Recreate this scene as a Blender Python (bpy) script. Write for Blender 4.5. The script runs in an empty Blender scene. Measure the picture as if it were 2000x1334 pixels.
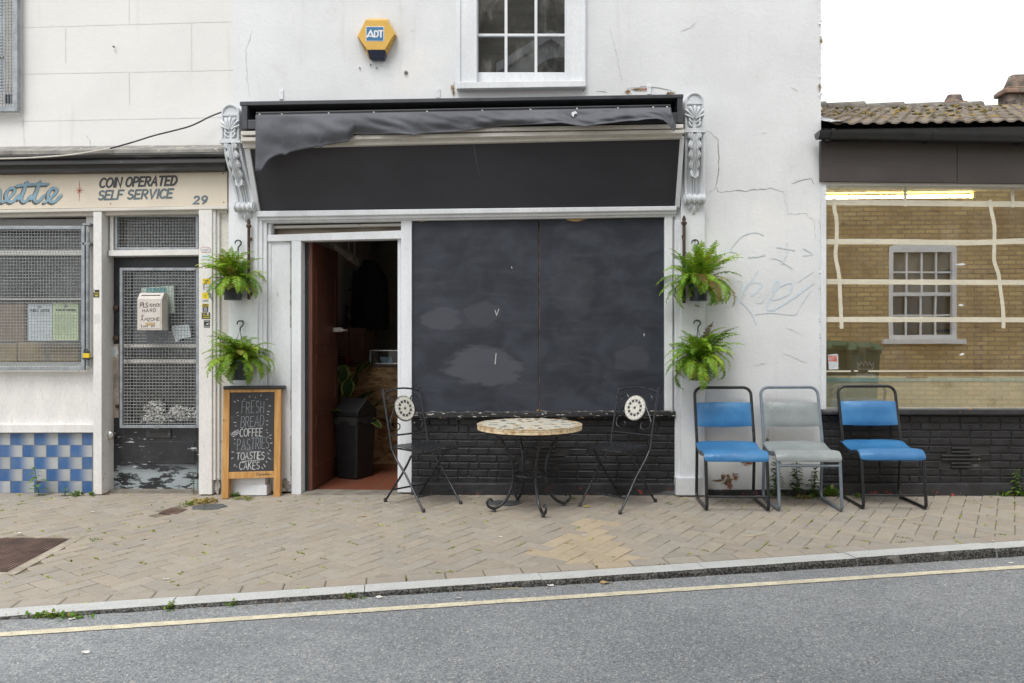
import bpy, bmesh, math, random
from mathutils import Vector, Matrix, noise as mnoise
R = math.radians
random.seed(7)
SC = bpy.context.scene
COL = SC.collection

# ------------------------------------------------------------------ camera, sky, sun, exposure
CAMH, DIST, F, PSI = 1.27, 6.0, 1410.0, 0.05
cam = bpy.data.cameras.new("camera"); camo = bpy.data.objects.new("camera", cam); COL.objects.link(camo)
camo.location = (0, -DIST, CAMH); camo.rotation_euler = (R(90), 0, PSI)
cam.sensor_width = 36; cam.lens = F / 2000 * 36; cam.clip_start = .05; cam.clip_end = 600
SC.camera = camo

SUN_EL, SUN_AZ = R(58), R(198)
w = bpy.data.worlds.new("World"); SC.world = w; w.use_nodes = True
nt = w.node_tree; nt.nodes.clear()
sky = nt.nodes.new("ShaderNodeTexSky"); sky.sky_type = 'NISHITA'; sky.sun_disc = False
sky.sun_elevation = SUN_EL; sky.sun_rotation = SUN_AZ; sky.dust_density = 4; sky.air_density = 1; sky.ozone_density = 1
hs = nt.nodes.new("ShaderNodeHueSaturation"); hs.inputs['Saturation'].default_value = .22
bg = nt.nodes.new("ShaderNodeBackground"); bg.inputs[1].default_value = .15
wo = nt.nodes.new("ShaderNodeOutputWorld")
nt.links.new(sky.outputs[0], hs.inputs['Color'])
# a bright, nearly closed cloud layer in front of the blue
tc = nt.nodes.new("ShaderNodeTexCoord"); cn = nt.nodes.new("ShaderNodeTexNoise"); cn.inputs['Scale'].default_value = 2.2; cn.inputs['Detail'].default_value = 6
nt.links.new(tc.outputs['Generated'], cn.inputs['Vector'])
cr = nt.nodes.new("ShaderNodeMapRange"); nt.links.new(cn.outputs['Fac'], cr.inputs[0]); cr.inputs[1].default_value = .3; cr.inputs[2].default_value = .7; cr.inputs[3].default_value = 5.6; cr.inputs[4].default_value = 6.6
cv = nt.nodes.new("ShaderNodeVectorMath"); cv.operation = 'SCALE'; cv.inputs[0].default_value = (.955, .98, 1.0); nt.links.new(cr.outputs[0], cv.inputs['Scale'])
cm_ = nt.nodes.new("ShaderNodeMix"); cm_.data_type = 'RGBA'; cm_.inputs['Factor'].default_value = .86
nt.links.new(hs.outputs[0], [i for i in cm_.inputs if i.name == 'A' and i.type == 'RGBA'][0]); nt.links.new(cv.outputs[0], [i for i in cm_.inputs if i.name == 'B' and i.type == 'RGBA'][0])
nt.links.new([o for o in cm_.outputs if o.type == 'RGBA'][0], bg.inputs[0]); nt.links.new(bg.outputs[0], wo.inputs[0])

sl = bpy.data.lights.new("sun", 'SUN'); sl.energy = 1.2; sl.angle = R(26); sl.color = (1, .965, .91)
so = bpy.data.objects.new("sun", sl); COL.objects.link(so); so.location = (-3, -8, 12)
sd = Vector((math.sin(SUN_AZ) * math.cos(SUN_EL), math.cos(SUN_AZ) * math.cos(SUN_EL), math.sin(SUN_EL)))
so.rotation_euler = sd.to_track_quat('Z', 'Y').to_euler()

SC.view_settings.view_transform = 'Standard'; SC.view_settings.look = 'None'
SC.view_settings.exposure = 0.72; SC.view_settings.gamma = 1
SC.render.engine = 'CYCLES'
SC.cycles.use_denoising = True; SC.cycles.max_bounces = 8; SC.cycles.diffuse_bounces = 4; SC.cycles.transparent_max_bounces = 16
SC.cycles.sample_clamp_indirect = 6

# ------------------------------------------------------------------ pixel rays -> real points (photo is 2000 x 1334)
CP, SP = math.cos(PSI), math.sin(PSI)
GS = 0.009            # the pavement climbs gently to the right
def ray(px, py):
    u, v = (px - 1000) / F, (667 - py) / F
    return Vector((u * CP - SP, u * SP + CP, v))
def W(px, py, Y):
    d = ray(px, py); t = (Y + DIST) / d.y
    return Vector((d.x * t, Y, CAMH + d.z * t))
def WX(px, Y): return W(px, 667, Y).x
def hitplane(px, py, a, b):      # plane z = a + b x
    d = ray(px, py); t = (CAMH - a) / (b * d.x - d.z)
    return Vector((d.x * t, -DIST + d.y * t, CAMH + d.z * t))
def G(px, py): return hitplane(px, py, 0, GS)
RA, RB = -0.031, 0.0012
def RD(px, py): return hitplane(px, py, RA, RB)
def gz(x): return GS * x

# ------------------------------------------------------------------ materials
class NB:
    def __init__(s, name):
        s.m = bpy.data.materials.new(name); s.m.use_nodes = True; s.t = s.m.node_tree; s.t.nodes.clear()
        s.out = s.n('ShaderNodeOutputMaterial'); s.pos = s.n('ShaderNodeNewGeometry').outputs['Position']
    def n(s, t, **k):
        x = s.t.nodes.new(t)
        for a, b in k.items(): setattr(x, a, b)
        return x
    def l(s, a, b): s.t.links.new(a, b)
    def put(s, sock, v):
        if hasattr(v, 'links') or hasattr(v, 'is_linked'): s.l(v, sock)
        else: sock.default_value = v
    def vec(s, stretch=(1, 1, 1), off=(0, 0, 0), src=None):
        mp = s.n('ShaderNodeMapping'); mp.inputs['Scale'].default_value = stretch; mp.inputs['Location'].default_value = off
        s.l(src or s.pos, mp.inputs[0]); return mp.outputs[0]
    def noise(s, scale, detail=4, rough=.55, stretch=(1, 1, 1), off=(0, 0, 0), dist=0):
        x = s.n('ShaderNodeTexNoise'); x.inputs['Scale'].default_value = scale; x.inputs['Detail'].default_value = detail
        x.inputs['Roughness'].default_value = rough; x.inputs['Distortion'].default_value = dist
        s.l(s.vec(stretch, off), x.inputs['Vector']); return x.outputs['Fac']
    def voro(s, scale, stretch=(1, 1, 1), out='Color', feature='F1'):
        x = s.n('ShaderNodeTexVoronoi'); x.feature = feature; x.inputs['Scale'].default_value = scale
        s.l(s.vec(stretch), x.inputs['Vector']); return x.outputs[out]
    def step(s, f, a, b, lo=0., hi=1.):
        x = s.n('ShaderNodeMapRange'); x.interpolation_type = 'SMOOTHSTEP'
        s.l(f, x.inputs[0])
        for i, q in enumerate((a, b, lo, hi)): x.inputs[i + 1].default_value = q
        return x.outputs[0]
    def math(s, op, a, b=0.):
        x = s.n('ShaderNodeMath', operation=op); s.put(x.inputs[0], a); s.put(x.inputs[1], b); return x.outputs[0]
    def mix(s, f, a, b, blend='MIX'):
        x = s.n('ShaderNodeMix', data_type='RGBA', blend_type=blend)
        s.put(x.inputs['Factor'], f)
        for nm, q in (('A', a), ('B', b)):
            sk = [i for i in x.inputs if i.name == nm and i.type == 'RGBA'][0]
            if isinstance(q, (tuple, list)): sk.default_value = (*q[:3], 1)
            else: s.l(q, sk)
        return [o for o in x.outputs if o.type == 'RGBA'][0]
    def sep(s):
        x = s.n('ShaderNodeSeparateXYZ'); s.l(s.pos, x.inputs[0]); return x.outputs
    def attr(s, name='Col'):
        return s.n('ShaderNodeAttribute', attribute_name=name).outputs['Color']
    def ramp(s, f, stops):
        x = s.n('ShaderNodeValToRGB'); e = x.color_ramp.elements
        for i, (p, c) in enumerate(stops):
            q = e[i] if i < 2 else e.new(p)
            q.position = p; q.color = (*c, 1)
        s.l(f, x.inputs[0]); return x.outputs[0]
    def bump(s, h, strength=.4, dist=.003, prev=None):
        x = s.n('ShaderNodeBump'); x.inputs['Strength'].default_value = strength; x.inputs['Distance'].default_value = dist
        s.l(h, x.inputs['Height'])
        if prev: s.l(prev, x.inputs['Normal'])
        return x.outputs[0]
    def bsdf(s, col, rough=.6, metal=0, normal=None, spec=.5, **k):
        b = s.n('ShaderNodeBsdfPrincipled'); s.put(b.inputs['Base Color'], (*col, 1) if isinstance(col, tuple) else col)
        s.put(b.inputs['Roughness'], rough); b.inputs['Metallic'].default_value = metal
        b.inputs['Specular IOR Level'].default_value = spec
        for a, v in k.items(): s.put(b.inputs[a], v)
        if normal: s.l(normal, b.inputs['Normal'])
        s.l(b.outputs[0], s.out.inputs[0]); return b

MATS = {}
def pm(name, col, rough=.6, metal=0, mott=.10, ms=5, fine=.06, fs=90, bump=.25, bs=60, bd=.002, spots=(), spec=.5, vcol=None, st=(1, 1, 1)):
    """procedural paint/metal/plaster: mottled base, fine grain, bump, and shaped patches of wear."""
    if name in MATS: return MATS[name]
    b = NB(name)
    c = col
    if vcol: c = b.attr(vcol)
    n1 = b.noise(ms, 5, .6, st); n2 = b.noise(fs, 3, .6, st)
    dark = b.mix(1.0, c, (1 - mott * 1.6,) * 3, 'MULTIPLY'); lite = b.mix(1.0, c, (1 + mott * .9,) * 3, 'MULTIPLY')
    base = b.mix(b.step(n1, .3, .7), dark, lite)
    if fine: base = b.mix(b.step(n2, .35, .75), base, b.mix(1.0, base, (1 - fine * 2.2,) * 3, 'MULTIPLY'))
    xyz = None
    for sp in spots:
        f = b.noise(sp.get('s', 8), sp.get('d', 6), sp.get('r', .6), sp.get('st', (1, 1, 1)), sp.get('off', (0, 0, 0)))
        f = b.step(f, sp['t'], sp['t'] + sp.get('soft', .03))
        xyz = xyz or b.sep()
        for ax, key in ((0, 'x'), (2, 'z')):
            if key in sp:
                lo, hi, sf = sp[key]
                f = b.math('MULTIPLY', f, b.math('MULTIPLY', b.step(xyz[ax], lo - sf, lo + sf), b.step(xyz[ax], hi - sf, hi + sf, 1., 0.)))
        if 'a' in sp: f = b.math('MULTIPLY', f, sp['a'])
        base = b.mix(f, base, sp['c'])
    nrm = None
    if bump:
        nrm = b.bump(n2 if bs == fs else b.noise(bs, 4, .6, st), bump, bd)
        nrm = b.bump(n1, bump * .6, bd * 4, nrm)
    rr = b.step(n1, .3, .7, max(0, rough - .06), min(1, rough + .06))
    b.bsdf(base, rr, metal, nrm, spec)
    MATS[name] = b.m; return b.m

def glass(name, refl, tint=(.9, .93, .93), grime=.04):
    if name in MATS: return MATS[name]
    b = NB(name)
    tr = b.n('ShaderNodeBsdfTransparent'); tr.inputs[0].default_value = (*tint, 1)
    gl = b.n('ShaderNodeBsdfGlossy'); gl.inputs['Roughness'].default_value = 0.0; gl.inputs[0].default_value = (.95, .97, 1, 1)
    wob = b.bump(b.noise(1.3, 2), .02, .02); b.l(wob, gl.inputs['Normal'])
    df = b.n('ShaderNodeBsdfDiffuse'); df.inputs[0].default_value = (.6, .6, .56, 1)
    m1 = b.n('ShaderNodeMixShader'); m1.inputs[0].default_value = refl; b.l(tr.outputs[0], m1.inputs[1]); b.l(gl.outputs[0], m1.inputs[2])
    m2 = b.n('ShaderNodeMixShader'); b.l(b.math('MULTIPLY', b.step(b.noise(5, 6, .7, (1, 1, .4)), .45, .75), grime), m2.inputs[0])
    b.l(m1.outputs[0], m2.inputs[1]); b.l(df.outputs[0], m2.inputs[2]); b.l(m2.outputs[0], b.out.inputs[0])
    MATS[name] = b.m; return b.m

def emit(name, col, strength):
    if name in MATS: return MATS[name]
    b = NB(name); e = b.n('ShaderNodeEmission'); e.inputs[0].default_value = (*col, 1); e.inputs[1].default_value = strength
    b.l(e.outputs[0], b.out.inputs[0]); MATS[name] = b.m; return b.m

# ------------------------------------------------------------------ mesh builder
class MB:
    def __init__(s): s.v = []; s.f = []; s.mi = []; s.c = []; s.cur = None
    def add(s, vs, fs, m=0, col=None):
        o = len(s.v); s.v += [Vector(q) for q in vs]
        for f in fs:
            s.f.append([o + i for i in f]); s.mi.append(m); s.c.append(col if col else s.cur)
        return o
    def hexa(s, p, m=0, col=None):      # p: 4 front (TL TR BR BL) + 4 back
        s.add(p, [(0, 3, 2, 1), (4, 5, 6, 7), (0, 1, 5, 4), (1, 2, 6, 5), (2, 3, 7, 6), (3, 0, 4, 7)], m, col)
    def box(s, x0, x1, y0, y1, z0, z1, m=0, col=None):
        s.hexa([(x0, y0, z1), (x1, y0, z1), (x1, y0, z0), (x0, y0, z0), (x0, y1, z1), (x1, y1, z1), (x1, y1, z0), (x0, y1, z0)], m, col)
    def obox(s, M, x0, x1, y0, y1, z0, z1, m=0, col=None):
        o = len(s.v); s.box(x0, x1, y0, y1, z0, z1, m, col)
        for i in range(o, len(s.v)): s.v[i] = M @ s.v[i]
    def slab(s, c, yf, yb, m=0):        # four photo corners TL TR BR BL, at depth yf (or one per corner), pushed back to yb
        yfs = yf if isinstance(yf, (list, tuple)) else [yf] * 4
        p = [W(q[0], q[1], y) for q, y in zip(c, yfs)]
        ybs = yb if isinstance(yb, (list, tuple)) else [yb] * 4
        s.hexa(p + [Vector((q.x, y, q.z)) for q, y in zip(p, ybs)], m)
    def rect(s, x0, y0, x1, y1, yf, yb, m=0): s.slab([(x0, y0), (x1, y0), (x1, y1), (x0, y1)], yf, yb, m)
    def quad(s, x0, y0, x1, y1, Y, m=0):
        s.add([W(x0, y0, Y), W(x1, y0, Y), W(x1, y1, Y), W(x0, y1, Y)], [(3, 2, 1, 0)], m)
    def chbox(s, x0, x1, z0, z1, yf, yb, c=.004, m=0, col=None):
        p = [(x0, yb, z0), (x1, yb, z0), (x1, yb, z1), (x0, yb, z1), (x0, yf + c, z0), (x1, yf + c, z0), (x1, yf + c, z1), (x0, yf + c, z1),
             (x0 + c, yf, z0 + c), (x1 - c, yf, z0 + c), (x1 - c, yf, z1 - c), (x0 + c, yf, z1 - c)]
        f = [(8, 9, 10, 11)] + [(4 + i, 4 + (i + 1) % 4, 8 + (i + 1) % 4, 8 + i) for i in range(4)] + [(i, (i + 1) % 4, 4 + (i + 1) % 4, 4 + i) for i in range(4)]
        s.add(p, f, m, col)
    def prism(s, pts, y0, y1, m=0):     # polygon of (x,z) pushed along y
        n = len(pts)
        s.add([(x, y0, z) for x, z in pts] + [(x, y1, z) for x, z in pts],
              [tuple(range(n)), tuple(range(2 * n - 1, n - 1, -1))] + [(i, n + i, n + (i + 1) % n, (i + 1) % n) for i in range(n)], m)
    def prismx(s, pts, x0, x1, m=0):    # polygon of (y,z) pushed along x
        n = len(pts)
        s.add([(x0, y, z) for y, z in pts] + [(x1, y, z) for y, z in pts],
              [tuple(range(n)), tuple(range(2 * n - 1, n - 1, -1))] + [(i, n + i, n + (i + 1) % n, (i + 1) % n) for i in range(n)], m)
    def tube(s, path, r, seg=8, closed=False, m=0, flat=1.0, col=None):
        P = [Vector(p) for p in path]; n = len(P)
        rr = r if isinstance(r, (list, tuple)) else [r] * n
        T = []
        for i in range(n):
            a = P[(i - 1) % n] if (closed or i > 0) else P[i]; b = P[(i + 1) % n] if (closed or i < n - 1) else P[i]
            d = b - a; T.append(d.normalized() if d.length > 1e-9 else Vector((0, 0, 1)))
        up = Vector((0, 0, 1)) if abs(T[0].z) < .9 else Vector((1, 0, 0))
        N = (up - T[0] * up.dot(T[0])).normalized(); o = len(s.v); vs = []
        for i in range(n):
            N = N - T[i] * N.dot(T[i])
            N = N.normalized() if N.length > 1e-6 else T[i].orthogonal().normalized()
            B = T[i].cross(N)
            for k in range(seg):
                a = 2 * math.pi * k / seg
                vs.append(P[i] + (N * math.cos(a) + B * math.sin(a) * flat) * rr[i])
        fs = []
        for i in range(n if closed else n - 1):
            j = (i + 1) % n
            for k in range(seg):
                q = (k + 1) % seg; fs.append((i * seg + k, i * seg + q, j * seg + q, j * seg + k))
        if not closed: fs += [tuple(range(seg - 1, -1, -1)), tuple((n - 1) * seg + k for k in range(seg))]
        s.add(vs, fs, m, col)
    def lathe(s, prof, c=(0, 0, 0), seg=20, axis='z', m=0, cap=True, sx=1, sy=1):
        vs = []; c = Vector(c)
        for r, h in prof:
            for k in range(seg):
                a = 2 * math.pi * k / seg; x, y = r * math.cos(a) * sx, r * math.sin(a) * sy
                vs.append(c + Vector({'z': (x, y, h), 'y': (x, h, y), 'x': (h, x, y)}[axis]))
        n = len(prof); fs = []
        for i in range(n - 1):
            for k in range(seg):
                q = (k + 1) % seg; fs.append((i * seg + k, i * seg + q, (i + 1) * seg + q, (i + 1) * seg + k))
        if cap: fs += [tuple(range(seg - 1, -1, -1)), tuple((n - 1) * seg + k for k in range(seg))]
        s.add(vs, fs, m)
    def grid(s, nu, nv, fn, m=0, col=None):
        vs = [fn(i / nu, j / nv) for j in range(nv + 1) for i in range(nu + 1)]
        s.add(vs, [(j * (nu + 1) + i, j * (nu + 1) + i + 1, (j + 1) * (nu + 1) + i + 1, (j + 1) * (nu + 1) + i) for j in range(nv) for i in range(nu)], m, col)
    def build(s, name, mats, parent=None, smooth=0, bevel=0, recalc=True, origin=None):
        me = bpy.data.meshes.new(name)
        org = Vector(origin) if origin is not None else Vector((0, 0, 0))
        me.from_pydata([v - org for v in s.v], [], s.f)
        if not isinstance(mats, (list, tuple)): mats = [mats]
        for m in mats: me.materials.append(m)
        me.polygons.foreach_set('material_index', s.mi)
        if any(c is not None for c in s.c):
            ca = me.color_attributes.new('Col', 'FLOAT_COLOR', 'CORNER')
            data = []
            for p, c in zip(me.polygons, s.c):
                c = c or (.5, .5, .5)
                data += [c[0], c[1], c[2], 1.0] * p.loop_total
            ca.data.foreach_set('color', data)
        if recalc:
            bm = bmesh.new(); bm.from_mesh(me); bmesh.ops.recalc_face_normals(bm, faces=bm.faces); bm.to_mesh(me); bm.free()
        if smooth:
            me.polygons.foreach_set('use_smooth', [True] * len(me.polygons)); me.set_sharp_from_angle(angle=R(smooth))
        me.update()
        o = bpy.data.objects.new(name, me); COL.objects.link(o)
        if origin is not None: o.location = org
        if bevel:
            bv = o.modifiers.new('bevel', 'BEVEL'); bv.width = bevel; bv.segments = 2; bv.limit_method = 'ANGLE'; bv.angle_limit = R(40); bv.harden_normals = False
        if parent:
            o.parent = parent
            inv = Matrix.Identity(4); p = parent
            chain = []
            while p: chain.append(p); p = p.parent
            for p in reversed(chain): inv = inv @ p.matrix_parent_inverse @ Matrix.LocRotScale(p.location, p.rotation_euler, p.scale)
            o.matrix_parent_inverse = inv.inverted()
        return o

def tag(o, label=None, cat=None, group=None, kind=None):
    if label: o['label'] = label
    if cat: o['category'] = cat
    if group: o['group'] = group
    if kind: o['kind'] = kind
    return o
def thing(name, label, cat, loc=(0, 0, 0), rz=0, group=None):
    o = bpy.data.objects.new(name, None); o.empty_display_size = .1; COL.objects.link(o)
    o.location = loc; o.rotation_euler = (0, 0, rz)
    return tag(o, label, cat, group)

# ------------------------------------------------------------------ brush strokes (painted and chalked writing, cracks)
def arc(cx, cy, rx, ry, a0, a1, n=10):
    return [(cx + rx * math.cos(R(a0 + (a1 - a0) * i / n)), cy + ry * math.sin(R(a0 + (a1 - a0) * i / n))) for i in range(n + 1)]
GL = {
 'A': [[(0, 0), (.36, 1), (.72, 0)], [(.13, .36), (.6, .36)]],
 'B': [[(0, 0), (0, 1)], [(0, 1), (.3, 1)] + arc(.32, .76, .24, .24, 90, -90)[1:] + [(0, .52)], [(0, .52), (.34, .52)] + arc(.36, .26, .28, .26, 90, -90)[1:] + [(0, 0)]],
 'C': [arc(.36, .5, .36, .5, 50, 310, 16)],
 'D': [[(0, 0), (0, 1)], [(0, 1), (.2, 1)] + arc(.2, .5, .46, .5, 90, -90, 14)[1:] + [(0, 0)]],
 'E': [[(.55, 1), (0, 1), (0, 0), (.56, 0)], [(0, .52), (.46, .52)]],
 'F': [[(.55, 1), (0, 1), (0, 0)], [(0, .52), (.44, .52)]],
 'H': [[(0, 0), (0, 1)], [(.6, 0), (.6, 1)], [(0, .5), (.6, .5)]],
 'I': [[(.06, 0), (.06, 1)]],
 'K': [[(0, 0), (0, 1)], [(.58, 1), (0, .42)], [(.2, .6), (.62, 0)]],
 'L': [[(0, 1), (0, 0), (.5, 0)]],
 'M': [[(0, 0), (.08, 1), (.4, .3), (.72, 1), (.8, 0)]],
 'N': [[(0, 0), (0, 1), (.6, 0), (.6, 1)]],
 'O': [arc(.38, .5, .38, .5, 90, 450, 20)],
 'P': [[(0, 0), (0, 1)], [(0, 1), (.3, 1)] + arc(.3, .73, .27, .27, 90, -90)[1:] + [(0, .46)]],
 'R': [[(0, 0), (0, 1)], [(0, 1), (.3, 1)] + arc(.3, .74, .26, .26, 90, -90)[1:] + [(0, .48)], [(.24, .48), (.6, 0)]],
 'S': [arc(.3, .75, .27, .25, 40, 270, 10) + arc(.3, .25, .28, .25, 90, -145, 10)[1:]],
 'T': [[(0, 1), (.66, 1)], [(.33, 1), (.33, 0)]],
 'U': [[(0, 1), (0, .3)] + arc(.3, .3, .3, .3, 180, 360, 8) + [(.6, 1)]],
 'V': [[(0, 1), (.34, 0), (.68, 1)]],
 'W': [[(0, 1), (.22, 0), (.45, .8), (.68, 0), (.9, 1)]],
 'X': [[(0, 0), (.6, 1)], [(0, 1), (.6, 0)]],
 'Y': [[(0, 1), (.32, .5), (.64, 1)], [(.32, .5), (.32, 0)]],
 'Z': [[(0, 1), (.6, 1), (0, 0), (.62, 0)]],
 '2': [arc(.28, .72, .27, .28, 160, -30, 10) + [(0, 0), (.58, 0)]],
 '9': [arc(.3, .7, .28, .3, 0, 360, 14) , [(.58, .7), (.5, .3), (.2, 0)]],
 ' ': [],
}
def gwidth(ch):
    if ch == ' ': return .34
    return max(p[0] for st in GL[ch] for p in st)
def ribbon(mb, pts, wd, mp, m=0, lift=0., caps=True, col=None):
    """flat brush stroke along 2-D pts; wd number or list of full widths; mp(x, y, lift) -> point"""
    q = [Vector((p[0], p[1])) for p in pts]
    q = [p for i, p in enumerate(q) if i == 0 or (p - q[i - 1]).length > 1e-6]
    n = len(q)
    if n < 2: return
    ws = wd if isinstance(wd, (list, tuple)) else [wd] * n
    L, Rr = [], []
    for i in range(n):
        a = (q[i] - q[i - 1]).normalized() if i else (q[1] - q[0]).normalized()
        b = (q[i + 1] - q[i]).normalized() if i < n - 1 else a
        t = a + b
        t = t.normalized() if t.length > .2 else a
        nn = Vector((-t.y, t.x)); k = 1 / max(.5, nn.dot(Vector((-a.y, a.x))))
        L.append(q[i] + nn * ws[min(i, len(ws) - 1)] / 2 * k); Rr.append(q[i] - nn * ws[min(i, len(ws) - 1)] / 2 * k)
    vs = L + Rr; fs = [(i, i + 1, n + i + 1, n + i) for i in range(n - 1)]
    if caps:
        for e, d in ((0, (q[0] - q[1]).normalized()), (n - 1, (q[-1] - q[-2]).normalized())):
            w0 = ws[min(e, len(ws) - 1)] / 2; nn = Vector((-d.y, d.x)); o = len(vs)
            vs += [q[e] + (nn * math.cos(R(a)) + d * math.sin(R(a))) * w0 for a in (0, 30, 60, 90, 120, 150, 180)]
            fs.append(tuple(range(o, o + 7)))
    mb.add([mp(v.x, v.y, lift + 1.5e-5 * ((k_ % n) if k_ < 2 * n else (0 if k_ < 2 * n + 7 else n))) for k_, v in enumerate(vs)], fs, m, col)
def write(mb, text, x0, x1, yb, yt, wd, mp, slant=0., slope=0., m=0, gap=.2, jit=0., rnd=None, lift=0.001):
    """text from x0 to x1 (any 2-D units), baseline yb, cap line yt; slant leans, slope climbs"""
    tot = sum(gwidth(c) for c in text) + gap * (len(text) - 1); H = yt - yb; sx = (x1 - x0) / tot; x = 0.; k = 0
    for c in text:
        jx, jy, js = ((rnd.uniform(-jit, jit), rnd.uniform(-jit, jit), 1 + rnd.uniform(-jit, jit) * 1.2) if rnd else (0, 0, 1))
        for st in GL[c]:
            pts = []
            for p in st:
                u, v = p[0], p[1] * js + jy
                X = x0 + (x + u + jx) * sx + slant * v * abs(H); Y = yb + v * H + slope * (X - x0)
                pts.append((X, Y))
            ribbon(mb, pts, wd, mp, m, lift + k * .00012); k += 1
        x += gwidth(c) + gap
def on(Y):            # photo pixels onto the plane y = Y, lifted towards the street
    return lambda x, y, l: W(x, y, Y - l)
# ================================================================== GROUND
# materials
def asphalt():
    b = NB('asphalt')
    big = b.noise(1.1, 4, .6); mid = b.noise(9, 4, .6)
    c = b.mix(b.step(big, .35, .68), (.232, .244, .256), (.28, .291, .302))
    c = b.mix(b.step(mid, .52, .72, 0, .45), c, (.195, .204, .215))
    st = b.voro(150, out='Color'); sv = b.n('ShaderNodeSeparateColor'); b.l(st, sv.inputs[0])
    c = b.mix(b.step(sv.outputs[0], .1, .9), b.mix(1., c, (.72, .72, .73), 'MULTIPLY'), b.mix(1., c, (1.20, 1.20, 1.19), 'MULTIPLY'))
    c = b.mix(b.step(sv.outputs[1], .93, .96), c, (.46, .44, .41))
    c = b.mix(b.step(b.noise(85, 3, .7), .60, .68), c, (.075, .078, .083))
    c = b.mix(b.step(b.noise(2.2, 5, .65, (.25, 1.8, 1)), .54, .72, 0, .7), c, (.18, .188, .20))
    h = b.bump(b.voro(150, out='Distance'), .55, .006); h = b.bump(b.noise(60, 4), .5, .006, h)
    b.bsdf(c, .85, 0, h, .3); return b.m
M_ASPH = asphalt()
def paver():
    b = NB('paver_concrete'); c = b.attr()
    f = b.noise(230, 3, .7); g = b.noise(14, 5, .65)
    c = b.mix(b.step(f, .3, .72), b.mix(1., c, (.80, .80, .80), 'MULTIPLY'), b.mix(1., c, (1.12, 1.12, 1.12), 'MULTIPLY'))
    c = b.mix(b.step(g, .3, .7), b.mix(1., c, (.9, .89, .88), 'MULTIPLY'), c)
    c = b.mix(b.step(b.noise(2.3, 6, .7), .55, .75, 0, .35), c, b.mix(1., c, (.72, .70, .68), 'MULTIPLY'))
    c = b.mix(b.step(b.noise(40, 2, .5), .73, .76), c, (.12, .115, .11))
    b.bsdf(c, .9, 0, b.bump(f, .35, .002), .25); return b.m
M_PAVE = paver()
M_JOINT = pm('joint_sand', (.20, .17, .125), .95, mott=.3, ms=4, fs=120, spots=[dict(c=(.13, .16, .05), s=6, t=.55, soft=.1)])
def kerbstone():
    b = NB('granite_kerb'); v = b.voro(230, out='Color'); sv = b.n('ShaderNodeSeparateColor'); b.l(v, sv.inputs[0])
    c = b.mix(sv.outputs[0], (.40, .41, .41), (.58, .585, .57)); c = b.mix(b.step(b.noise(7, 4, .6), .4, .7, 0, .5), c, (.40, .40, .39))
    b.bsdf(c, .8, 0, b.bump(sv.outputs[1], .2, .002), .3); return b.m
M_KERB = kerbstone()
def kerbface():
    b = NB('kerb_face_grime'); v = b.voro(150, out='Color'); sv = b.n('ShaderNodeSeparateColor'); b.l(v, sv.inputs[0])
    c = b.mix(b.step(sv.outputs[0], .25, .95), (.035, .034, .032), (.16, .155, .145)); c = b.mix(b.step(b.noise(5, 5, .7), .58, .68), c, (.22, .21, .19))
    b.bsdf(c, .95, 0, b.bump(b.noise(90, 4, .7), .9, .008), .2); return b.m
M_KFACE = kerbface()
M_YLINE = pm('yellow_line_paint', (.74, .67, .50), .75, mott=.12, ms=20, fs=200, fine=.2, bs=150, bump=.5, spots=[dict(c=(.26, .25, .23), s=42, t=.63, soft=.05), dict(c=(.30, .29, .27), s=9, t=.66, soft=.04, a=.7)])
M_GROUND = pm('ground_base', (.14, .13, .12), .95)
M_TARSPOT = pm('old_tar_patch', (.10, .105, .11), .9, mott=.3, ms=30, fs=160)

# far ground sheet
mb = MB(); mb.add([(-250, -250, -.4), (250, -250, -.4), (250, 250, -.4), (-250, 250, -.4)], [(0, 1, 2, 3)])
tag(mb.build('ground', M_GROUND), kind='structure')

# kerb line
KB0, KB1 = G(40, 1186.5), G(1960, 1057.5)
kd = (KB1 - KB0); kd.z = 0; KL = kd.length; kd.normalize(); kn = Vector((kd.y, -kd.x, 0))      # kn points to the road
KA = math.atan2(kd.y, kd.x)
def kpt(s, off, z=None):
    p = KB0 + kd * s + kn * off; p.z = gz(p.x) if z is None else gz(p.x) + z; return p
def rz(x, y): return RA + RB * x

# road sheet
mb = MB(); xs = [-14 + i * .5 for i in range(57)]
vs = []; fs = []
for x in (-40, -20, -10, -6, -3, 0, 3, 6, 10, 20, 40):
    s = (x - KB0.x) / kd.x; e = KB0 + kd * s + kn * .10
    o = len(vs); vs += [(e.x, e.y, rz(e.x, 0)), (e.x, -5.25, rz(e.x, 0))]
    if o: fs.append((o - 2, o - 1, o + 1, o))
mb.add(vs, fs); tag(mb.build('road', M_ASPH), kind='structure')
# single yellow line
a0, a1 = RD(0, 1240.5), RD(2000, 1108); yd = (a1 - a0).normalized(); yn = Vector((yd.y, -yd.x, 0))
mb = MB(); rnd = random.Random(3); N = 220; vs = []; fs = []
for i in range(N + 1):
    p = a0 + (a1 - a0) * (-.35 + 1.7 * i / N)
    for sg in (-1, 1):
        q = p + yn * sg * (.0255 + rnd.uniform(-.0022, .0022)); vs.append((q.x, q.y, rz(q.x, q.y) + .004))
    if i: fs.append((2 * i - 2, 2 * i - 1, 2 * i + 1, 2 * i))
mb.add(vs, fs); tag(mb.build('road_marking', M_YLINE), kind='structure')

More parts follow.
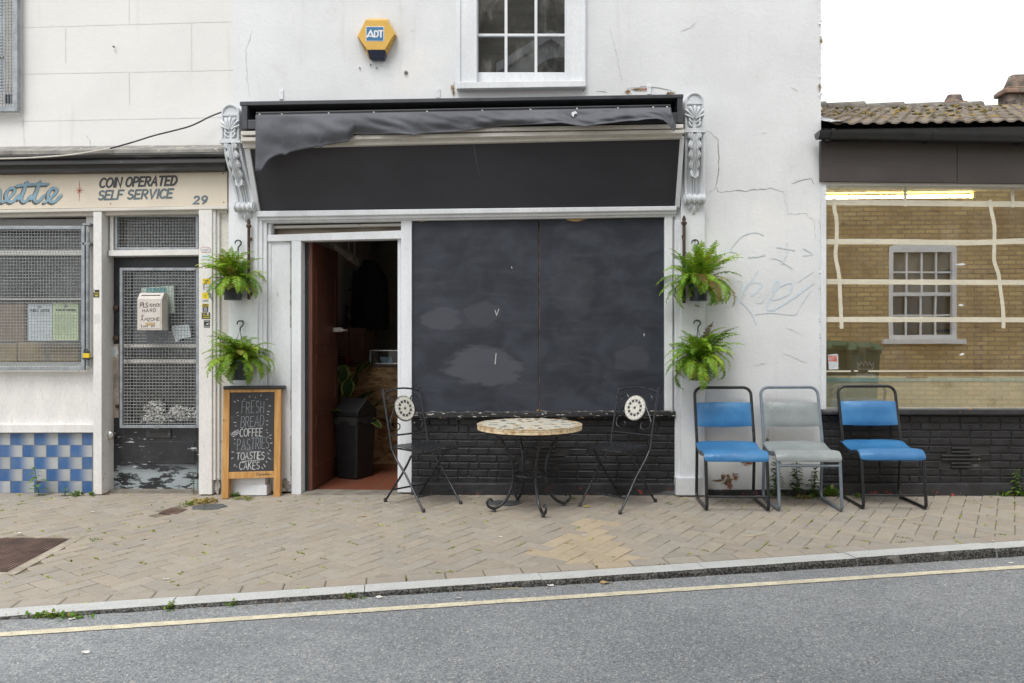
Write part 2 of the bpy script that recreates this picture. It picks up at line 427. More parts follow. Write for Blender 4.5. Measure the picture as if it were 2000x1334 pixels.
# kerb stones
mb = MB(); rnd = random.Random(5); s = -5.2; LS = .93
s0 = ((G(331, 1183) - KB0).dot(kd)) % LS
s = s0 - LS * 6
while s < KL + 5:
    g = .002; t0, t1 = s + g, s + LS - g; n = 14; wv = []
    dz = rnd.uniform(-.003, .003)
    for i in range(n + 1):
        q = t0 + (t1 - t0) * i / n
        bk = kpt(q, .004, dz); f0 = kpt(q, .118 + rnd.uniform(-.003, .003), dz); f1 = kpt(q, .130 + rnd.uniform(-.005, .004), dz - .014 + rnd.uniform(-.004, .004))
        f2 = kpt(q, .136 + rnd.uniform(-.006, .006)); f2.z = rz(f2.x, 0) - .03
        b2 = bk.copy(); b2.z = -.3
        wv.append([bk, f0, f1, f2, b2])
    vs = [p for r in wv for p in r]
    fs0 = []; fs1 = []
    for i in range(n):
        o = i * 5
        fs0.append((o, o + 1, o + 6, o + 5)); fs1 += [(o + 1, o + 2, o + 7, o + 6), (o + 2, o + 3, o + 8, o + 7)]
    b0 = mb.add(vs, fs0, 0); 
    mb.f += [[b0 + i for i in f] for f in fs1] + [[b0 + i for i in (0, 4, 3, 2, 1)], [b0 + n * 5 + i for i in (0, 1, 2, 3, 4)]]
    mb.mi += [1] * (len(fs1)) + [0, 0]; mb.c += [None] * (len(fs1) + 2)
    s += LS
tag(mb.build('kerb', [M_KERB, M_KFACE], recalc=False), kind='structure')

# block paving: herringbone at 45 degrees to the kerb, a soldier row along it
def clip(poly, nx, ny, c):        # keep nx*x+ny*y <= c
    out = []
    for i in range(len(poly)):
        a, b = poly[i], poly[(i + 1) % len(poly)]
        da, db = nx * a[0] + ny * a[1] - c, nx * b[0] + ny * b[1] - c
        if da <= 0: out.append(a)
        if da * db < 0: t = da / (da - db); out.append((a[0] + (b[0] - a[0]) * t, a[1] + (b[1] - a[1]) * t))
    return out
def inside(pt, poly):
    r = False; j = len(poly) - 1
    for i in range(len(poly)):
        if (poly[i][1] > pt[1]) != (poly[j][1] > pt[1]) and pt[0] < (poly[j][0] - poly[i][0]) * (pt[1] - poly[i][1]) / (poly[j][1] - poly[i][1]) + poly[i][0]: r = not r
        j = i
    return r
YEL = [tuple(G(*p)[:2]) for p in ((1135, 1019), (1195, 1019), (1195, 1042), (1232, 1058), (1250, 1078), (1270, 1104), (1120, 1106), (1058, 1084), (1060, 1074), (1110, 1043))]
PLATE = [tuple(G(*p)[:2]) for p in ((-230, 1050), (162, 1049.5), (26, 1123), (-460, 1123))]
GRATE = [tuple(G(*p)[:2]) for p in ((335, 992.5), (367, 995), (345, 1005), (310, 1003))]
mb = MB(); rnd = random.Random(11); MOSS = []
def paverblock(poly, zj=0., col=None, moss=True):
    if len(poly) < 3: return
    cx = sum(p[0] for p in poly) / len(poly); cy = sum(p[1] for p in poly) / len(poly)
    ar = abs(sum(poly[i][0] * poly[(i + 1) % len(poly)][1] - poly[(i + 1) % len(poly)][0] * poly[i][1] for i in range(len(poly)))) / 2
    if ar < .0008: return
    if inside((cx, cy), PLATE) or inside((cx, cy), GRATE): return
    if col is None:
        k = rnd.uniform(.94, 1.06); t = rnd.uniform(-.008, .008)
        col = (.362 * k + t, .322 * k, .272 * k - t)
        if inside((cx, cy), YEL) and rnd.random() < .95: col = (.44 * k, .365 * k, .265 * k)
        elif rnd.random() < .04: col = (.335, .303, .262)
    n = len(poly); tx, ty = rnd.uniform(-.012, .012), rnd.uniform(-.012, .012)
    def z(p): return gz(p[0]) + zj + tx * (p[0] - cx) + ty * (p[1] - cy)
    def ins(p, d):
        v = Vector((p[0] - cx, p[1] - cy)); L = v.length; v = v * max(.2, 1 - d / max(L, 1e-4)); return (cx + v.x, cy + v.y)
    a = [ins(p, .0030) for p in poly]; c = [ins(p, .0095) for p in poly]
    vs = [(p[0], p[1], z(p) - .03) for p in a] + [(p[0], p[1], z(p) - .0045) for p in a] + [(p[0], p[1], z(p)) for p in c]
    fs = [tuple(range(2 * n, 3 * n))]
    for i in range(n):
        j = (i + 1) % n; fs += [(i, j, n + j, n + i), (n + i, n + j, 2 * n + j, 2 * n + i)]
    mb.add(vs, fs, 0, col)
    if moss:
        i = rnd.randrange(n); MOSS.append((poly[i], poly[(i + 1) % n]))
BL, BW = .212, .106; ca, sa = math.cos(KA + R(45)), math.sin(KA + R(45))
off_row = .114
kc = KB0.x * kn.x + KB0.y * kn.y - off_row
def toW(u, v): return (u * ca - v * sa, u * sa + v * ca)
for i in range(-110, 110):
    for j in range(-110, 110):
        # herringbone: cell pairs
        q = (i - j) % 4
        if q == 0: r = (i * BW, j * BW, i * BW + BL, j * BW + BW)
        elif q == 3: r = (i * BW, j * BW, i * BW + BW, j * BW + BL)
        else: continue
        # keep a consistent tiling: horizontal at q==0 covers (i,i+1); vertical at q==3 covers (j,j+1)
        cx, cy = toW((r[0] + r[2]) / 2, (r[1] + r[3]) / 2)
        if not (-6.2 < cx < 6.6 and -4.2 < cy < .3): continue
        poly = [toW(r[0], r[1]), toW(r[2], r[1]), toW(r[2], r[3]), toW(r[0], r[3])]
        poly = clip(poly, kn.x, kn.y, kc)
        if poly: poly = clip(poly, 0, 1, .03)
        if poly: paverblock(poly, rnd.uniform(-.0018, .0018))
s = -4.5
while s < KL + 4:
    p = [kpt(s, -off_row), kpt(s + BL, -off_row), kpt(s + BL, -.002), kpt(s, -.002)]
    paverblock([(q.x, q.y) for q in p], rnd.uniform(-.001, .001)); s += BL
e0, e1 = kpt(-9, .0), kpt(KL + 9, .0)
mb.add([(e0.x, e0.y, gz(e0.x) - .007), (e1.x, e1.y, gz(e1.x) - .007), (e1.x, .25, gz(e1.x) - .007), (e0.x, .25, gz(e0.x) - .007)], [(0, 1, 2, 3)], 1, (.2, .2, .2))
tag(mb.build('pavement', [M_PAVE, M_JOINT], recalc=False), kind='structure')

# moss and grass in the joints
M_MOSS = pm('joint_moss', (.40, .46, .09), .9, mott=.4, ms=30, fs=200)
M_MOSS2 = pm('joint_dry_grass', (.42, .36, .16), .9, mott=.3, ms=30, fs=200)
mb = MB(); rnd = random.Random(21)
for (a, b) in MOSS:
    x = (a[0] + b[0]) / 2
    pr = .42 if x < -.4 else (.16 if x < 1.6 else .26)
    dens = mnoise.noise(Vector((a[0] * 1.3, a[1] * 1.7, 4)))
    if rnd.random() > pr * (1 + 1.4 * dens): continue
    t0 = rnd.uniform(0, .5); t1 = t0 + rnd.uniform(.1, .5); n = rnd.randint(6, 18); mt = 0 if rnd.random() < .72 else 1
    for k in range(n):
        t = rnd.uniform(t0, t1); X = a[0] + (b[0] - a[0]) * t + rnd.gauss(0, .0035); Y = a[1] + (b[1] - a[1]) * t + rnd.gauss(0, .0035); Z = gz(X) - .004
        if Y > -.01: continue
        h = rnd.uniform(.005, .014); wd = rnd.uniform(.004, .009); an = rnd.uniform(0, 6.28); dx, dy = math.cos(an) * wd, math.sin(an) * wd
        lx, ly = rnd.gauss(0, .006), rnd.gauss(0, .006)
        mb.add([(X - dx, Y - dy, Z), (X + dx, Y + dy, Z), (X + lx, Y + ly, Z + h)], [(0, 1, 2)], mt)
tag(mb.build('joint_moss', [M_MOSS, M_MOSS2], recalc=False), 'thin green and straw coloured growth in the paving joints', 'moss', kind='stuff')

# gutter grit: fine brown debris strip along the kerb foot
M_GRIT = pm('gutter_grit', (.30, .24, .16), .95, mott=.4, ms=40, fs=200)
mb = MB(); rnd = random.Random(31)
for k in range(1500):
    s = rnd.uniform(-.3, KL + .5); o = .142 + abs(rnd.gauss(0, .035)); p = kpt(s, o)
    z = rz(p.x, 0) + .002; r = rnd.uniform(.002, .006); an = rnd.uniform(0, 6.28)
    dens = mnoise.noise(Vector((s * 1.2, 0, 9)))
    if rnd.random() > .45 + dens: continue
    v = [(p.x + r * math.cos(an + q) * rnd.uniform(.5, 1.6), p.y + r * math.sin(an + q) * rnd.uniform(.5, 1.2), z + rnd.uniform(0, .003)) for q in (0, 2.1, 4.2)]
    mb.add(v, [(0, 1, 2)], 0)
for k in range(900):
    x = rnd.uniform(-3.6, 4.6); y = -.05 - abs(rnd.gauss(0, .03)); z = gz(x) + .002; r = rnd.uniform(.002, .007); an = rnd.uniform(0, 6.28)
    if WX(588, 0) < x < WX(783, 0) or rnd.random() > .42 + mnoise.noise(Vector((x * 1.7, 3, 2))) * 1.2: continue
    mb.add([(x + r * math.cos(an + q) * rnd.uniform(.5, 1.6), min(-.012, y + r * math.sin(an + q)), z + rnd.uniform(0, .005)) for q in (0, 2.1, 4.2)], [(0, 1, 2)], 0)
tag(mb.build('gutter_grit', [M_GRIT], recalc=False), 'fine brown grit and leaf crumbs lying along the foot of the kerb and walls', 'grit', kind='stuff')

# ribbed iron cover at the left edge with a pale concrete surround
M_IRON = pm('rusty_iron', (.20, .135, .112), .65, .3, mott=.25, ms=9, fs=80, bump=.4, spots=[dict(c=(.26, .17, .12), s=14, t=.60, soft=.1)])
M_CONC = pm('pale_concrete', (.40, .35, .28), .9, mott=.15, ms=12, fs=140, fine=.15)
t_ = thing('drain_cover', 'large ribbed brown iron cover set in pale concrete at the pavement edge', 'cover', (*G(0, 1085)[:2], gz(-2.2)))
A, B_ = G(143, 1050), G(15, 1118); Lc = Vector((-1.05, 0, 0)); Lc.z = 0
def pl(a, b, z=0):      # a across (0 right .. 1 left), b down (0 back .. 1 front)
    p = A + (B_ - A) * b + Lc * a; p.z = gz(p.x) + z; return p
mb = MB(); mb.add([pl(0, 0, -.006), pl(1, 0, -.006), pl(1, 1, -.006), pl(0, 1, -.006)], [(0, 1, 2, 3)])
for k in range(46):
    a0_, a1_ = k / 46 + .004, k / 46 + .0145
    mb.hexa([pl(a1_, .02, .001), pl(a0_, .02, .001), pl(a0_, .02, -.006), pl(a1_, .02, -.006), pl(a1_, .98, .001), pl(a0_, .98, .001), pl(a0_, .98, -.006), pl(a1_, .98, -.006)])
mb.build('plate', M_IRON, t_)
mb = MB(); z0, z1 = -.02, .0015
O0, O1 = G(165, 1048.5), G(28, 1122.5)
def strip(p, q, r, s_): 
    P = [Vector((v.x, v.y, gz(v.x) + z1)) for v in (p, q, r, s_)]; mb.hexa([P[0], P[1], P[1] - Vector((0, 0, .03)), P[0] - Vector((0, 0, .03)), P[3], P[2], P[2] - Vector((0, 0, .03)), P[3] - Vector((0, 0, .03))])
strip(pl(0, 0), O0, O1, pl(0, 1)); strip(pl(1, 0), pl(0, 0), O0 + Vector((-.02, 0.0, 0)), O0 + Lc * 1.1)
strip(O1 + Lc * 1.05, O1, pl(0, 1), pl(1, 1))
mb.build('surround', M_CONC, t_)
# small rusty grate near the laundry door, a grey round cap and two tar spots
t_ = MB(); P = [G(*p) for p in ((334, 992.5), (368, 995), (345, 1005.5), (308, 1003))]
t_.add([p + Vector((0, 0, -.004)) for p in P], [(3, 2, 1, 0)])
for k in range(9):
    f = lambda a, b: (P[0] * (1 - a) + P[1] * a) * (1 - b) + (P[3] * (1 - a) + P[2] * a) * b
    t_.tube([f((k + .5) / 9, .03), f((k + .5) / 9, .97)], .007, 5)
tag(t_.build('drain_grate', M_IRON, origin=P[0]), 'small rusty drain grate in the paving near the black door', 'grate')
def disc(name, px, py, rx, ry, mat, label, cat, z=.0035):
    c = G(px, py); r = random.Random(int(px)); n = 26; mb = MB()
    top = [(c.x + rx * math.cos(2 * math.pi * i / n) * r.uniform(.9, 1.1), c.y + ry * math.sin(2 * math.pi * i / n) * r.uniform(.9, 1.1)) for i in range(n)]
    mb.add([(x, y, gz(x) + z) for x, y in top] + [(x, y, gz(x) - .02) for x, y in top], [tuple(range(n))] + [(i, n + i, n + (i + 1) % n, (i + 1) % n) for i in range(n)])
    tag(mb.build(name, mat, origin=c), label, cat)
disc('tar_patch', 408, 990.5, .13, .11, M_TARSPOT, 'flat grey tar patch in the paving in front of the chalk sign', 'patch')
disc('tar_patch', 985, 983, .14, .10, M_TARSPOT, 'dark tar patch in the paving under the mosaic table', 'patch')
# ================================================================== CAFE BUILDING (centre)
M_STUC = pm('white_render', (.715, .73, .75), .85, mott=.05, ms=1.3, fine=.03, fs=70, bump=.35, bs=26, bd=.006,
            spots=[dict(c=(.56, .56, .555), s=2.1, d=8, r=.65, t=.57, soft=.16, a=.55), dict(c=(.60, .595, .58), s=7, d=8, r=.7, t=.62, soft=.08, a=.5, st=(1, 1, .5)), dict(c=(.50, .50, .48), s=26, t=.73, soft=.03, a=.55), dict(c=(.80, .79, .77), s=1.2, t=.56, soft=.1, a=.5), dict(c=(.52, .51, .49), s=10, d=5, t=.58, soft=.16, st=(1, 1, .09), a=.28)])
M_WPAINT = pm('white_gloss_paint', (.74, .765, .80), .5, mott=.05, ms=7, fine=.05, fs=120, bump=.15, bs=90, bd=.002, st=(1, 1, .25),
              spots=[dict(c=(.40, .38, .35), s=20, t=.70, soft=.03, st=(1, 1, .35), a=.7), dict(c=(.15, .13, .11), s=34, t=.735, soft=.02, st=(1, 1, .4), a=.8)])
M_CPAINT = pm('cream_old_paint', (.66, .64, .59), .6, mott=.07, ms=5, fine=.06, fs=120, bump=.2, bs=70, bd=.002, st=(.4, 1, 1),
              spots=[dict(c=(.36, .31, .25), s=11, t=.64, soft=.06, st=(.35, 1, 1.6), a=.7)])
M_ROTWOOD = pm('bare_weathered_wood', (.30, .25, .19), .9, mott=.3, ms=9, fs=90, st=(.2, 1, 2))
M_BLACKBOARD = None
def blackboard():
    b = NB('black_painted_board'); c = (.040, .042, .047)
    n1 = b.noise(2.6, 6, .62, (1, 1, 1.5), (3, 0, 1), .6); n2 = b.noise(7, 6, .6, (.35, 1, 2.2))
    c = b.mix(b.step(n1, .38, .68), (.022, .026, .036), (.041, .047, .062))
    c = b.mix(b.step(n2, .5, .72, 0, .35), c, (.06, .064, .076))
    P = b.pos
    def blob(px, py, rx, rz_, amt, col):
        nonlocal c
        q = W(px, py, .02)
        s_ = b.n('ShaderNodeVectorMath', operation='SUBTRACT'); b.l(P, s_.inputs[0]); s_.inputs[1].default_value = q
        k = b.n('ShaderNodeVectorMath', operation='MULTIPLY'); b.l(s_.outputs[0], k.inputs[0]); k.inputs[1].default_value = (1 / rx, 0, 1 / rz_)
        L = b.n('ShaderNodeVectorMath', operation='LENGTH'); b.l(k.outputs[0], L.inputs[0])
        d = b.math('ADD', L.outputs['Value'], b.math('MULTIPLY', b.math('SUBTRACT', b.noise(5, 6, .65, (.6, 1, 1.8)), .5), 1.5))
        c = b.mix(b.step(d, .78, .98, amt, 0), c, col)
    blob(938, 715, .37, .17, .7, (.078, .082, .098)); blob(860, 622, .19, .10, .55, (.078, .081, .096)); blob(945, 612, .17, .12, .35, (.07, .074, .09))
    blob(1235, 700, .16, .12, .35, (.07, .073, .085)); blob(1120, 560, .2, .3, .3, (.06, .062, .072))
    c = b.mix(b.step(b.noise(26, 6, .75, (.25, 1, 2.4)), .69, .74, 0, .5), c, (.2, .2, .21))
    c = b.mix(b.step(b.noise(60, 3, .6), .76, .78, 0, .6), c, (.36, .34, .31))
    b.bsdf(c, b.step(n1, .3, .7, .5, .66), 0, b.bump(b.noise(40, 4, .6, (.3, 1, 1)), .15, .002), .35); return b.m
M_BLACKBOARD = blackboard()
M_FASCIA = pm('black_fascia_board', (.033, .033, .042), .55, mott=.10, ms=3, fine=.08, fs=120, bump=.15, bs=30, st=(.5, 1, 1), spots=[dict(c=(.09, .09, .09), s=40, t=.74, soft=.02)])
M_RAWEDGE = pm('raw_plywood_edge', (.55, .36, .16), .8, mott=.25, ms=20, fs=90)
M_BLKBRICK = pm('black_painted_brick', (.022, .022, .026), .5, mott=.25, ms=9, fine=.15, fs=70, bump=.7, bs=45, bd=.006,
                spots=[dict(c=(.10, .10, .10), s=40, t=.68, soft=.03, a=.6), dict(c=(.36, .30, .22), s=24, t=.745, soft=.02, z=(.0, .28, .06), a=.8), dict(c=(.45, .45, .45), s=62, t=.765, soft=.01)])
M_MORTAR = pm('black_painted_mortar', (.028, .028, .030), .6, bump=.6, bs=60, spots=[dict(c=(.14, .14, .14), s=16, t=.60, soft=.06, st=(.5, 1, 1), a=.6)])
M_PLINTH = pm('black_plinth_paint', (.036, .037, .042), .5, mott=.2, ms=8, fine=.1, bump=.4, bs=40, bd=.005,
              spots=[dict(c=(.40, .06, .045), s=13, d=8, r=.7, t=.60, soft=.02, z=(-.2, .06, .03), off=(3, 0, 0)), dict(c=(.35, .29, .2), s=30, t=.68, soft=.03), dict(c=(.16, .165, .18), s=5, t=.58, soft=.05, st=(.3, 1, 2), a=.6)])
M_SILL = pm('chipped_black_sill', (.026, .026, .028), .5, mott=.2, ms=10, bump=.6, bs=40, bd=.006,
            spots=[dict(c=(.75, .74, .70), s=38, t=.615, soft=.012, st=(.35, 1, 1.6)), dict(c=(.5, .36, .22), s=24, t=.66, soft=.02, st=(.4, 1, 1))])
M_DARKMET = pm('dark_awning_metal', (.06, .063, .072), .42, .2, mott=.12, ms=6, fine=.08, fs=150, bump=.1)
M_AWNIN = pm('awning_inside_black', (.018, .018, .019), .8)
def fabric():
    b = NB('faded_awning_cloth'); n1 = b.noise(3, 5, .6, (1, 1, 2)); c = b.mix(b.step(n1, .3, .7), (.078, .082, .096), (.112, .118, .137))
    n2 = b.noise(300, 2, .5); h = b.bump(n2, .15, .001); h = b.bump(b.noise(7, 4, .55, (1, 1, .35), (0, 0, 2), 1.0), .5, .02, h)
    b.bsdf(c, .62, 0, h, .35); return b.m
M_FABRIC = fabric()
M_RIVET = pm('rivet_metal', (.55, .55, .55), .4, .6)
M_CORBEL = pm('grey_white_plaster', (.66, .69, .725), .6, mott=.06, ms=9, fine=.06, fs=90, bump=.5, bs=50, bd=.004,
              spots=[dict(c=(.30, .30, .30), s=24, t=.68, soft=.05, a=.7), dict(c=(.09, .10, .10), s=16, t=.735, soft=.015)])
M_CRACK = pm('crack_shadow_dirt', (.37, .355, .335), .95, mott=.3, ms=20)
M_CRACKF = pm('hairline_crack', (.61, .61, .605), .95, mott=.25, ms=20)
M_BROWN = pm('brown_iron', (.085, .05, .038), .7, .2, mott=.3, ms=20, spots=[dict(c=(.20, .13, .09), s=22, t=.58, soft=.08)])
M_GRAF1 = pm('faded_blue_paint', (.625, .72, .80), .85, mott=.06, ms=12)
M_GRAF2 = pm('scrubbed_blue_paint', (.685, .737, .775), .85, mott=.05, ms=12)
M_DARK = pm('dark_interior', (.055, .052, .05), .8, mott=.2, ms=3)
M_BRICKRED = pm('exposed_red_brick', (.33, .13, .085), .95, mott=.3, ms=20, bump=.7, bs=60, spots=[dict(c=(.42, .30, .22), s=30, t=.56, soft=.05)])
M_BRICKBROWN = pm('exposed_old_mortar', (.27, .185, .115), .95, mott=.4, ms=30, bump=.8, bs=60)

def wallgrid(mb, xs, zs, holes, yf, yb, m=0, wob=0):
    """a solid wall with rectangular openings (x0,x1,z0,z1)"""
    X = sorted(set(xs + [h[0] for h in holes] + [h[1] for h in holes])); Z = sorted(set(zs + [h[2] for h in holes] + [h[3] for h in holes]))
    def solid(i, j):
        if i < 0 or j < 0 or i >= len(X) - 1 or j >= len(Z) - 1: return False
        cx, cz = (X[i] + X[i + 1]) / 2, (Z[j] + Z[j + 1]) / 2
        return not any(h[0] < cx < h[1] and h[2] < cz < h[3] for h in holes)
    for i in range(len(X) - 1):
        for j in range(len(Z) - 1):
            if not solid(i, j): continue
            a, b, c, d = X[i], X[i + 1], Z[j], Z[j + 1]
            mb.add([(a, yf, c), (b, yf, c), (b, yf, d), (a, yf, d)], [(0, 1, 2, 3)], m); mb.add([(a, yb, c), (b, yb, c), (b, yb, d), (a, yb, d)], [(3, 2, 1, 0)], m)
            if not solid(i - 1, j): mb.add([(a, yf, c), (a, yf, d), (a, yb, d), (a, yb, c)], [(0, 1, 2, 3)], m)
            if not solid(i + 1, j): mb.add([(b, yf, c), (b, yb, c), (b, yb, d), (b, yf, d)], [(0, 1, 2, 3)], m)
            if not solid(i, j - 1): mb.add([(a, yf, c), (a, yb, c), (b, yb, c), (b, yf, c)], [(0, 1, 2, 3)], m)
            if not solid(i, j + 1): mb.add([(a, yf, d), (b, yf, d), (b, yb, d), (a, yb, d)], [(0, 1, 2, 3)], m)
def cracks(parent, mat, lst, Y, wd=1.3, seed=1, jag=2.2):
    rnd = random.Random(seed); k = 0; m = 0
    for pts in lst:
        mb = MB()
        q = []
        for a, b in zip(pts, pts[1:]):
            n = max(2, int(math.hypot(b[0] - a[0], b[1] - a[1]) / 6))
            q += [(a[0] + (b[0] - a[0]) * i / n + rnd.uniform(-jag, jag) * .6, a[1] + (b[1] - a[1]) * i / n + rnd.uniform(-jag, jag) * .6) for i in range(n)]
        q.append(pts[-1]); n = len(q)
        ws = [max(.5, wd * (0.35 + .9 * math.sin(math.pi * (i + .5) / n)) * rnd.uniform(.5, 1.3)) for i in range(n)]
        ribbon(mb, q, ws, on(Y), m, .0012 + k * .0002, caps=False); k += 1; mb.build('crack', mat, parent, recalc=False)
def blotch(mb, px, py, rx, ry, Y, m=0, seed=1, lift=.0016, n=22, rough=.35):
    rnd = random.Random(seed)
    pts = [(px + rx * math.cos(2 * math.pi * i / n) * rnd.uniform(1 - rough, 1 + rough), py + ry * math.sin(2 * math.pi * i / n) * rnd.uniform(1 - rough, 1 + rough)) for i in range(n)]
    mb.add([W(x, y, Y - lift) for x, y in pts], [tuple(range(n - 1, -1, -1))], m)

CW0, CW1 = WX(455, 0), WX(1603.5, 0)
cafe = thing('cafe_building', 'white rendered cafe building with boarded black shopfront, open red door and ornate corbels', 'building', (WX(1030, 0), 0, 0))
WT = 6.0
sf = (W(515, 408, 0).x, W(1319, 408, 0).x, -.5, W(900, 408, 0).z)           # shopfront opening
uw = (W(928, 100, 0).x, W(1109, 100, 0).x, W(1000, 160, 0).z, W(1000, 160, 0).z + 1.75)
mb = MB(); wallgrid(mb, [CW0, CW1], [-.3, WT], [(sf[0], sf[1], -.3, sf[3]), uw], 0, .3)
mb.box(CW0, CW0 + .25, .3, 5.5, -.3, WT); mb.box(CW1 - .25, CW1, .3, 5.5, -.3, WT); mb.box(CW0 + .25, CW1 - .25, 5.2, 5.5, -.3, WT)
# crumbling right-hand corner: little lumps of render along the arris
rnd = random.Random(8)
for k in range(150):
    z = rnd.uniform(.1, 4.6); x = CW1 + rnd.uniform(-.016, -.004); s_ = rnd.uniform(.005, .014)
    M_ = Matrix.Translation((x, rnd.uniform(.0, .01), z)) @ Matrix.Rotation(rnd.uniform(0, 3), 4, 'Y') @ Matrix.Rotation(rnd.uniform(0, 1), 4, 'X')
    mb.obox(M_, -s_ * .5, s_ * .5, -.004, .02, -s_, s_)
mb.build('wall', M_STUC, cafe)
mb = MB(); mb.box(CW0 - .05, CW1 + .05, -.06, 5.55, WT, WT + .15); mb.build('roof', M_DARK, cafe)

# wear on the wall: cracks, scars, old graffiti
cracks(cafe, M_CRACK, [[(1376, 252), (1395, 265), (1401, 272), (1404, 310), (1402, 345), (1398, 365), (1402, 375)],
            [(1402, 375), (1440, 373), (1480, 371), (1505, 367), (1530, 375)], [(1545, 360), (1565, 352), (1585, 349), (1590, 360)],
            [(1145, 168), (1138, 180)], [(888, 160), (884, 175), (884, 186)], [(1165, 178), (1185, 180)],
            [(1360, 905), (1378, 902)], [(1500, 840), (1500, 900), (1498, 925)], [(1225, 173), (1255, 170), (1290, 172), (1320, 180)]], 0, 1.4, 3)
cracks(cafe, M_CRACKF, [[(1530, 375), (1535, 400), (1540, 418), (1575, 418), (1591, 432), (1592, 470), (1605, 472)], [(1398, 365), (1380, 382)],
            [(492, 60), (480, 100), (482, 150), (487, 190)], [(1600, 430), (1604, 470)], [(1535, 640), (1570, 655)], [(1190, 55), (1205, 105), (1215, 160)],
            [(1543, 170), (1558, 178)], [(800, 60), (812, 58)], [(1486, 260), (1500, 258)], [(1330, 60), (1350, 52), (1362, 40)], [(1530, 690), (1575, 708)], [(1470, 715), (1500, 708)]], 0, .9, 5)
for i, (px, py, rx, ry, m) in enumerate([(1420, 937, 9, 8, 1), (1436, 930, 6, 5, 1), (1425, 950, 5, 6, 0), (1402, 939, 9, 2.2, 1), (1413, 932, 4, 6, 1), (1458, 904, 9, 4.5, 0), (1437, 933, 4, 5, 0),
        (1226, 180, 5, 4, 1), (1247, 175, 13, 2.2, 1), (1262, 174, 8, 2, 0), (1310, 182, 7, 2.5, 1), (884, 172, 3, 6, 1), (886, 181, 2, 5, 1), (1495, 873, 3, 8, 1), (1499, 860, 3, 5, 1), (1604, 80, 2, 5, 1), (1601, 170, 2.5, 6, 1)]):
    mb = MB(); blotch(mb, px, py, rx * 1.35, ry * 1.35, 0, 0, i + 50, .0014 + i * .0002, 26, rough=.45); mb.build('chipped_plaster', M_CPAINT, cafe, recalc=False)
    mb = MB(); blotch(mb, px, py, rx, ry, 0, 0, i, .002 + i * .0002, 30, rough=.55); mb.build('plaster_scar', (M_BRICKRED, M_BRICKBROWN)[m], cafe, recalc=False)
mb = MB(); rnd = random.Random(4); k = 0
def gpath(pts, wd, m):
    global k
    sm = []
    for i in range(len(pts) - 1):
        p0 = pts[max(0, i - 1)]; p1 = pts[i]; p2 = pts[i + 1]; p3 = pts[min(len(pts) - 1, i + 2)]
        for j in range(6):
            t = j / 6
            sm.append(tuple(.5 * (2 * p1[a] + (p2[a] - p0[a]) * t + (2 * p0[a] - 5 * p1[a] + 4 * p2[a] - p3[a]) * t * t + (3 * p1[a] - p0[a] - 3 * p2[a] + p3[a]) * t ** 3) for a in (0, 1)))
    sm.append(pts[-1]); ws = [wd * rnd.uniform(.55, 1.15) for _ in sm]
    ribbon(mb, sm, ws, on(0), m, .0014 + k * .0002); k += 1
z2 = lambda x, y: (1380 + x / 5.558, 400 + y / 5.558)
for wd, m, P in [(2.6, 0, [(345, 830), (385, 840), (370, 930), (320, 1080), (300, 1060)]), (3, 1, [(60, 1020), (95, 1080), (150, 990)]), (2.8, 0, [(560, 720), (470, 860), (395, 960), (420, 985)]),
                 (4, 0, [(400, 960), (440, 880), (520, 845), (595, 860), (560, 930), (490, 985)]), (3.4, 1, [(400, 1020), (380, 1000)]), (3, 1, [(600, 950), (550, 1010), (540, 1060), (590, 1060), (650, 990), (680, 920)]),
                 (3.6, 0, [(720, 935), (750, 840), (785, 830), (760, 920), (690, 1020), (660, 1120), (720, 1140), (850, 1070), (1000, 970), (1160, 850)]), (3, 0, [(800, 890), (880, 850), (935, 860), (900, 960), (810, 1010), (720, 1030)]),
                 (2.6, 0, [(365, 1045), (440, 1120), (500, 1200), (545, 1310)]), (2, 1, [(40, 1140), (160, 1130), (260, 1090)]), (2.2, 1, [(530, 1190), (700, 1170), (950, 1190), (1010, 1110), (1130, 930)]), (2.5, 1, [(990, 840), (1160, 720)]),
                 (2.4, 1, [(620, 330), (540, 300), (420, 320), (340, 380), (260, 490), (330, 520)]), (3.5, 1, [(460, 565), (540, 560), (630, 540)]), (3, 1, [(760, 460), (850, 470), (950, 490)]), (3, 1, [(875, 410), (870, 520), (820, 640)]), (2.4, 1, [(1050, 470), (1150, 530), (1040, 550)]), (2, 1, [(700, 580), (780, 590), (930, 690)])]:
    gpath([z2(*p) for p in P], wd, m)
mb.build('faded_graffiti', [M_GRAF1, M_GRAF2], cafe, recalc=False)
# bolt, drill holes and the little white fixing tabs above the awning
for px, py, r in ((793, 142, .016), (703, 133, .006), (736, 133, .005), (724, 127, .005), (223, 92, .008)):
    mb = MB(); c = W(px, py, 0); mb.lathe([(r, .0), (r, -.012), (r * .6, -.02)], (c.x, 0, c.z), 8, 'y'); mb.build('wall_bolt', M_CRACK, cafe)
for px, py in ((549, 186), (855, 183), (1268, 176)):
    mb = MB(); mb.rect(px - 4, py - 11, px + 4, py + 8, -.012, .0); c = W(px, py - 6, -.012); mb.lathe([(.006, 0), (.006, -.004)], (c.x, -.012, c.z), 8, 'y', 0)
    mb.build('fixing_tab', M_WPAINT, cafe, bevel=.002)

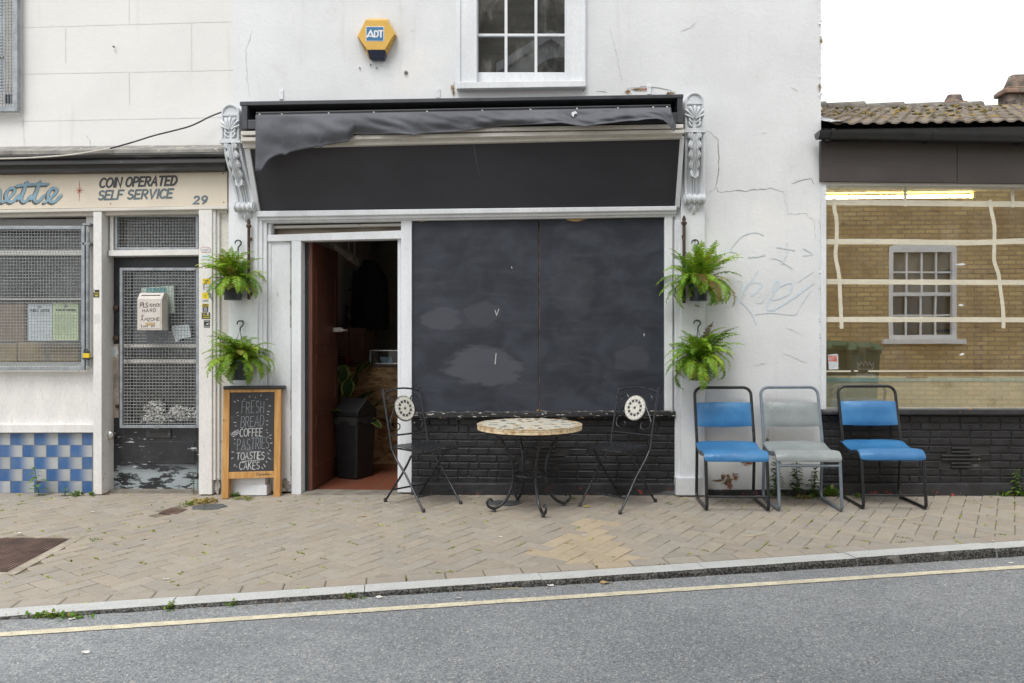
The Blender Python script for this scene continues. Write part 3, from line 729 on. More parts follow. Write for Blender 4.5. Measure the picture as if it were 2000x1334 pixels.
# ---- upper sash window
uwn = mb = MB(); win = None
mb.slab([(891, -140), (931, -140), (931, 172), (891, 174)], -.035, .03); mb.slab([(1106, -140), (1145, -140), (1145, 170), (1106, 171)], -.035, .03)
mb.rect(893, -140, 899, 172, -.05, -.02); mb.rect(1137, -140, 1143, 170, -.05, -.02)
mb.slab([(893, 160), (1144, 157), (1144, 169), (893, 173)], -.065, .03)
win = mb.build('upper_window', M_WPAINT, cafe, bevel=.003)
mb = MB(); Y = .05
mb.rect(931, 141, 1107, 160, Y - .02, Y + .02); mb.rect(927, -300, 933, 141, Y - .02, Y + .02); mb.rect(1103, -300, 1110, 141, Y - .02, Y + .02)
for a, b_ in ((985.5, 991), (1044, 1049.5)): mb.rect(a, -300, b_, 141, Y - .016, Y + .012)
for a, b_ in ((65.5, 70.5),): mb.rect(931, a, 1106, b_, Y - .0145, Y + .011)
mb.build('sash_bars', M_WPAINT, win, bevel=.003)
mb = MB(); mb.quad(928, -330, 1110, 145, Y + .004)
G_UP = glass('upper_window_glass', .20, (.8, .82, .8), .24); mb.build('pane', G_UP, win)
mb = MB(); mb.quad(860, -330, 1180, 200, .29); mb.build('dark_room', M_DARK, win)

# ---- pilasters with moulded edge and base
def pilaster(p0, p1, mould, base):
    mb = MB(); mb.rect(p0, 255, p1, 968, -.05, .0)
    for a, b_, y in mould: mb.rect(a, 430, b_, 966, y, .0)
    for a, b_, t, y in base: mb.rect(a, t, b_, 968, y, .0)
    return mb.build('pilaster', M_WPAINT, cafe, bevel=.006)
pilaster(446, 503, [(503, 512, -.03), (512, 521, -.012)], [(449, 518, 921, -.085), (447, 521, 948, -.09)])
pilaster(1330, 1377, [(1318, 1330, -.02)], [(1320, 1383, 933, -.085)])
mb = MB(); mb.rect(1321, 957, 1606, 975, -.022, .0); mb.build('base_strip', M_PLINTH, cafe, bevel=.004)

# ---- fascia, its trims and cornice
YT, YBm = -.25, -.03
mb = MB(); mb.slab([(483, 288), (1334, 267), (1321, 403), (499, 412)], [YT, YT, YBm, YBm], [.0] * 4); mb.build('fascia_board', M_FASCIA, cafe)
mb = MB(); ribbon(mb, ([(926, 283), (929, 305), (934, 335), (938, 346)]), [1.2, 2.2, 1.0, .5], lambda x, y, l: W(x, y, YT + (YBm - YT) * (y - 277) / 130 - .006 - l), 0, .001); mb.build('scuff_mark', pm('pale_scuff', (.10, .10, .11), .7), cafe, recalc=False)
mb = MB()
mb.slab([(476, 286), (487, 286), (507, 411), (497, 413)], [YT - .02, YT - .02, YBm - .02, YBm - .02], [0] * 4)
mb.build('fascia_trim', M_WPAINT, cafe, bevel=.004); mb = MB()
mb.slab([(1329, 266), (1337, 266), (1328, 405), (1319, 405)], [YT - .02, YT - .02, YBm - .02, YBm - .02], [0] * 4)
mb.build('fascia_trim', M_WPAINT, cafe, bevel=.004)
mb = MB()
mb.slab([(470, 256), (1335, 242), (1335, 250), (470, 264)], -.335, 0); mb.slab([(470, 264), (1335, 250), (1335, 254), (470, 268)], -.29, 0)
mb.slab([(470, 268), (1336, 252.5), (1336, 260), (470, 276)], -.325, 0); mb.slab([(470, 276), (1334, 260), (1334, 262.5), (470, 279)], -.30, 0)
mb.slab([(474, 279), (1333, 262), (1333, 269), (474, 289)], -.285, 0)
mb.build('fascia_cornice', M_CPAINT, cafe, bevel=.004)
mb = MB()
mb.slab([(499, 412), (1322, 402), (1322, 411), (499, 424)], -.06, .06); mb.slab([(503, 424), (1321, 411), (1321, 418), (503, 431)], -.035, .06)
mb.slab([(506, 431), (1319, 418), (1319, 423), (506, 435)], -.015, .06)
mb.build('head_moulding', M_WPAINT, cafe, bevel=.008)

# ---- timber shopfront
mb = MB()
mb.slab([(520, 459), (784, 450), (784, 466), (520, 472)], .0, .10)                      # door head rail
mb.build('shopfront_frame', M_WPAINT, cafe, bevel=.004); mb = MB(); mb.rect(516, 425, 529, 965, .012, .10); mb.build('shopfront_frame', M_WPAINT, cafe, bevel=.004); mb = MB(); mb.rect(569, 471, 588, 966, .0, .16)             # left stile, door jamb
mb.build('shopfront_frame', M_WPAINT, cafe, bevel=.004); mb = MB(); mb.slab([(783, 421), (804, 420), (804, 962), (783, 962)], .0, .10); mb.build('shopfront_frame', M_WPAINT, cafe, bevel=.004); mb = MB(); mb.rect(776.5, 466, 783, 962, .03, .16); mb.build('door_jamb', M_WPAINT, cafe, bevel=.004); mb = MB()
mb.slab([(1298, 412), (1314, 412), (1314, 803), (1298, 803)], -.012, .10); mb.build('shopfront_frame', M_WPAINT, cafe, bevel=.004); mb = MB()
mb.rect(1315, 418, 1320, 803, .012, .10)
mb.build('shopfront_frame', M_WPAINT, cafe, bevel=.004)
mb = MB(); mb.rect(528, 470, 568, 960, .022, .06); mb.build('side_panel', M_WPAINT, cafe, bevel=.003)
mb = MB(); mb.rect(566.2, 472, 568.6, 640, .021, .03); mb.rect(566.6, 760, 568.4, 800, .021, .03); mb.rect(555, 471.2, 568, 473, .021, .03); mb.rect(567, 850, 568.3, 930, .021, .03)
blotch(mb, 558, 945, 7, 9, .02, 0, 3); blotch(mb, 563, 952, 5, 7, .02, 0, 4, .003); mb.build('panel_gap', M_CRACK, cafe)
mb = MB(); mb.rect(529, 430, 784, 462, .115, .14); mb.build('transom_void', M_ROTWOOD, cafe)
mb = MB(); mb.slab([(529, 441), (783, 436), (783, 441), (529, 446)], .06, .11); mb.rect(524, 430, 530, 462, .05, .11); mb.build('transom_slat', M_CPAINT, cafe, bevel=.002)
mb = MB(); mb.slab([(529, 432), (783, 424), (783, 434), (529, 439)], .07, .11); mb.build('transom_rail', M_ROTWOOD, cafe)

def board(c, o):
    mb = MB(); mb.slab(c, .02, .045); bo = mb.build('chalk_board', M_BLACKBOARD, cafe, bevel=.003)
    return bo
b1 = board([(804, 430), (1051, 428), (1052.5, 805), (804, 806)], 0); b2 = board([(1054, 424), (1298, 421), (1298, 803.5), (1055, 804.5)], 1)
b1['label'] = 'left black board with wiped grey chalk patches'; b2['label'] = 'right black board with torn orange top edge'
mb = MB(); mb.slab([(1051.6, 428), (1053.6, 424), (1054.6, 804), (1052.6, 805)], .042, .06); mb.build('board_gap', M_ROTWOOD, cafe)
mb = MB()
for (pts, s_) in (([(1100, 424), (1108, 430), (1118, 432), (1128, 433), (1138, 430), (1149, 427), (1148, 423), (1100, 423)], 0), ([(813, 431), (822, 433), (832, 432), (832, 430), (813, 430)], 0),
                  ([(1055, 427), (1080, 427), (1110, 426), (1110, 424), (1055, 424)], 0), ([(1010, 806), (1030, 803.5), (1046, 803), (1052, 799), (1052.5, 806)], 0), ([(1056, 799), (1058, 803), (1080, 804), (1080, 806), (1056, 806)], 0)):
    mb.add([W(x, y, .018 - .0002 * i) for i, (x, y) in enumerate(pts)], [tuple(range(len(pts) - 1, -1, -1))])
mb.build('torn_edge', M_RAWEDGE, cafe, recalc=False)
M_CHALK = pm('white_chalk', (.66, .67, .68), .95, mott=.1, ms=30, fine=.3, fs=250, spots=[dict(c=(.20, .20, .21), s=150, t=.60, soft=.05)])
M_CHALKF = pm('faint_chalk', (.30, .315, .335), .95, mott=.15, ms=30, fine=.3, fs=250, spots=[dict(c=(.09, .09, .10), s=130, t=.52, soft=.06)])
mb = MB()
for i, P in enumerate([[(967, 606), (970, 616), (974, 604)], [(969, 690), (967, 711)], [(1258, 652), (1258, 656)], [(999, 521), (1000, 524)]]): ribbon(mb, P, 1.5, on(.019), 0, .001 + i * .0002)
mb.build('chalk_mark', M_CHALK, cafe, recalc=False)
mb = MB(); mb.slab([(806, 426), (1051, 423), (1051, 427), (806, 429.5)], .022, .06); mb.build('board_edging', M_WPAINT, cafe)
mb = MB(); mb.slab([(1311, 425), (1315, 425), (1315, 803), (1311, 803)], .03, .06)
mb.build('frame_gap', M_AWNIN, cafe)
mb = MB(); mb.slab([(800, 805.5), (1320, 802.5), (1320, 813), (800, 817)], -.055, .10); mb.slab([(800, 817), (1320, 813), (1320, 816), (800, 820)], -.035, .10); mb.build('window_sill', M_SILL, cafe, bevel=.006)

# ---- black brick below the boards, with an air brick and plinth
def brickfield(mb, x0, x1, z0, z1, yf, ch, bl, seed, skip=(), m=0, joint=.009):
    rnd = random.Random(seed); n = max(1, round((z1 - z0) / ch)); ch = (z1 - z0) / n; k = 0
    for r in range(n):
        za, zb = z0 + r * ch + joint / 2, z0 + (r + 1) * ch - joint / 2
        x = x0 - (bl / 2 if r % 2 else 0) - rnd.uniform(0, .02)
        while x < x1:
            L = bl * rnd.choice((1, 1, 1, 1, .98, .5, 1.02)); a, b_ = max(x0, x + joint / 2), min(x1, x + L - joint / 2); x += L
            if b_ - a < .012: continue
            if any(s_[0] < (a + b_) / 2 < s_[1] and s_[2] < (za + zb) / 2 < s_[3] for s_ in skip): continue
            dy = rnd.uniform(-.003, .003); mb.chbox(a, b_, za + rnd.uniform(-.001, .001), zb + rnd.uniform(-.001, .001), yf + dy, yf + .05, .005, m)
def airbrick(parent, px0, px1, rows, Y):
    mb = MB(); x0, x1 = px0, px1
    mb.rect(x0, rows[0], x1, rows[-1], Y + .03, Y + .04); h = mb.build('air_vent', M_AWNIN, parent)
    mb = MB()
    for i, (a, b_, t, u) in enumerate(VENT(px0, px1, rows)): mb.rect(a, t, b_, u, Y - .012, Y + .03)
    mb.build('vent_slat', M_PLINTH, h, bevel=.003)
def VENT(x0, x1, rows):
    w_ = x1 - x0; m0, m1 = x0 + w_ * .25, x1 - w_ * .25; t, b_ = rows[0], rows[-1]; h = (b_ - t) / 6.2
    out = []
    for k, (a, c) in enumerate(((m0, m1), (m0, m1), (x0, x1), (x0, x1), (m0, m1), (m0, m1))):
        y = t + k * h * 1.06; out.append((a, c, y, y + h * .42))
    return out
BX0, BX1 = WX(803, 0), WX(1320, 0); zb0, zb1 = W(1060, 947, 0).z, W(1060, 818, 0).z
va = [W(1026, 872, 0), W(1103, 918, 0)]
mb = MB(); brickfield(mb, BX0, BX1, zb0, zb1, .0, .0625, .165, 2, [(va[0].x, va[1].x, va[1].z, va[0].z)])
mb.build('stall_riser_brick', M_BLKBRICK, cafe)
mb = MB(); mb.box(BX0, BX1, .009, .1, -.1, zb1 + .03); mb.build('stall_riser_mortar', M_MORTAR, cafe)
airbrick(cafe, 1026, 1103, (872, 918), .0)
mb = MB(); mb.slab([(803, 945), (1320, 946), (1320, 975), (803, 972)], -.03, .05); mb.slab([(803, 943), (1320, 944), (1320, 947), (803, 946)], -.022, .04); mb.build('plinth', M_PLINTH, cafe, bevel=.006)

# ---- ornate corbels
def corbel(pxb, pxt, top, sgn, name_label):
    """block above, scrolled bracket below; pxb bracket centre at its foot, pxt block centre"""
    cx = W(pxb, 380, -.06).x; bx = W(pxt, 230, -.20).x; dz = (top - 182) * -.004255
    zt = W(pxt, top, -.2).z
    root = MB()
    # arched block
    hw, hb = .077, .30; zc = zt - hw
    out = [(bx - hw, zt - hb)] + [(bx + hw * math.cos(R(a)), zc + hw * math.sin(R(a))) for a in range(180, -1, -15)] + [(bx + hw, zt - hb)]
    root.prism(out, -.225, .0); root.box(bx - hw - .012, bx + hw + .012, -.245, .0, zt - hb - .022, zt - hb)
    # raised rim and sunk arch
    def rim(pts, r): root.tube([(x, -.228, z) for x, z in pts], r, 6)
    rim([(bx - hw + .010, zt - hb + .008), (bx - hw + .010, zc)] + [(bx + (hw - .010) * math.cos(R(a)), zc + (hw - .010) * math.sin(R(a))) for a in range(180, -1, -15)] + [(bx + hw - .010, zt - hb + .008), (bx - hw + .010, zt - hb + .008)], .010)
    root.box(bx - hw + .008, bx + hw - .008, -.234, -.2, zt - .098, zt - .084)
    # palmette in the block
    pc = zt - .245
    for a in range(-66, 67, 22):
        d = Vector((math.sin(R(a)), 0, math.cos(R(a)))); L = .098 if abs(a) < 50 else .075
        root.tube([Vector((bx, -.232, pc + .03)) + d * (.01 + L * t) + Vector((0, -.012 * math.sin(3.1 * t), 0)) for t in (0, .3, .6, .85, 1)], [.005, .008, .011, .011, .005], 6)
    for sx in (-1, 1):
        for q in (0, .034): root.tube([(bx + sx * .012, -.228, pc - .03 + q), (bx + sx * .035, -.238, pc - .02 + q), (bx + sx * .044, -.234, pc + .004 + q), (bx + sx * .034, -.23, pc + .012 + q)], [.006, .010, .009, .004], 6)
    # bracket: S profile
    z1 = zt - hb - .022; z0 = z1 - .50; hw2 = .072
    prof = []
    for i in range(25):
        t = i / 24; y = -.215 + .135 * (t ** .8) - .02 * math.sin(2 * math.pi * t); prof.append((y, z1 - t * (z1 - z0)))
    lean = lambda z: bx + (cx - bx) * max(0, min(1, (z1 - z) / (z1 - z0)))
    n = len(prof)
    for s0_, s1_, dy in ((-hw2, -hw2 + .018, 0), (hw2 - .018, hw2, 0), (-hw2 + .018, hw2 - .018, .014)):
        vs = []
        for (y, z) in prof: vs += [(lean(z) + s0_, y + dy, z), (lean(z) + s1_, y + dy, z), (lean(z) + s1_, 0, z), (lean(z) + s0_, 0, z)]
        fs = []
        for i in range(n - 1):
            o = 4 * i; fs += [(o, o + 1, o + 5, o + 4), (o + 1, o + 2, o + 6, o + 5), (o + 3, o, o + 4, o + 7)]
        fs += [(0, 3, 2, 1), (4 * n - 4, 4 * n - 3, 4 * n - 2, 4 * n - 1)]; root.add(vs, fs)
    for k in (-.02, 0, .02):      # fluting under the leaf
        root.tube([(lean(z) + k, y + .010, z) for (y, z) in prof[13:]], .009, 6)
    base = root.build('corbel', M_CORBEL, cafe, smooth=45)
    base['label'] = name_label
    # acanthus leaf hugging the bracket
    lf = MB(); LZ = .33
    def yat(z):
        t = max(0, min(1, (z1 - z) / (z1 - z0))); return -.215 + .135 * (t ** .8) - .02 * math.sin(2 * math.pi * t)
    def leaf(u, v):
        s_ = 2 * u - 1; lob = abs(math.sin(v * math.pi * 4.5 + .4)); w_ = (.034 + .028 * lob) * (1 - .35 * v) * (1 if v < .93 else .8)
        z = z1 - .015 - LZ * v + .018 * (1 - lob) * abs(s_) + abs(s_) * .02
        h = .034 * (1 - .55 * abs(s_) ** 1.5) + .010 * math.cos(s_ * math.pi * 5) * (1 - abs(s_)) + (.012 * lob) * abs(s_) + (.03 * max(0, (v - .8) / .2) ** 1.5)
        if abs(s_) > .98: h = .002
        return Vector((lean(z) + s_ * w_, yat(z) - h, z))
    lf.grid(24, 54, leaf); lf.build('acanthus_leaf', M_CORBEL, base, smooth=60)
    # scroll roll at the foot
    sc = MB(); hw3 = .082; pr = []
    for i in range(41):
        u = -1 + i / 20; rr = .036 + .006 * math.cos(u * math.pi * 4) + (.004 if abs(u) > .8 else 0); pr.append((rr if abs(u) < 1 else .03, cx + u * hw3))
    sc.lathe(pr, (0, -.085, z0 + .005), 18, 'x')
    for sx in (-1, 1): sc.lathe([(.030, cx + sx * (hw3 - .004)), (.030, cx + sx * (hw3 + .004)), (.012, cx + sx * (hw3 + .007))], (0, -.085, z0 + .005), 14, 'x')
    sc.build('scroll', M_CORBEL, base, smooth=50)
    # shell drop
    sh = MB(); zz = z0 - .025
    def shell(u, v):
        a = R(-105 + 210 * u); ro = .095 * (.86 + .14 * abs(math.cos(a * 3.4))); r = ro * v; sq = .66
        return Vector((cx + math.sin(a) * r * sq, -.06 - .045 * math.sin(math.pi * min(1, v * .85 + .1)) * (1 - .35 * abs(math.sin(a * 3.4))) + .02 * v, zz - math.cos(a) * r * 1.12 + .01))
    sh.grid(40, 10, shell); sh.build('shell_drop', M_CORBEL, base, smooth=60)
    return base
corbel(481, 453, 205, -1, 'left corbel, leaning inwards as it goes down')
corbel(1355, 1355, 182, 1, 'right corbel with upright scrolled bracket')

# ---- brown iron rods below the corbels
def rod(px, t, b_, seed):
    c = W(px, t, -.09); d = W(px, b_, -.09); mb = MB()
    mb.tube([(c.x, -.09, c.z), (d.x, -.09, d.z)], .013, 8); mb.lathe([(.012, 0), (.022, .004), (.024, .02), (.013, .03), (.016, .05), (.006, .075)], (c.x, -.09, c.z - .03), 8)
    for z in (c.z - .12, d.z + .05): mb.box(c.x - .012, c.x + .012, -.09, .0, z - .012, z + .012)
    tag(mb.build('awning_rod', M_BROWN, cafe, smooth=40))
rod(486, 438, 585, 1); rod(1336, 432, 592, 2)

# ---- door, its hinges and the room inside
M_DOOR = pm('red_brown_door', (.125, .043, .027), .45, mott=.2, ms=4, fine=.12, fs=60, bump=.2, st=(1, 1, .15), spots=[dict(c=(.30, .16, .10), s=18, t=.72, soft=.02, st=(1, 1, .3))])
M_DOOREDGE = pm('black_door_edge', (.030, .030, .034), .5, mott=.2, ms=10, spots=[dict(c=(.5, .10, .06), s=14, t=.66, soft=.02, st=(1, 1, .35)), dict(c=(.62, .55, .44), s=22, t=.69, soft=.02, st=(1, 1, .3))])
hx = WX(600, .10)
mb = MB(); dt = W(600, 471, .10).z; db = .012 + gz(hx)
mb.box(hx, hx + .044, .10, .86, db, dt)
door = mb.build('door', [M_DOOR], cafe, bevel=.002); door['label'] = 'red brown door standing open into the dark cafe'
mb = MB(); mb.box(hx - .047, hx - .0005, .095, .16, db, dt); mb.box(hx, hx + .012, .0985, .0999, db, dt); mb.build('door_edge', M_DOOREDGE, door)
mb = MB()
for za, zb_ in ((.18, .62), (.75, 1.15), (1.25, 1.9)):
    mb.tube([(hx + .044, .2, za), (hx + .044, .76, za), (hx + .044, .76, zb_), (hx + .044, .2, zb_)], .008, 5, True)
mb.build('door_moulding', M_DOOR, door)
M_CHROME = pm('worn_chrome', (.62, .62, .62), .3, .8, mott=.1, ms=20)
M_PLASTW = pm('white_plastic', (.75, .74, .71), .4)
mb = MB(); hz_ = W(620, 644, .70).z; mb.box(hx + .044, hx + .13, .70, .73, hz_ - .02, hz_ + .02); mb.box(hx + .10, hx + .155, .69, .80, hz_ - .012, hz_ + .004); mb.build('door_handle', M_PLASTW, door, bevel=.004)
M_HINGE = pm('red_hinge', (.26, .05, .04), .6, .2, mott=.3, ms=40)
for py in (518, 740, 890):
    c = W(589.5, py, .09); mb = MB(); mb.tube([(c.x, .088, c.z - .055), (c.x, .088, c.z + .055)], .0075, 8); mb.build('hinge', M_HINGE, door)

M_TILEF = None
def redtile():
    b = NB('red_quarry_tile'); x = b.n('ShaderNodeTexBrick'); x.offset = 0; x.inputs['Scale'].default_value = 1
    x.inputs['Color1'].default_value = (.21, .072, .042, 1); x.inputs['Color2'].default_value = (.17, .058, .036, 1); x.inputs['Mortar'].default_value = (.16, .10, .07, 1)
    x.inputs['Mortar Size'].default_value = .006; x.inputs['Brick Width'].default_value = .30; x.inputs['Row Height'].default_value = .30
    b.l(b.pos, x.inputs[0]); b.bsdf(x.outputs[0], .35, 0, None, .4); return b.m
M_TILEF = redtile()
def osb():
    b = NB('strand_board'); c = None
    v1 = b.n('ShaderNodeTexVoronoi'); v1.inputs['Scale'].default_value = 13; mp = b.n('ShaderNodeMapping'); mp.inputs['Rotation'].default_value = (0, R(35), 0); mp.inputs['Scale'].default_value = (1, 1, 3.2); b.l(b.pos, mp.inputs[0])
    nn = b.n('ShaderNodeTexNoise'); nn.inputs['Scale'].default_value = 3.5; b.l(b.pos, nn.inputs['Vector'])
    ad = b.n('ShaderNodeVectorMath', operation='ADD'); sc_ = b.n('ShaderNodeVectorMath', operation='SCALE'); b.l(nn.outputs['Color'], sc_.inputs[0]); sc_.inputs['Scale'].default_value = .55
    b.l(mp.outputs[0], ad.inputs[0]); b.l(sc_.outputs[0], ad.inputs[1]); b.l(ad.outputs[0], v1.inputs['Vector'])
    sv = b.n('ShaderNodeSeparateColor'); b.l(v1.outputs['Color'], sv.inputs[0])
    c = b.ramp(sv.outputs[0], [(0, (.32, .18, .08)), (.35, (.50, .31, .15)), (.7, (.64, .42, .22)), (1, (.74, .52, .30))])
    c = b.mix(b.step(b.noise(60, 3, .6, (1, 1, 2)), .4, .7, 0, .35), c, (.15, .07, .03)); b.bsdf(c, .6, 0, None, .3); return b.m
M_OSB = osb()
M_ROOMWALL = pm('grey_room_wall', (.60, .57, .54), .8, mott=.1, ms=2)
M_CEIL = pm('room_ceiling', (.65, .61, .57), .8)
IX0, IX1 = CW0 + .25, CW1 - .25
mb = MB(); mb.box(IX0, IX1, .17, 4.0, -.12, .0 + gz(-1.8) + .0); cf = mb.build('cafe_floor', M_TILEF, cafe)
mb = MB(); mb.box(IX0, IX1, 3.6, 3.7, 0, 2.9); mb.box(IX0, IX0 + .04, .17, 3.6, 0, 2.9); mb.box(-.62, -.58, .17, 3.6, 0, 2.9); mb.build('room_wall', M_ROOMWALL, cafe)
mb = MB(); mb.box(IX0, IX1, .17, 3.7, 2.62, 2.7); mb.box(IX0, IX1, 1.15, 1.32, 2.50, 2.62); mb.build('room_ceiling', M_CEIL, cafe)
M_STONE = pm('worn_step_stone', (.22, .20, .17), .9, mott=.2, ms=8)
mb = MB(); mb.box(WX(588, 0), WX(783, 0), -.03, .17, -.1, gz(-1.8) + .006); mb.build('door_step', M_STONE, cafe, bevel=.006)
# ================================================================== LAUNDRY SHOP (left)
M_CREAM = pm('cream_render', (.735, .733, .724), .85, mott=.03, ms=1.5, fine=.025, fs=80, bump=.25, bs=30, bd=.005,
             spots=[dict(c=(.60, .57, .52), s=2.6, t=.63, soft=.14, a=.6, st=(1, 1, .5)), dict(c=(.50, .48, .44), s=30, t=.735, soft=.03, a=.6), dict(c=(.55, .52, .47), s=9, d=5, t=.58, soft=.16, st=(1, 1, .09), a=.25)])
M_LWPAINT = pm('worn_white_paint', (.73, .725, .705), .55, mott=.05, ms=6, fine=.06, fs=120, bump=.25, bs=60, bd=.003, st=(1, 1, .3),
              spots=[dict(c=(.30, .26, .22), s=15, t=.655, soft=.03, st=(1, 1, .45), z=(-.2, .45, .15), a=.8), dict(c=(.42, .36, .28), s=12, t=.66, soft=.06, st=(1, 1, .3), a=.6), dict(c=(.50, .45, .38), s=5, d=8, r=.7, t=.56, soft=.14, st=(1, 1, .4), a=.4), dict(c=(.07, .06, .05), s=22, t=.72, soft=.015, st=(1, 1, .5), z=(-.2, .3, .1))])
M_SIGN = pm('cream_sign_board', (.67, .60, .49), .5, mott=.035, ms=4, fine=.03, fs=120, bump=.08, spots=[dict(c=(.50, .45, .38), s=5, t=.66, soft=.12, st=(.4, 1, 1.5), a=.5)])
M_CORN = pm('black_cornice_paint', (.038, .038, .040), .5, mott=.15, ms=6, bump=.3, bs=40, bd=.004, st=(.3, 1, 1),
            spots=[dict(c=(.20, .23, .27), s=20, t=.69, soft=.03), dict(c=(.12, .12, .12), s=8, t=.58, soft=.08, st=(.2, 1, 2), a=.6)])
M_LEAD = pm('grey_lead_flashing', (.27, .26, .24), .7, .1, mott=.2, ms=8, bump=.4, bs=40, spots=[dict(c=(.50, .48, .42), s=14, t=.60, soft=.05), dict(c=(.10, .09, .08), s=18, t=.66, soft=.03)])
M_GALV = pm('galvanised_steel', (.34, .365, .39), .48, .55, mott=.15, ms=14, fine=.08, fs=120, bump=.1)
M_WIRE = pm('grille_wire', (.40, .415, .42), .5, .3, mott=.12, ms=20)
M_BLKDOOR = pm('scuffed_black_door', (.022, .023, .028), .5, mott=.25, ms=7, fine=.15, fs=80, bump=.4, bs=40, bd=.004,
              spots=[dict(c=(.30, .34, .36), s=12, d=8, r=.7, t=.475, soft=.03, st=(.4, 1, 1.5), z=(-.1, .17, .07)), dict(c=(.45, .48, .5), s=34, t=.64, soft=.02, st=(.35, 1, 1.6), z=(-.1, .50, .12)),
                     dict(c=(.10, .30, .46), s=26, t=.70, soft=.02, z=(1.2, 2.0, .1)), dict(c=(.4, .4, .4), s=60, t=.72, soft=.02)])
M_RUSTPL = pm('rusty_beige_plate', (.40, .34, .29), .6, .2, mott=.2, ms=14, spots=[dict(c=(.25, .14, .08), s=20, t=.60, soft=.08)])
M_CARD = pm('brown_cardboard', (.36, .235, .13), .85, mott=.1, ms=6)
M_CARD2 = pm('tan_cardboard', (.47, .34, .19), .85, mott=.1, ms=6)
M_PAPERB = pm('pale_blue_paper', (.58, .66, .70), .8, mott=.03)
M_PAPERG = pm('pale_green_paper', (.56, .67, .45), .8, mott=.03)
M_PAPERT = pm('mint_paper', (.50, .60, .53), .8, mott=.05)
M_PRINT = pm('grey_print', (.28, .30, .31), .8)
M_PRINTD = pm('dark_print', (.06, .07, .08), .8)
M_TEAL = pm('teal_print', (.05, .36, .40), .8)
M_LROOM = pm('dim_laundry_wall', (.055, .06, .07), .8, mott=.2, ms=2)
M_SHUTTER = pm('grey_shutter_box', (.20, .20, .20), .5, mott=.1)
G_SHOP = glass('laundry_glass', .07, (.78, .82, .84), .12)

LW0, LW1 = WX(-520, 0), CW0
laun = thing('laundry_building', 'cream laundry shop with painted sign board, black grilled door and blue tiled base', 'building', (WX(200, 0), 0, 0))
Yw = .012
zs_top = W(200, 300, 0).z
uwx = (WX(-140, Yw), WX(24, Yw)); uwz = (W(0, 203, Yw).z, W(0, 203, Yw).z + 1.5)
mb = MB(); wallgrid(mb, [LW0, LW1], [zs_top - .35, WT - .1], [(uwx[0], uwx[1], uwz[0], uwz[1])], Yw, .3)
mb.box(LW0, LW0 + .25, .3, 5.5, -.3, WT - .1); mb.box(LW0, LW1, 5.2, 5.5, -.3, WT - .1); mb.box(LW0 , WX(-220, .1), .06, .3, -.3, zs_top - .35)
mb.build('wall', M_CREAM, laun)
mb = MB(); mb.box(LW0 - .05, LW1, -.05, 5.55, WT - .1, WT + .02); mb.build('roof', M_DARK, laun)
M_LINE = pm('render_joint_line', (.645, .635, .615), .95, mott=.05, ms=30)
mb = MB()
jl = [((37, 54), (452, 42)), ((37, 145), (455, 137)), ((40, 237), (440, 229)), ((252, 48), (252, 0)), ((128, 52), (128, 122)), ((374, 46), (374, 138)), ((252, 142), (253, 205))]
rnd = random.Random(2)
for i, (a, b_) in enumerate(jl):
    n = 30; P = [(a[0] + (b_[0] - a[0]) * t / n + rnd.uniform(-.25, .25), a[1] + (b_[1] - a[1]) * t / n + rnd.uniform(-.25, .25)) for t in range(n + 1)]
    ws = [rnd.uniform(.5, 1.25) for _ in P]; ribbon(mb, P, ws, on(Yw), 0, .001 + i * .0002, caps=False)
mb.build('joint_line', M_LINE, laun, recalc=False)
cracks(laun, M_CRACKF, [[(38, 215), (45, 235), (48, 290)], [(165, 262), (176, 275), (178, 288)]], Yw, 1.1, 9)
# grilled upper window at the frame edge
M_UGLASS = glass('laundry_upper_glass', .35, (.8, .83, .85), .1)
uwin = MB(); 
uwin.rect(8, -260, 24, 203, .03, .12); uwin.rect(-140, 183, 24, 203, .03, .12); uwin.rect(-30, -260, -22, 190, .06, .1); uwin.rect(-140, 108, 5, 112, .06, .1)
uwin = uwin.build('upper_window', M_CPAINT, laun, bevel=.004)
mb = MB(); mb.quad(-140, -260, 12, 190, .085); mb.build('pane', M_UGLASS, uwin)
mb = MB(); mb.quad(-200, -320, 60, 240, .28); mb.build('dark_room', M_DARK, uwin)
mb = MB(); mb.rect(26, -300, 33.5, 217, -.06, -.02); mb.rect(-160, 208, 26, 217, -.06, -.02)
for k in range(28): mb.rect(26 - 5.6 * (k + 1), -300, 26 - 5.6 * (k + 1) + 1.1, 208, -.045, -.041)
for k in range(80): mb.rect(-140, 202 - 6.2 * k, 26, 202 - 6.2 * k + 1.0, -.041, -.037)
mb.build('window_grille', M_GALV, uwin)

# cornice, lead, sign board
mb = MB(); mb.slab([(-200, 288), (437, 283), (437, 291), (-200, 297)], [-.03] * 2 + [-.20] * 2, .02)
mb.slab([(-200, 297), (437, 291), (437, 297), (-200, 305)], -.20, .02); mb.build('lead_flashing', M_LEAD, laun, bevel=.003)
xa, xb = W(-200, 310, -.16).x, W(439, 310, -.16).x
def corn(mb, prof):
    vs = []
    for (px, k) in ((-200, 0), (440, 1)):
        for (y, pz) in prof:
            q = W(px, pz - (8 if k else 0) * 1.0 + 4, y); vs.append(q)
    n = len(prof); fs = [(i, i + 1, n + i + 1, n + i) for i in range(n - 1)] + [tuple(range(n)), tuple(range(2 * n - 1, n - 1, -1))]
    mb.add(vs, fs)
mb = MB(); corn(mb, [(.02, 296), (-.195, 300), (-.20, 304), (-.19, 309), (-.165, 311), (-.175, 315), (-.175, 321), (-.14, 324), (-.125, 329), (-.125, 335), (-.07, 340), (.02, 341)])
mb.build('cornice', M_CORN, laun, smooth=30)
mb = MB(); mb.slab([(-250, 344), (443, 333), (444, 402), (-250, 413)], -.05, .05); sign = mb.build('sign_board', M_SIGN, laun, bevel=.003)
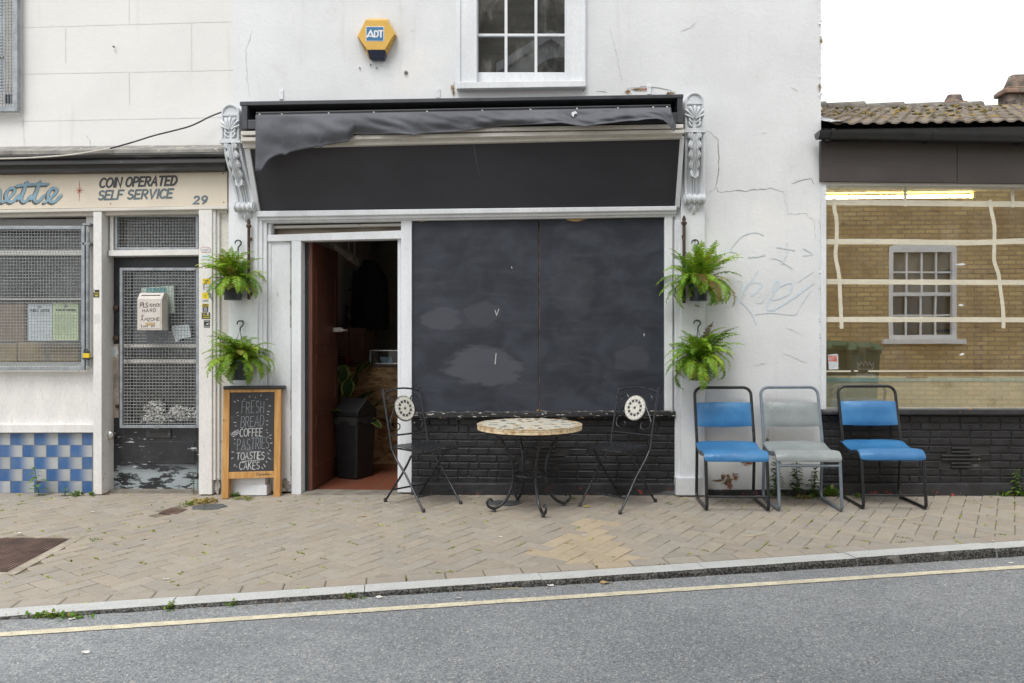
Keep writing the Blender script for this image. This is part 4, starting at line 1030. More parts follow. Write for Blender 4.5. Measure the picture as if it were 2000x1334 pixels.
M_LET1 = pm('charcoal_sign_paint', (.065, .07, .075), .6, mott=.1); M_LET2 = pm('slate_blue_sign_paint', (.125, .165, .19), .6, mott=.15)
M_LET3 = pm('sky_blue_sign_paint', (.25, .40, .50), .6, mott=.12, ms=14); M_LET4 = pm('grey_shade_paint', (.115, .105, .095), .6); M_LET5 = pm('red_sign_paint', (.42, .07, .05), .6)
ms_ = on(-.05)
mb = MB()
write(mb, "COIN", 194, 235, 366, 349, 4.0, ms_, .22, -.035); write(mb, "OPERATED", 245, 343, 364, 347, 4.0, ms_, .22, -.03, gap=.24)
mb.build('lettering', M_LET1, sign, recalc=False)
mb = MB(); write(mb, "SELF", 191.5, 238, 390, 373.5, 4.0, ms_, .22, -.035); write(mb, "SERVICE", 248.5, 335, 388.5, 372, 4.0, ms_, .22, -.03, gap=.24)
mb.build('lettering', M_LET2, sign, recalc=False); mb = MB(); write(mb, "29", 378, 403, 398, 384, 4.0, ms_, .15, -.03, gap=.3)
mb.build('house_number', M_LET2, sign, recalc=False)
mb = MB()
for i, (a, b_, wd) in enumerate([((155.5, 353), (154.5, 393), 1.0), ((147, 372.5), (163.5, 372), 1.0), ((150, 367), (160, 378), 1.1), ((160, 367), (150.5, 378), 1.1)]):
    m_ = ((a[0] + b_[0]) / 2, (a[1] + b_[1]) / 2); ribbon(mb, [a, m_, b_], [.5, 1.6, .5], ms_, 0, .001 + i * .0002)
mb.build('star_mark', M_LET5, sign, recalc=False)
def catm(pts, n=7):
    sm = []
    for i in range(len(pts) - 1):
        p0 = pts[max(0, i - 1)]; p1 = pts[i]; p2 = pts[i + 1]; p3 = pts[min(len(pts) - 1, i + 2)]
        for j in range(n):
            t = j / n
            sm.append(tuple(.5 * (2 * p1[a] + (p2[a] - p0[a]) * t + (2 * p0[a] - 5 * p1[a] + 4 * p2[a] - p3[a]) * t * t + (3 * p1[a] - p0[a] - 3 * p2[a] + p3[a]) * t ** 3) for a in (0, 1)))
    sm.append(pts[-1]); return sm
def script_e(x): return [(x - 4, 395), (x + 4, 390), (x + 16, 379), (x + 20, 371), (x + 15, 367), (x + 8, 370), (x + 3, 379), (x + 4, 389), (x + 11, 394.5), (x + 19, 391), (x + 28, 381)]
def script_t(x): return [(x - 4, 389), (x + 3, 380), (x + 13, 356)], [(x + 13, 355), (x + 6, 375), (x + 2, 387), (x + 6, 394), (x + 13, 391), (x + 21, 382)]
strokes = [script_e(9), *script_t(40), *script_t(65), script_e(91), [(33, 363), (55, 360.5), (93, 359.5)], [(-20, 372), (-16, 380), (-14, 392)], [(-14, 384), (-6, 372), (0, 372), (0, 390), (6, 394)]]
for nm, mt, dx, dy, wd, lf in (('script_lettering_shade', M_LET4, -3.2, 3.2, 5.6, .0008), ('script_lettering', M_LET3, 0, 0, 5.4, .0032)):
    mb = MB()
    for i, s_ in enumerate(strokes):
        q = catm(s_); ribbon(mb, [(x + dx, y + dy) for x, y in q], wd, ms_, 0, lf + i * .0002)
    mb.build(nm, mt, sign, recalc=False)
mb = MB()
for px, py in ((436, 339), (437, 395), (216, 398)): c = W(px, py, -.05); mb.lathe([(.005, 0), (.004, -.003)], (c.x, -.05, c.z), 8, 'y')
mb.build('screw', M_BROWN, sign)

# timber: transom head, posts, panels
mb = MB(); mb.slab([(-250, 414), (443, 402), (443, 408), (-250, 420)], -.075, .05); mb.slab([(-250, 420), (443, 408), (443, 416), (-250, 429)], -.03, .12)
mb.build('head_rail', M_CPAINT, laun, bevel=.004)
def post(nm, rs):
    mb = MB()
    for a, b_, t, bt, y, yb_ in rs: mb.rect(a, t, b_, bt, y, yb_)
    mb.build(nm, M_LWPAINT, laun, bevel=.004)
post('door_post', [(182, 198.5, 413, 966, -.07, .14)])
post('door_post', [(388, 414, 408, 966, -.07, .14), (414, 421, 410, 938, -.055, .1), (421, 428.5, 410, 938, -.035, .1)])
mb = MB(); mb.rect(431, 410, 448, 966, -.012, .06); mb.build('edge_board', M_CPAINT, laun)
mb = MB(); mb.rect(427, 410, 432, 966, .0, .05); blotch(mb, 424, 950, 5, 14, -.04, 0, 6, rough=.3); mb.build('board_gap', M_CRACK, laun)
mb = MB(); mb.slab([(212, 489), (388, 487), (388, 498), (212, 500)], .0, .14); mb.rect(214, 412, 221, 489, .02, .14); mb.build('transom_rail', M_LWPAINT, laun, bevel=.003)
# transom light with its own grille
tr = MB(); tr.rect(216, 416, 388, 424, .06, .14); tr = tr.build('transom_window', M_SHUTTER, laun)
mb = MB(); mb.quad(216, 418, 390, 490, .10); mb.build('pane', glass('transom_glass', .06, (.45, .46, .46), .16), tr)
def grille(parent, x0, y0, x1, y1, fw, nx, ny, Yf, seed=0, wr=.0021):
    mb = MB()
    mb.rect(x0, y0, x0 + fw, y1, Yf, Yf + .022); mb.rect(x1 - fw, y0, x1, y1, Yf, Yf + .022); mb.rect(x0 + fw, y0, x1 - fw, y0 + fw, Yf + .001, Yf + .021); mb.rect(x0 + fw, y1 - fw, x1 - fw, y1, Yf + .001, Yf + .021)
    g = mb.build('window_grille', M_GALV, parent, bevel=.002)
    mb = MB()
    for k in range(1, nx):
        x = x0 + fw / 2 + (x1 - x0 - fw) * k / nx; a, b_ = W(x, y0 + fw, Yf + .010), W(x, y1 - fw, Yf + .010); mb.tube([a, b_], wr, 4)
    for k in range(1, ny):
        y = y0 + fw / 2 + (y1 - y0 - fw) * k / ny; a, b_ = W(x0 + fw, y, Yf + .0125), W(x1 - fw, y, Yf + .0125); mb.tube([a, b_], wr, 4)
    mb.build('wire_mesh', M_WIRE, g); return g
grille(tr, 224, 419, 387, 488, 5, 27, 10, .03)
# door
dr = MB(); dr.rect(217, 500, 388, 524, .10, .15); dr.rect(217, 524, 236, 958, .10, .15); dr.rect(384, 524, 389, 958, .10, .15); dr.rect(236, 836, 384, 957, .10, .15)
dr.rect(242, 862, 380, 905, .094, .1); dr.rect(237, 912, 385, 956, .092, .1)
door2 = dr.build('door', M_BLKDOOR, laun, bevel=.003); door2['label'] = 'black grilled door with scuffed and peeling lower panel'
mb = MB(); mb.quad(236, 523, 384, 837, .13); mb.build('door_pane', glass('door_glass', .06, (.5, .56, .66), .08), door2)
mb = MB(); mb.rect(237, 672, 386, 678, .118, .135); mb.rect(237, 702, 386, 708.5, .116, .135); mb.build('glazing_bar', M_CPAINT, door2)
g = grille(door2, 233.5, 523, 388, 836, 5.5, 24, 50, .045)
mb = MB(); mb.rect(285, 838, 333, 855, .088, .1); mb.build('letter_flap', M_CORN, door2, bevel=.003)
mb = MB(); mb.rect(292, 842, 326, 851, .084, .09); mb.build('letter_slot', M_DARK, door2)
mb = MB(); mb.rect(218, 672, 232, 816, .096, .1); mb.build('lock_plate', M_RUSTPL, door2)
mb = MB(); 
for px, py, r, m in ((226, 602, .024, 0), (226, 661, .026, 0), (229, 793, .016, 0)): c = W(px, py, .09); mb.lathe([(r, .01), (r, -.004), (r * .7, -.01), (r * .3, -.012)], (c.x, .09, c.z), 16, 'y')
mb.build('lock', M_BROWN, door2, smooth=40)
mb = MB(); c = W(217, 849, .05); mb.lathe([(.016, .05), (.016, .0), (.03, -.005), (.039, -.016), (.036, -.032), (.02, -.042), (.004, -.044)], (c.x, .05, c.z), 20, 'y'); mb.build('door_knob', M_CHROME, door2, smooth=50)
mb = MB(); mb.rect(214, 958, 390, 972, .02, .2); mb.build('door_step', M_STONE, laun)
mb = MB(); mb.rect(217, 955.5, 389, 960, .11, .2); mb.build('door_gap', M_AWNIN, laun)
# main window
mb = MB(); mb.rect(-250, 428, 168, 441, .02, .14); swin = mb.build('shop_window', M_SHUTTER, laun)
mb = MB(); mb.rect(-250, 489, 168, 498, .04, .1); mb.rect(-250, 583, 168, 585.5, .06, .1); mb.rect(-250, 716, 182, 727, .0, .14); mb.rect(168, 416, 183, 727, .02, .14); mb.build('window_frame', M_LWPAINT, swin, bevel=.003)
mb = MB(); mb.quad(-250, 440, 170, 720, .105); mb.build('pane', G_SHOP, swin)
grille(swin, -160, 441, 165, 723, 6.5, 54, 45, -.06)
mb = MB(); a, b_ = W(171.5, 452, -.05), W(171.5, 715, -.05); mb.tube([a, b_], .0135, 10)
for py in (438, 476, 700): c = W(170, py, -.05); mb.box(c.x - .035, c.x + .03, -.06, .02, c.z - .008, c.z + .008)
mb.build('grille_bolt', M_GALV, swin, smooth=40)
mb = MB(); mb.rect(-250, 726, 183, 831, .03, .14); mb.build('window_apron', M_LWPAINT, laun)
mb = MB(); mb.slab([(-250, 829), (183, 829), (183, 845), (-250, 846)], -.02, .14); mb.build('window_sill', M_LWPAINT, laun, bevel=.004)
def bluetile():
    b = NB('blue_fade_tile'); c = b.attr(); f = b.noise(45, 4, .6)
    c = b.mix(b.step(f, .66, .72, 0, .45), c, (.45, .46, .45)); c = b.mix(b.step(b.noise(9, 4, .6), .4, .7, 0, .25), c, (.2, .22, .24))
    b.bsdf(c, .22, 0, b.bump(b.noise(12, 2), .1, .002), .5); return b.m
M_BTILE = bluetile()
mb = MB(); y0t, y1t = 846, 963; rows = 5; th = (y1t - y0t) / rows; tw = 46.7
CB, CM, CWh = (.042, .118, .29), (.17, .30, .52), (.385, .40, .405)
rnd = random.Random(6)
for r in range(rows):
    off = 20.3 if r % 2 == 0 else 44
    for k in range(-6, 5):
        x0 = off + k * tw; x1 = x0 + tw
        a, b_ = max(x0, -250), min(x1, 180.5)
        if b_ - a < 3: continue
        ya, yb_ = y0t + r * th + .5, y0t + (r + 1) * th - .5; j = rnd.uniform(.92, 1.08)
        N = 16
        for q in range(N):
            u0, u1 = a + .45 + (b_ - a - .9) * q / N, a + .45 + (b_ - a - .9) * (q + 1) / N; t = ((u0 + u1) / 2 - x0) / tw
            s_ = min(1, max(0, (t - .30) / .55)); s_ = s_ * s_ * (3 - 2 * s_)
            col = tuple((CB[i] + (CWh[i] - CB[i]) * s_) * j for i in range(3))
            y_ = .02 
            mb.add([W(u0, ya, y_), W(u1, ya, y_), W(u1, yb_, y_), W(u0, yb_, y_)], [(3, 2, 1, 0)], 0, col)
mb.build('tile_base', M_BTILE, laun, recalc=False)
mb = MB(); mb.rect(-250, 843, 183, 975, .0225, .14); mb.build('tile_backing', M_PRINT, laun)
# room
mb = MB(); X0, X1 = WX(-260, .2), CW0 - .02; mb.box(X0, X1, 2.4, 2.5, 0, 2.9); mb.box(X0, X0 + .05, .2, 2.4, 0, 2.9); mb.box(X1 - .05, X1, .2, 2.4, 0, 2.9); mb.box(X0, X1, .2, 2.5, 2.7, 2.8); mb.box(X0, X1, .16, 2.5, -.1, .01)
mb.build('room_wall', M_ROOMWALL, laun)
# notices and boxes behind the glass
def notice(nm, x0, y0, x1, y1, mat, lab, lines, head=None, Y=.095):
    c = W((x0 + x1) / 2, y1, Y); rnd = random.Random(int(x0))
    mb = MB(); mb.rect(x0, y0, x1, y1, Y, Y + .0015); r = mb.build(nm, mat, origin=c); tag(r, lab, 'notice')
    mb = MB()
    w_ = x1 - x0; mb.rect(x0 + w_ * .43, y0 + 2.5, x0 + w_ * .57, y0 + 8, Y - .001, Y)
    k = 0
    for (f0, f1, a, b_) in lines: mb.rect(x0 + w_ * a, y0 + (y1 - y0) * f0, x0 + w_ * b_, y0 + (y1 - y0) * f1, Y - .001, Y)
    mb.build('printing', M_PRINT, r)
    if head:
        mb = MB(); write(mb, head[0], x0 + w_ * head[1], x0 + w_ * head[2], y0 + head[4], y0 + head[3], .8, on(Y - .001)); mb.build('heading', M_PRINTD, r, recalc=False)
L1 = [(.26, .265, .1, .9), (.29, .295, .1, .85), (.33, .335, .15, .88), (.45, .455, .35, .9), (.49, .495, .35, .85), (.55, .555, .1, .9), (.60, .605, .1, .8), (.72, .725, .1, .9), (.76, .765, .1, .7), (.84, .845, .5, .9), (.88, .885, .1, .4)]
L2 = [(.30 + .04 * k, .306 + .04 * k, .08, .85 + .08 * ((k * 7) % 3 - 1)) for k in range(13)] + [(.84, .85, .1, .35), (.84, .85, .5, .9), (.9, .907, .1, .6)]
notice('public_notice', 54, 593.5, 101.5, 666, M_PAPERB, 'pale blue notice sheet headed PUBLIC NOTICE behind the window mesh', L1, ('PUBLIC NOTICE', .1, .9, 11, 15))
notice('planning_notice', 102.5, 592.5, 153, 665.5, M_PAPERG, 'pale green printed notice sheet behind the window mesh', L2, ('NOTICE OF PROPOSED', .12, .88, 11, 14.5))
def carton(x0, y0, x1, y1, Y, dpt, mat, lab, rz_=0):
    a, b_ = W(x0, y0, Y), W(x1, y1, Y); mb = MB(); mb.box(a.x, b_.x, Y, Y + dpt, b_.z, a.z); r = mb.build('cardboard_box', mat, origin=(a.x, Y, b_.z), bevel=.004); tag(r, lab, 'box')
    mb = MB(); m = (a.x + b_.x) / 2; mb.box(m - .02, m + .02, Y - .001, Y, b_.z + .001, a.z - .001); mb.build('packing_tape', M_RUSTPL, r)
mb = MB(); a = W(-180, 707, .2); mb.box(WX(-240, .2), WX(180, .2), .14, .9, .7, a.z); mb.build('window_shelf', M_CPAINT, laun)
carton(34, 668, 153, 706, .2, .3, M_CARD2, 'long tan cardboard box lying at the foot of the laundry window')
carton(-110, 670, 32, 706, .2, .35, M_CARD2, 'tan cardboard box at the left edge of the laundry window')
carton(-90, 594, 48, 668, .26, .3, M_CARD, 'brown cardboard carton standing on the tan boxes in the laundry window')

# things on the black door
mbx = thing('letter_box', 'cream metal letter box hung on the door mesh with hand written notice', 'letter box', W(295, 645, .0))
a, b_ = W(268, 600, -.055), W(316, 645, -.055); tp = W(268, 585, -.055).z
mb = MB(); zt_ = W(268, 584, -.055).z; zk = zt_ + .055
mb.prismx([(-.055, b_.z), (-.055, zt_), (-.015, zk), (.045, zk), (.045, b_.z)], a.x, b_.x)
M_BOX = pm('cream_enamel', (.60, .56, .52), .45, mott=.05, ms=9, spots=[dict(c=(.35, .2, .1), s=13, t=.70, soft=.04)])
mb.build('body', M_BOX, mbx, bevel=.003)
mb = MB(); mb.rect(270.5, 590, 313, 642, -.058, -.05); mb.build('front_panel', M_BOX, mbx, bevel=.002)
mb = MB(); c0, c1 = a.x + .025, b_.x - .025; mb.hexa([(c0, -.0305, zt_ + .036), (c1, -.0305, zt_ + .036), (c1, -.0365, zt_ + .0285), (c0, -.0365, zt_ + .0285), (c0, -.025, zt_ + .036), (c1, -.025, zt_ + .036), (c1, -.03, zt_ + .028), (c0, -.03, zt_ + .028)]); mb.build('slot', M_DARK, mbx)
M_PEN = pm('black_marker', (.08, .075, .07), .8, mott=.2, ms=60); rj = random.Random(5)
mb = MB(); mp_ = on(-.058)
write(mb, "PLS", 273.5, 288.5, 600, 591.5, 1.3, mp_, .12, 0, jit=.06, rnd=rj); write(mb, "KNOCK", 292, 312, 599, 593, .7, mp_, .12, 0, jit=.08, rnd=rj); write(mb, "HARD", 278, 303, 609, 603, .8, mp_, .1, 0, jit=.08, rnd=rj, gap=.35)
write(mb, "2", 276, 279.5, 619, 615, .9, mp_); write(mb, "AMZONE", 275, 311, 627, 621, .8, mp_, .1, -.02, jit=.08, rnd=rj); write(mb, "I", 275, 276, 640, 634, 1.1, mp_); write(mb, "AM", 279, 288, 639, 635, .7, mp_, .1); write(mb, "IN", 295, 301, 639, 635, .7, mp_, .1)
mb.build('handwriting', M_PEN, mbx, recalc=False)
mb = MB(); mb.rect(284, 630, 302, 635, -.0605, -.058); mb.build('name_strip', M_CARD2, mbx)
cs = MB(); cs.slab([(276, 562), (339, 558), (341, 611), (277, 613)], .085, .087); c = W(308, 612, .085)
cl = tag(cs.build('closed_sign', M_PAPERT, origin=c), 'mint green CLOSED sign behind the letter box on the door', 'sign')
mb = MB(); write(mb, "CLOSED", 288, 324, 573.5, 563.5, 2.6, on(.084), 0, -.03, gap=.5)
mb.build('lettering', M_TEAL, cl, recalc=False)
cs = MB(); P = [(335, 636), (369, 634), (373, 658), (353, 662), (343, 669), (339, 655)]
cs.add([W(x, y, .088) for x, y in P] + [W(x, y, .09) for x, y in P], [(5, 4, 3, 2, 1, 0), (6, 7, 8, 9, 10, 11)] + [(i, (i + 1) % 6, 6 + (i + 1) % 6, 6 + i) for i in range(6)])
pn = tag(cs.build('paper_note', M_PAPERB, origin=W(352, 665, .088)), 'torn pale blue note tucked behind the door mesh', 'note')
mb = MB(); mb.rect(341, 639, 366, 640, .087, .088); mb.rect(342, 645, 369, 646, .087, .088); mb.build('printing', M_PRINT, pn)
# crumpled foil packets at the foot of the mesh
def foil():
    b = NB('crumpled_foil'); b.bsdf(b.mix(b.step(b.noise(60, 3), .4, .6), (.80, .79, .76), (.07, .075, .08)), .3, .75, b.bump(b.noise(50, 5, .7), .9, .02)); return b.m
M_FOIL = foil()
def crumple(x0, y0, x1, y1, seed, lab):
    rnd = random.Random(seed); a, b_ = W(x0, y0, .095), W(x1, y1, .095); mb = MB()
    c = (a + b_) / 2; hx_, hz = abs(b_.x - a.x) / 2, abs(a.z - b_.z) / 2
    def f(u, v):
        th, ph = 2 * math.pi * u, math.pi * v
        d = Vector((math.cos(th) * math.sin(ph), math.sin(th) * math.sin(ph), math.cos(ph))); k = 1 + .55 * mnoise.noise(d * 2.7 + Vector((seed, 0, 0))) + .25 * mnoise.noise(d * 4.5 + Vector((seed, 3, 0)))
        return Vector((c.x + d.x * hx_ * k, c.y + d.y * .022 * k, c.z + d.z * hz * k))
    mb.grid(22, 14, f); tag(mb.build('foil_packet', M_FOIL, origin=(c.x, c.y, c.z - hz)), lab, 'litter')
crumple(284, 784, 322, 812, 1, 'upright crumpled silver foil packet behind the door mesh')
crumple(276, 808, 335, 827, 2, 'flattened silver foil packet lying lowest behind the door mesh')
crumple(330, 795, 386, 820, 3, 'slanting silver foil packet at the right behind the door mesh')
pk = thing('padlock', 'black padlock with a yellow band on the window grille bolt', 'padlock', W(167, 702, -.075))
mb = MB(); mb.rect(161.5, 690, 174, 699, -.085, -.06); mb.build('band', pm('yellow_plastic', (.72, .52, .02), .5), pk, bevel=.003)
mb = MB(); mb.rect(162.5, 686, 173, 690, -.083, -.062); mb.rect(162.5, 699, 173, 703, -.083, -.062); mb.build('body', M_CORN, pk, bevel=.003)
mb = MB(); c = W(167.5, 687, -.072); mb.tube([(c.x + .017 * math.cos(R(a)), -.072, c.z + .024 * math.sin(R(a))) for a in range(0, 181, 20)], .004, 6); mb.build('shackle', M_CORN, pk)
# stickers on the posts
M_YST = pm('yellow_sticker', (.80, .60, .01), .6, mott=.06, ms=60); M_WST = pm('white_sticker', (.66, .66, .66), .6, mott=.05, ms=60); M_BST = pm('black_sticker', (.035, .033, .03), .6); M_BLST = pm('pale_blue_sticker', (.55, .66, .73), .6); M_GST = pm('gold_print', (.42, .36, .05), .6); M_PKST = pm('pink_line', (.55, .28, .27), .6); M_GRYST = pm('grey_sticker', (.28, .28, .29), .6)
def sticker(lab, parts, Y=-.07):
    x0 = min(min(p[0] for p in q[1]) for q in parts); y1 = max(max(p[1] for p in q[1]) for q in parts); r = None
    for i, (m, P) in enumerate(parts):
        mb = MB(); n = len(P); yy = Y - .001 - .0006 * i
        mb.add([W(x, y, yy) for x, y in P] + [W(x, y, yy + .0007) for x, y in P], [tuple(range(n - 1, -1, -1)), tuple(range(n, 2 * n))] + [(k, (k + 1) % n, n + (k + 1) % n, n + k) for k in range(n)])
        o = mb.build('sticker' if i == 0 else 'print', m, r, origin=W(x0, y1, Y) if i == 0 else None)
        if i == 0: r = tag(o, lab, 'sticker')
    return r
rc = lambda a, b_, c, d: [(a, b_), (c, b_), (c, d), (a, d)]
q = lambda x, y: (380 + x / 6.35, 470 + y / 6.35)
def qr(a, b_, c, d): return [q(a, b_), q(c, b_), q(c, d), q(a, d)]
sticker('pale hexagonal sticker with a pink edge, topmost on the right door post', [(M_PKST, [q(70, 105), q(90, 78), q(180, 80), q(206, 110), q(190, 150), q(95, 150)]), (M_WST, [q(77, 106), q(94, 85), q(177, 87), q(198, 111), q(185, 143), q(99, 143)]), (M_GRYST, qr(100, 108, 175, 112)), (M_GRYST, qr(105, 122, 165, 125))])
sticker('torn pale blue sticker under the pink edged one on the door post', [(M_BLST, [q(88, 182), q(195, 180), q(190, 245), q(84, 240)]), (M_WST, qr(90, 215, 186, 240)), (M_TEAL, qr(100, 190, 165, 197))])
sticker('small scraped white and blue sticker on the door post', [(M_WST, qr(95, 262, 208, 305)), (M_BLST, qr(145, 264, 190, 303))])
sticker('yellow sticker over a white label half behind the upper fern', [(M_WST, qr(98, 540, 195, 610)), (M_YST, qr(97, 472, 200, 536)), (M_GST, qr(110, 490, 180, 500)), (M_GRYST, qr(105, 575, 180, 579))])
sticker('bright yellow square sticker with a lilac strip below it', [(M_WST, qr(96, 700, 168, 756)), (M_YST, qr(94, 645, 172, 722)), (M_GST, qr(120, 670, 140, 700)), (M_GRYST, qr(100, 738, 165, 752))])
s_ = sticker('yellow topped sticker reading ERO with a grey badge', [(M_BST, qr(98, 812, 170, 882)), (M_YST, qr(92, 782, 176, 818)), (M_GRYST, [q(112, 875), q(112, 835), q(135, 820), q(158, 835), q(158, 875)]), (M_GST, qr(104, 820, 120, 828))])
mb = MB(); a, b_ = q(102, 812), q(165, 788); write(mb, "ERO", a[0], b_[0], a[1], b_[1], .8, on(-.073)); mb.build('lettering', M_PRINTD, s_, recalc=False)
sticker('black and gold sticker with a white dot on the door post', [(M_BST, qr(88, 890, 194, 972)), (M_GST, qr(100, 925, 185, 938)), (M_GST, qr(100, 948, 185, 962)), (M_WST, [q(165 + 13 * math.cos(R(a)), 908 + 13 * math.sin(R(a))) for a in range(0, 360, 45)]), (M_GST, qr(98, 903, 140, 915))])
sticker('black sticker with a white figure and small grid, lowest on the door post', [(M_BST, qr(115, 986, 190, 1078)), (M_WST, [q(140, 1040), q(160, 1025), q(178, 1022), q(172, 1035), q(150, 1045)]), (M_WST, qr(122, 995, 180, 1001)), (M_GRYST, qr(122, 1056, 150, 1072)), (M_GRYST, qr(155, 1056, 185, 1072))])
sticker('small black and gold sticker on the left door post', [(M_BST, rc(182.5, 566, 194, 581)), (M_GST, rc(184, 571, 193, 573)), (M_GST, rc(185, 575, 192, 579)), (M_WST, [(184 + 1.6 * math.cos(R(a)), 569 + 1.6 * math.sin(R(a))) for a in range(0, 360, 45)])])
sticker('worn white label on the rusty lock plate', [(M_WST, [(221, 677), (229, 676), (231, 690), (226, 698), (221, 696)]), (M_BLST, rc(221, 680, 224, 694))], .096)
sticker('scraped pale patch sticker low on the left door post', [(M_WST, [(184, 614), (194, 613), (195, 631), (183, 632)])])
# loose cable swagged across the cornice
M_CABW = pm('white_cable', (.62, .60, .55), .6)
pts = catm([(438, 217), (410, 228), (375, 245), (340, 255), (300, 265), (255, 279), (215, 290)], 6); pts2 = catm([(215, 290), (175, 297), (140, 302), (95, 306), (40, 309), (-60, 311)], 6)
mb = MB(); n = len(pts); mb.tube([W(x, y, -.03 - .19 * (i / n)) for i, (x, y) in enumerate(pts)], .0065, 6, m=0); mb.tube([W(x, y, -.22 + .0 * i) for i, (x, y) in enumerate(pts2)], .0068, 6, m=1)
tag(mb.build('loose_cable', [M_CORN, M_CABW], smooth=60, origin=W(215, 290, -.2)), 'loose cable hanging in a slack curve over the black cornice', 'cable')

# ================================================================== LOW SHOP (right)
shop = thing('low_shop_building', 'low shop with mossy tiled roof, dark fascia and a large taped window', 'building', (WX(1800, 0), 0, 0))
SX0, SX1 = CW1 + .004, 8.2
M_BROWNFAS = pm('brown_black_fascia', (.064, .055, .054), .5, mott=.15, ms=2.5, fine=.06, bump=.15, st=(.5, 1, 1), spots=[dict(c=(.15, .14, .14), s=40, t=.74, soft=.02)])
M_GUT = pm('black_gutter_plastic', (.030, .031, .035), .32, mott=.1, ms=6)
M_OCHRE = pm('ochre_room_wall', (.50, .37, .17), .8, mott=.08, ms=2)
def rooftile():
    b = NB('mossy_roof_tile'); n1 = b.noise(4, 6, .7); c = b.mix(b.step(n1, .3, .7), (.145, .122, .10), (.265, .225, .185))
    c = b.mix(b.step(b.noise(11, 5, .65), .56, .64), c, (.07, .062, .055)); c = b.mix(b.step(b.noise(9, 6, .7, (1, 1, 1), (5, 1, 0)), .58, .64), c, (.40, .26, .075)); c = b.mix(b.step(b.noise(18, 5, .7, (1, 1, 1), (1, 7, 0)), .62, .68), c, (.36, .34, .29))
    b.bsdf(c, .95, 0, b.bump(b.noise(40, 5, .7), .8, .012), .2); return b.m
M_ROOF = rooftile()
M_CHIM = pm('weathered_chimney_brick', (.25, .19, .155), .95, mott=.3, ms=9, fine=.2, bump=.7, bs=30, bd=.01, spots=[dict(c=(.10, .09, .085), s=7, t=.52, soft=.08), dict(c=(.42, .38, .32), s=12, t=.62, soft=.05)])
M_CHIMT = pm('terracotta_ledge', (.33, .21, .15), .9, mott=.25, ms=12, bump=.5, bs=40, spots=[dict(c=(.18, .15, .12), s=12, t=.55, soft=.06)])
# walls around the window
wz0, wz1 = W(1800, 800, 0).z, W(1800, 361, 0).z; wx0, wx1 = WX(1614, 0), 7.4
zfas0, zfas1 = W(1800, 356, -.03).z, W(1800, 270, -.03).z
mb = MB(); wallgrid(mb, [SX0, SX1], [-.3, zfas1], [(wx0, wx1, wz0, wz1), (SX0, SX1, -.4, wz0 - .06)], .02, .25)
mb.box(SX1 - .25, SX1, .25, 4.4, -.3, zfas1); mb.box(SX0, SX1, 4.2, 4.4, -.3, zfas1); mb.box(SX0, SX1, .10, .25, -.3, wz0 - .02); mb.build('wall', M_WPAINT, shop)
mb = MB(); mb.slab([(1603, 352), (1614, 352), (1614, 801), (1604, 801)], -.012, .04); mb.build('window_stile', M_WPAINT, shop, bevel=.003)
fz = [(1603, 275), (1869, 277), (1869, 357), (1603, 354)]
mb = MB(); mb.slab(fz, -.035, .03); mb.slab([(1869.8, 277), (2250, 282), (2250, 360), (1869.8, 357.5)], -.031, .03); mb.build('fascia_board', M_BROWNFAS, shop, bevel=.002)
mb = MB(); mb.slab([(1614, 355), (2250, 359), (2250, 366), (1614, 362)], -.01, .06); mb.build('window_head', M_CPAINT, shop, bevel=.003)
mb = MB(); ga, gb = W(1597, 258, -.12), W(2260, 268, -.12); N = 12
def gut(r, z0=0): return [(-.12 + r * math.cos(R(a)), r * math.sin(R(a)) + z0) for a in range(180, 361, 15)]
o, i_ = gut(.060), gut(.055); prof = o + i_[::-1]
n = len(prof); mb.add([(ga.x, y, ga.z + z) for y, z in prof] + [(gb.x, y, gb.z + z) for y, z in prof], [(k, (k + 1) % n, n + (k + 1) % n, n + k) for k in range(n)] + [tuple(range(n - 1, -1, -1)), tuple(range(n, 2 * n))])
mb.prismx([(-.12 + .061 * math.cos(R(a)), ga.z + .061 * math.sin(R(a))) for a in range(180, 361, 15)], ga.x - .004, ga.x + .004)
for k, px in enumerate((1622, 1818, 1998)):
    c = W(px, 266, -.12); t = (c.x - ga.x) / (gb.x - ga.x); z = ga.z + (gb.z - ga.z) * t
    P = [(-.12 + .065 * math.cos(R(a)), z + .065 * math.sin(R(a))) for a in range(170, 371, 20)] + [(-.12 + .058 * math.cos(R(a)), z + .058 * math.sin(R(a))) for a in range(370, 169, -20)]
    mb.add([(c.x - .012, y, zz) for y, zz in P] + [(c.x + .012, y, zz) for y, zz in P], [(j, (j + 1) % len(P), len(P) + (j + 1) % len(P), len(P) + j) for j in range(len(P))] + [tuple(range(len(P) - 1, -1, -1)), tuple(range(len(P), 2 * len(P)))])
    mb.box(c.x - .012, c.x + .012, -.075, -.035, z - .06, z + .02)
mb.build('gutter', M_GUT, shop, smooth=35)
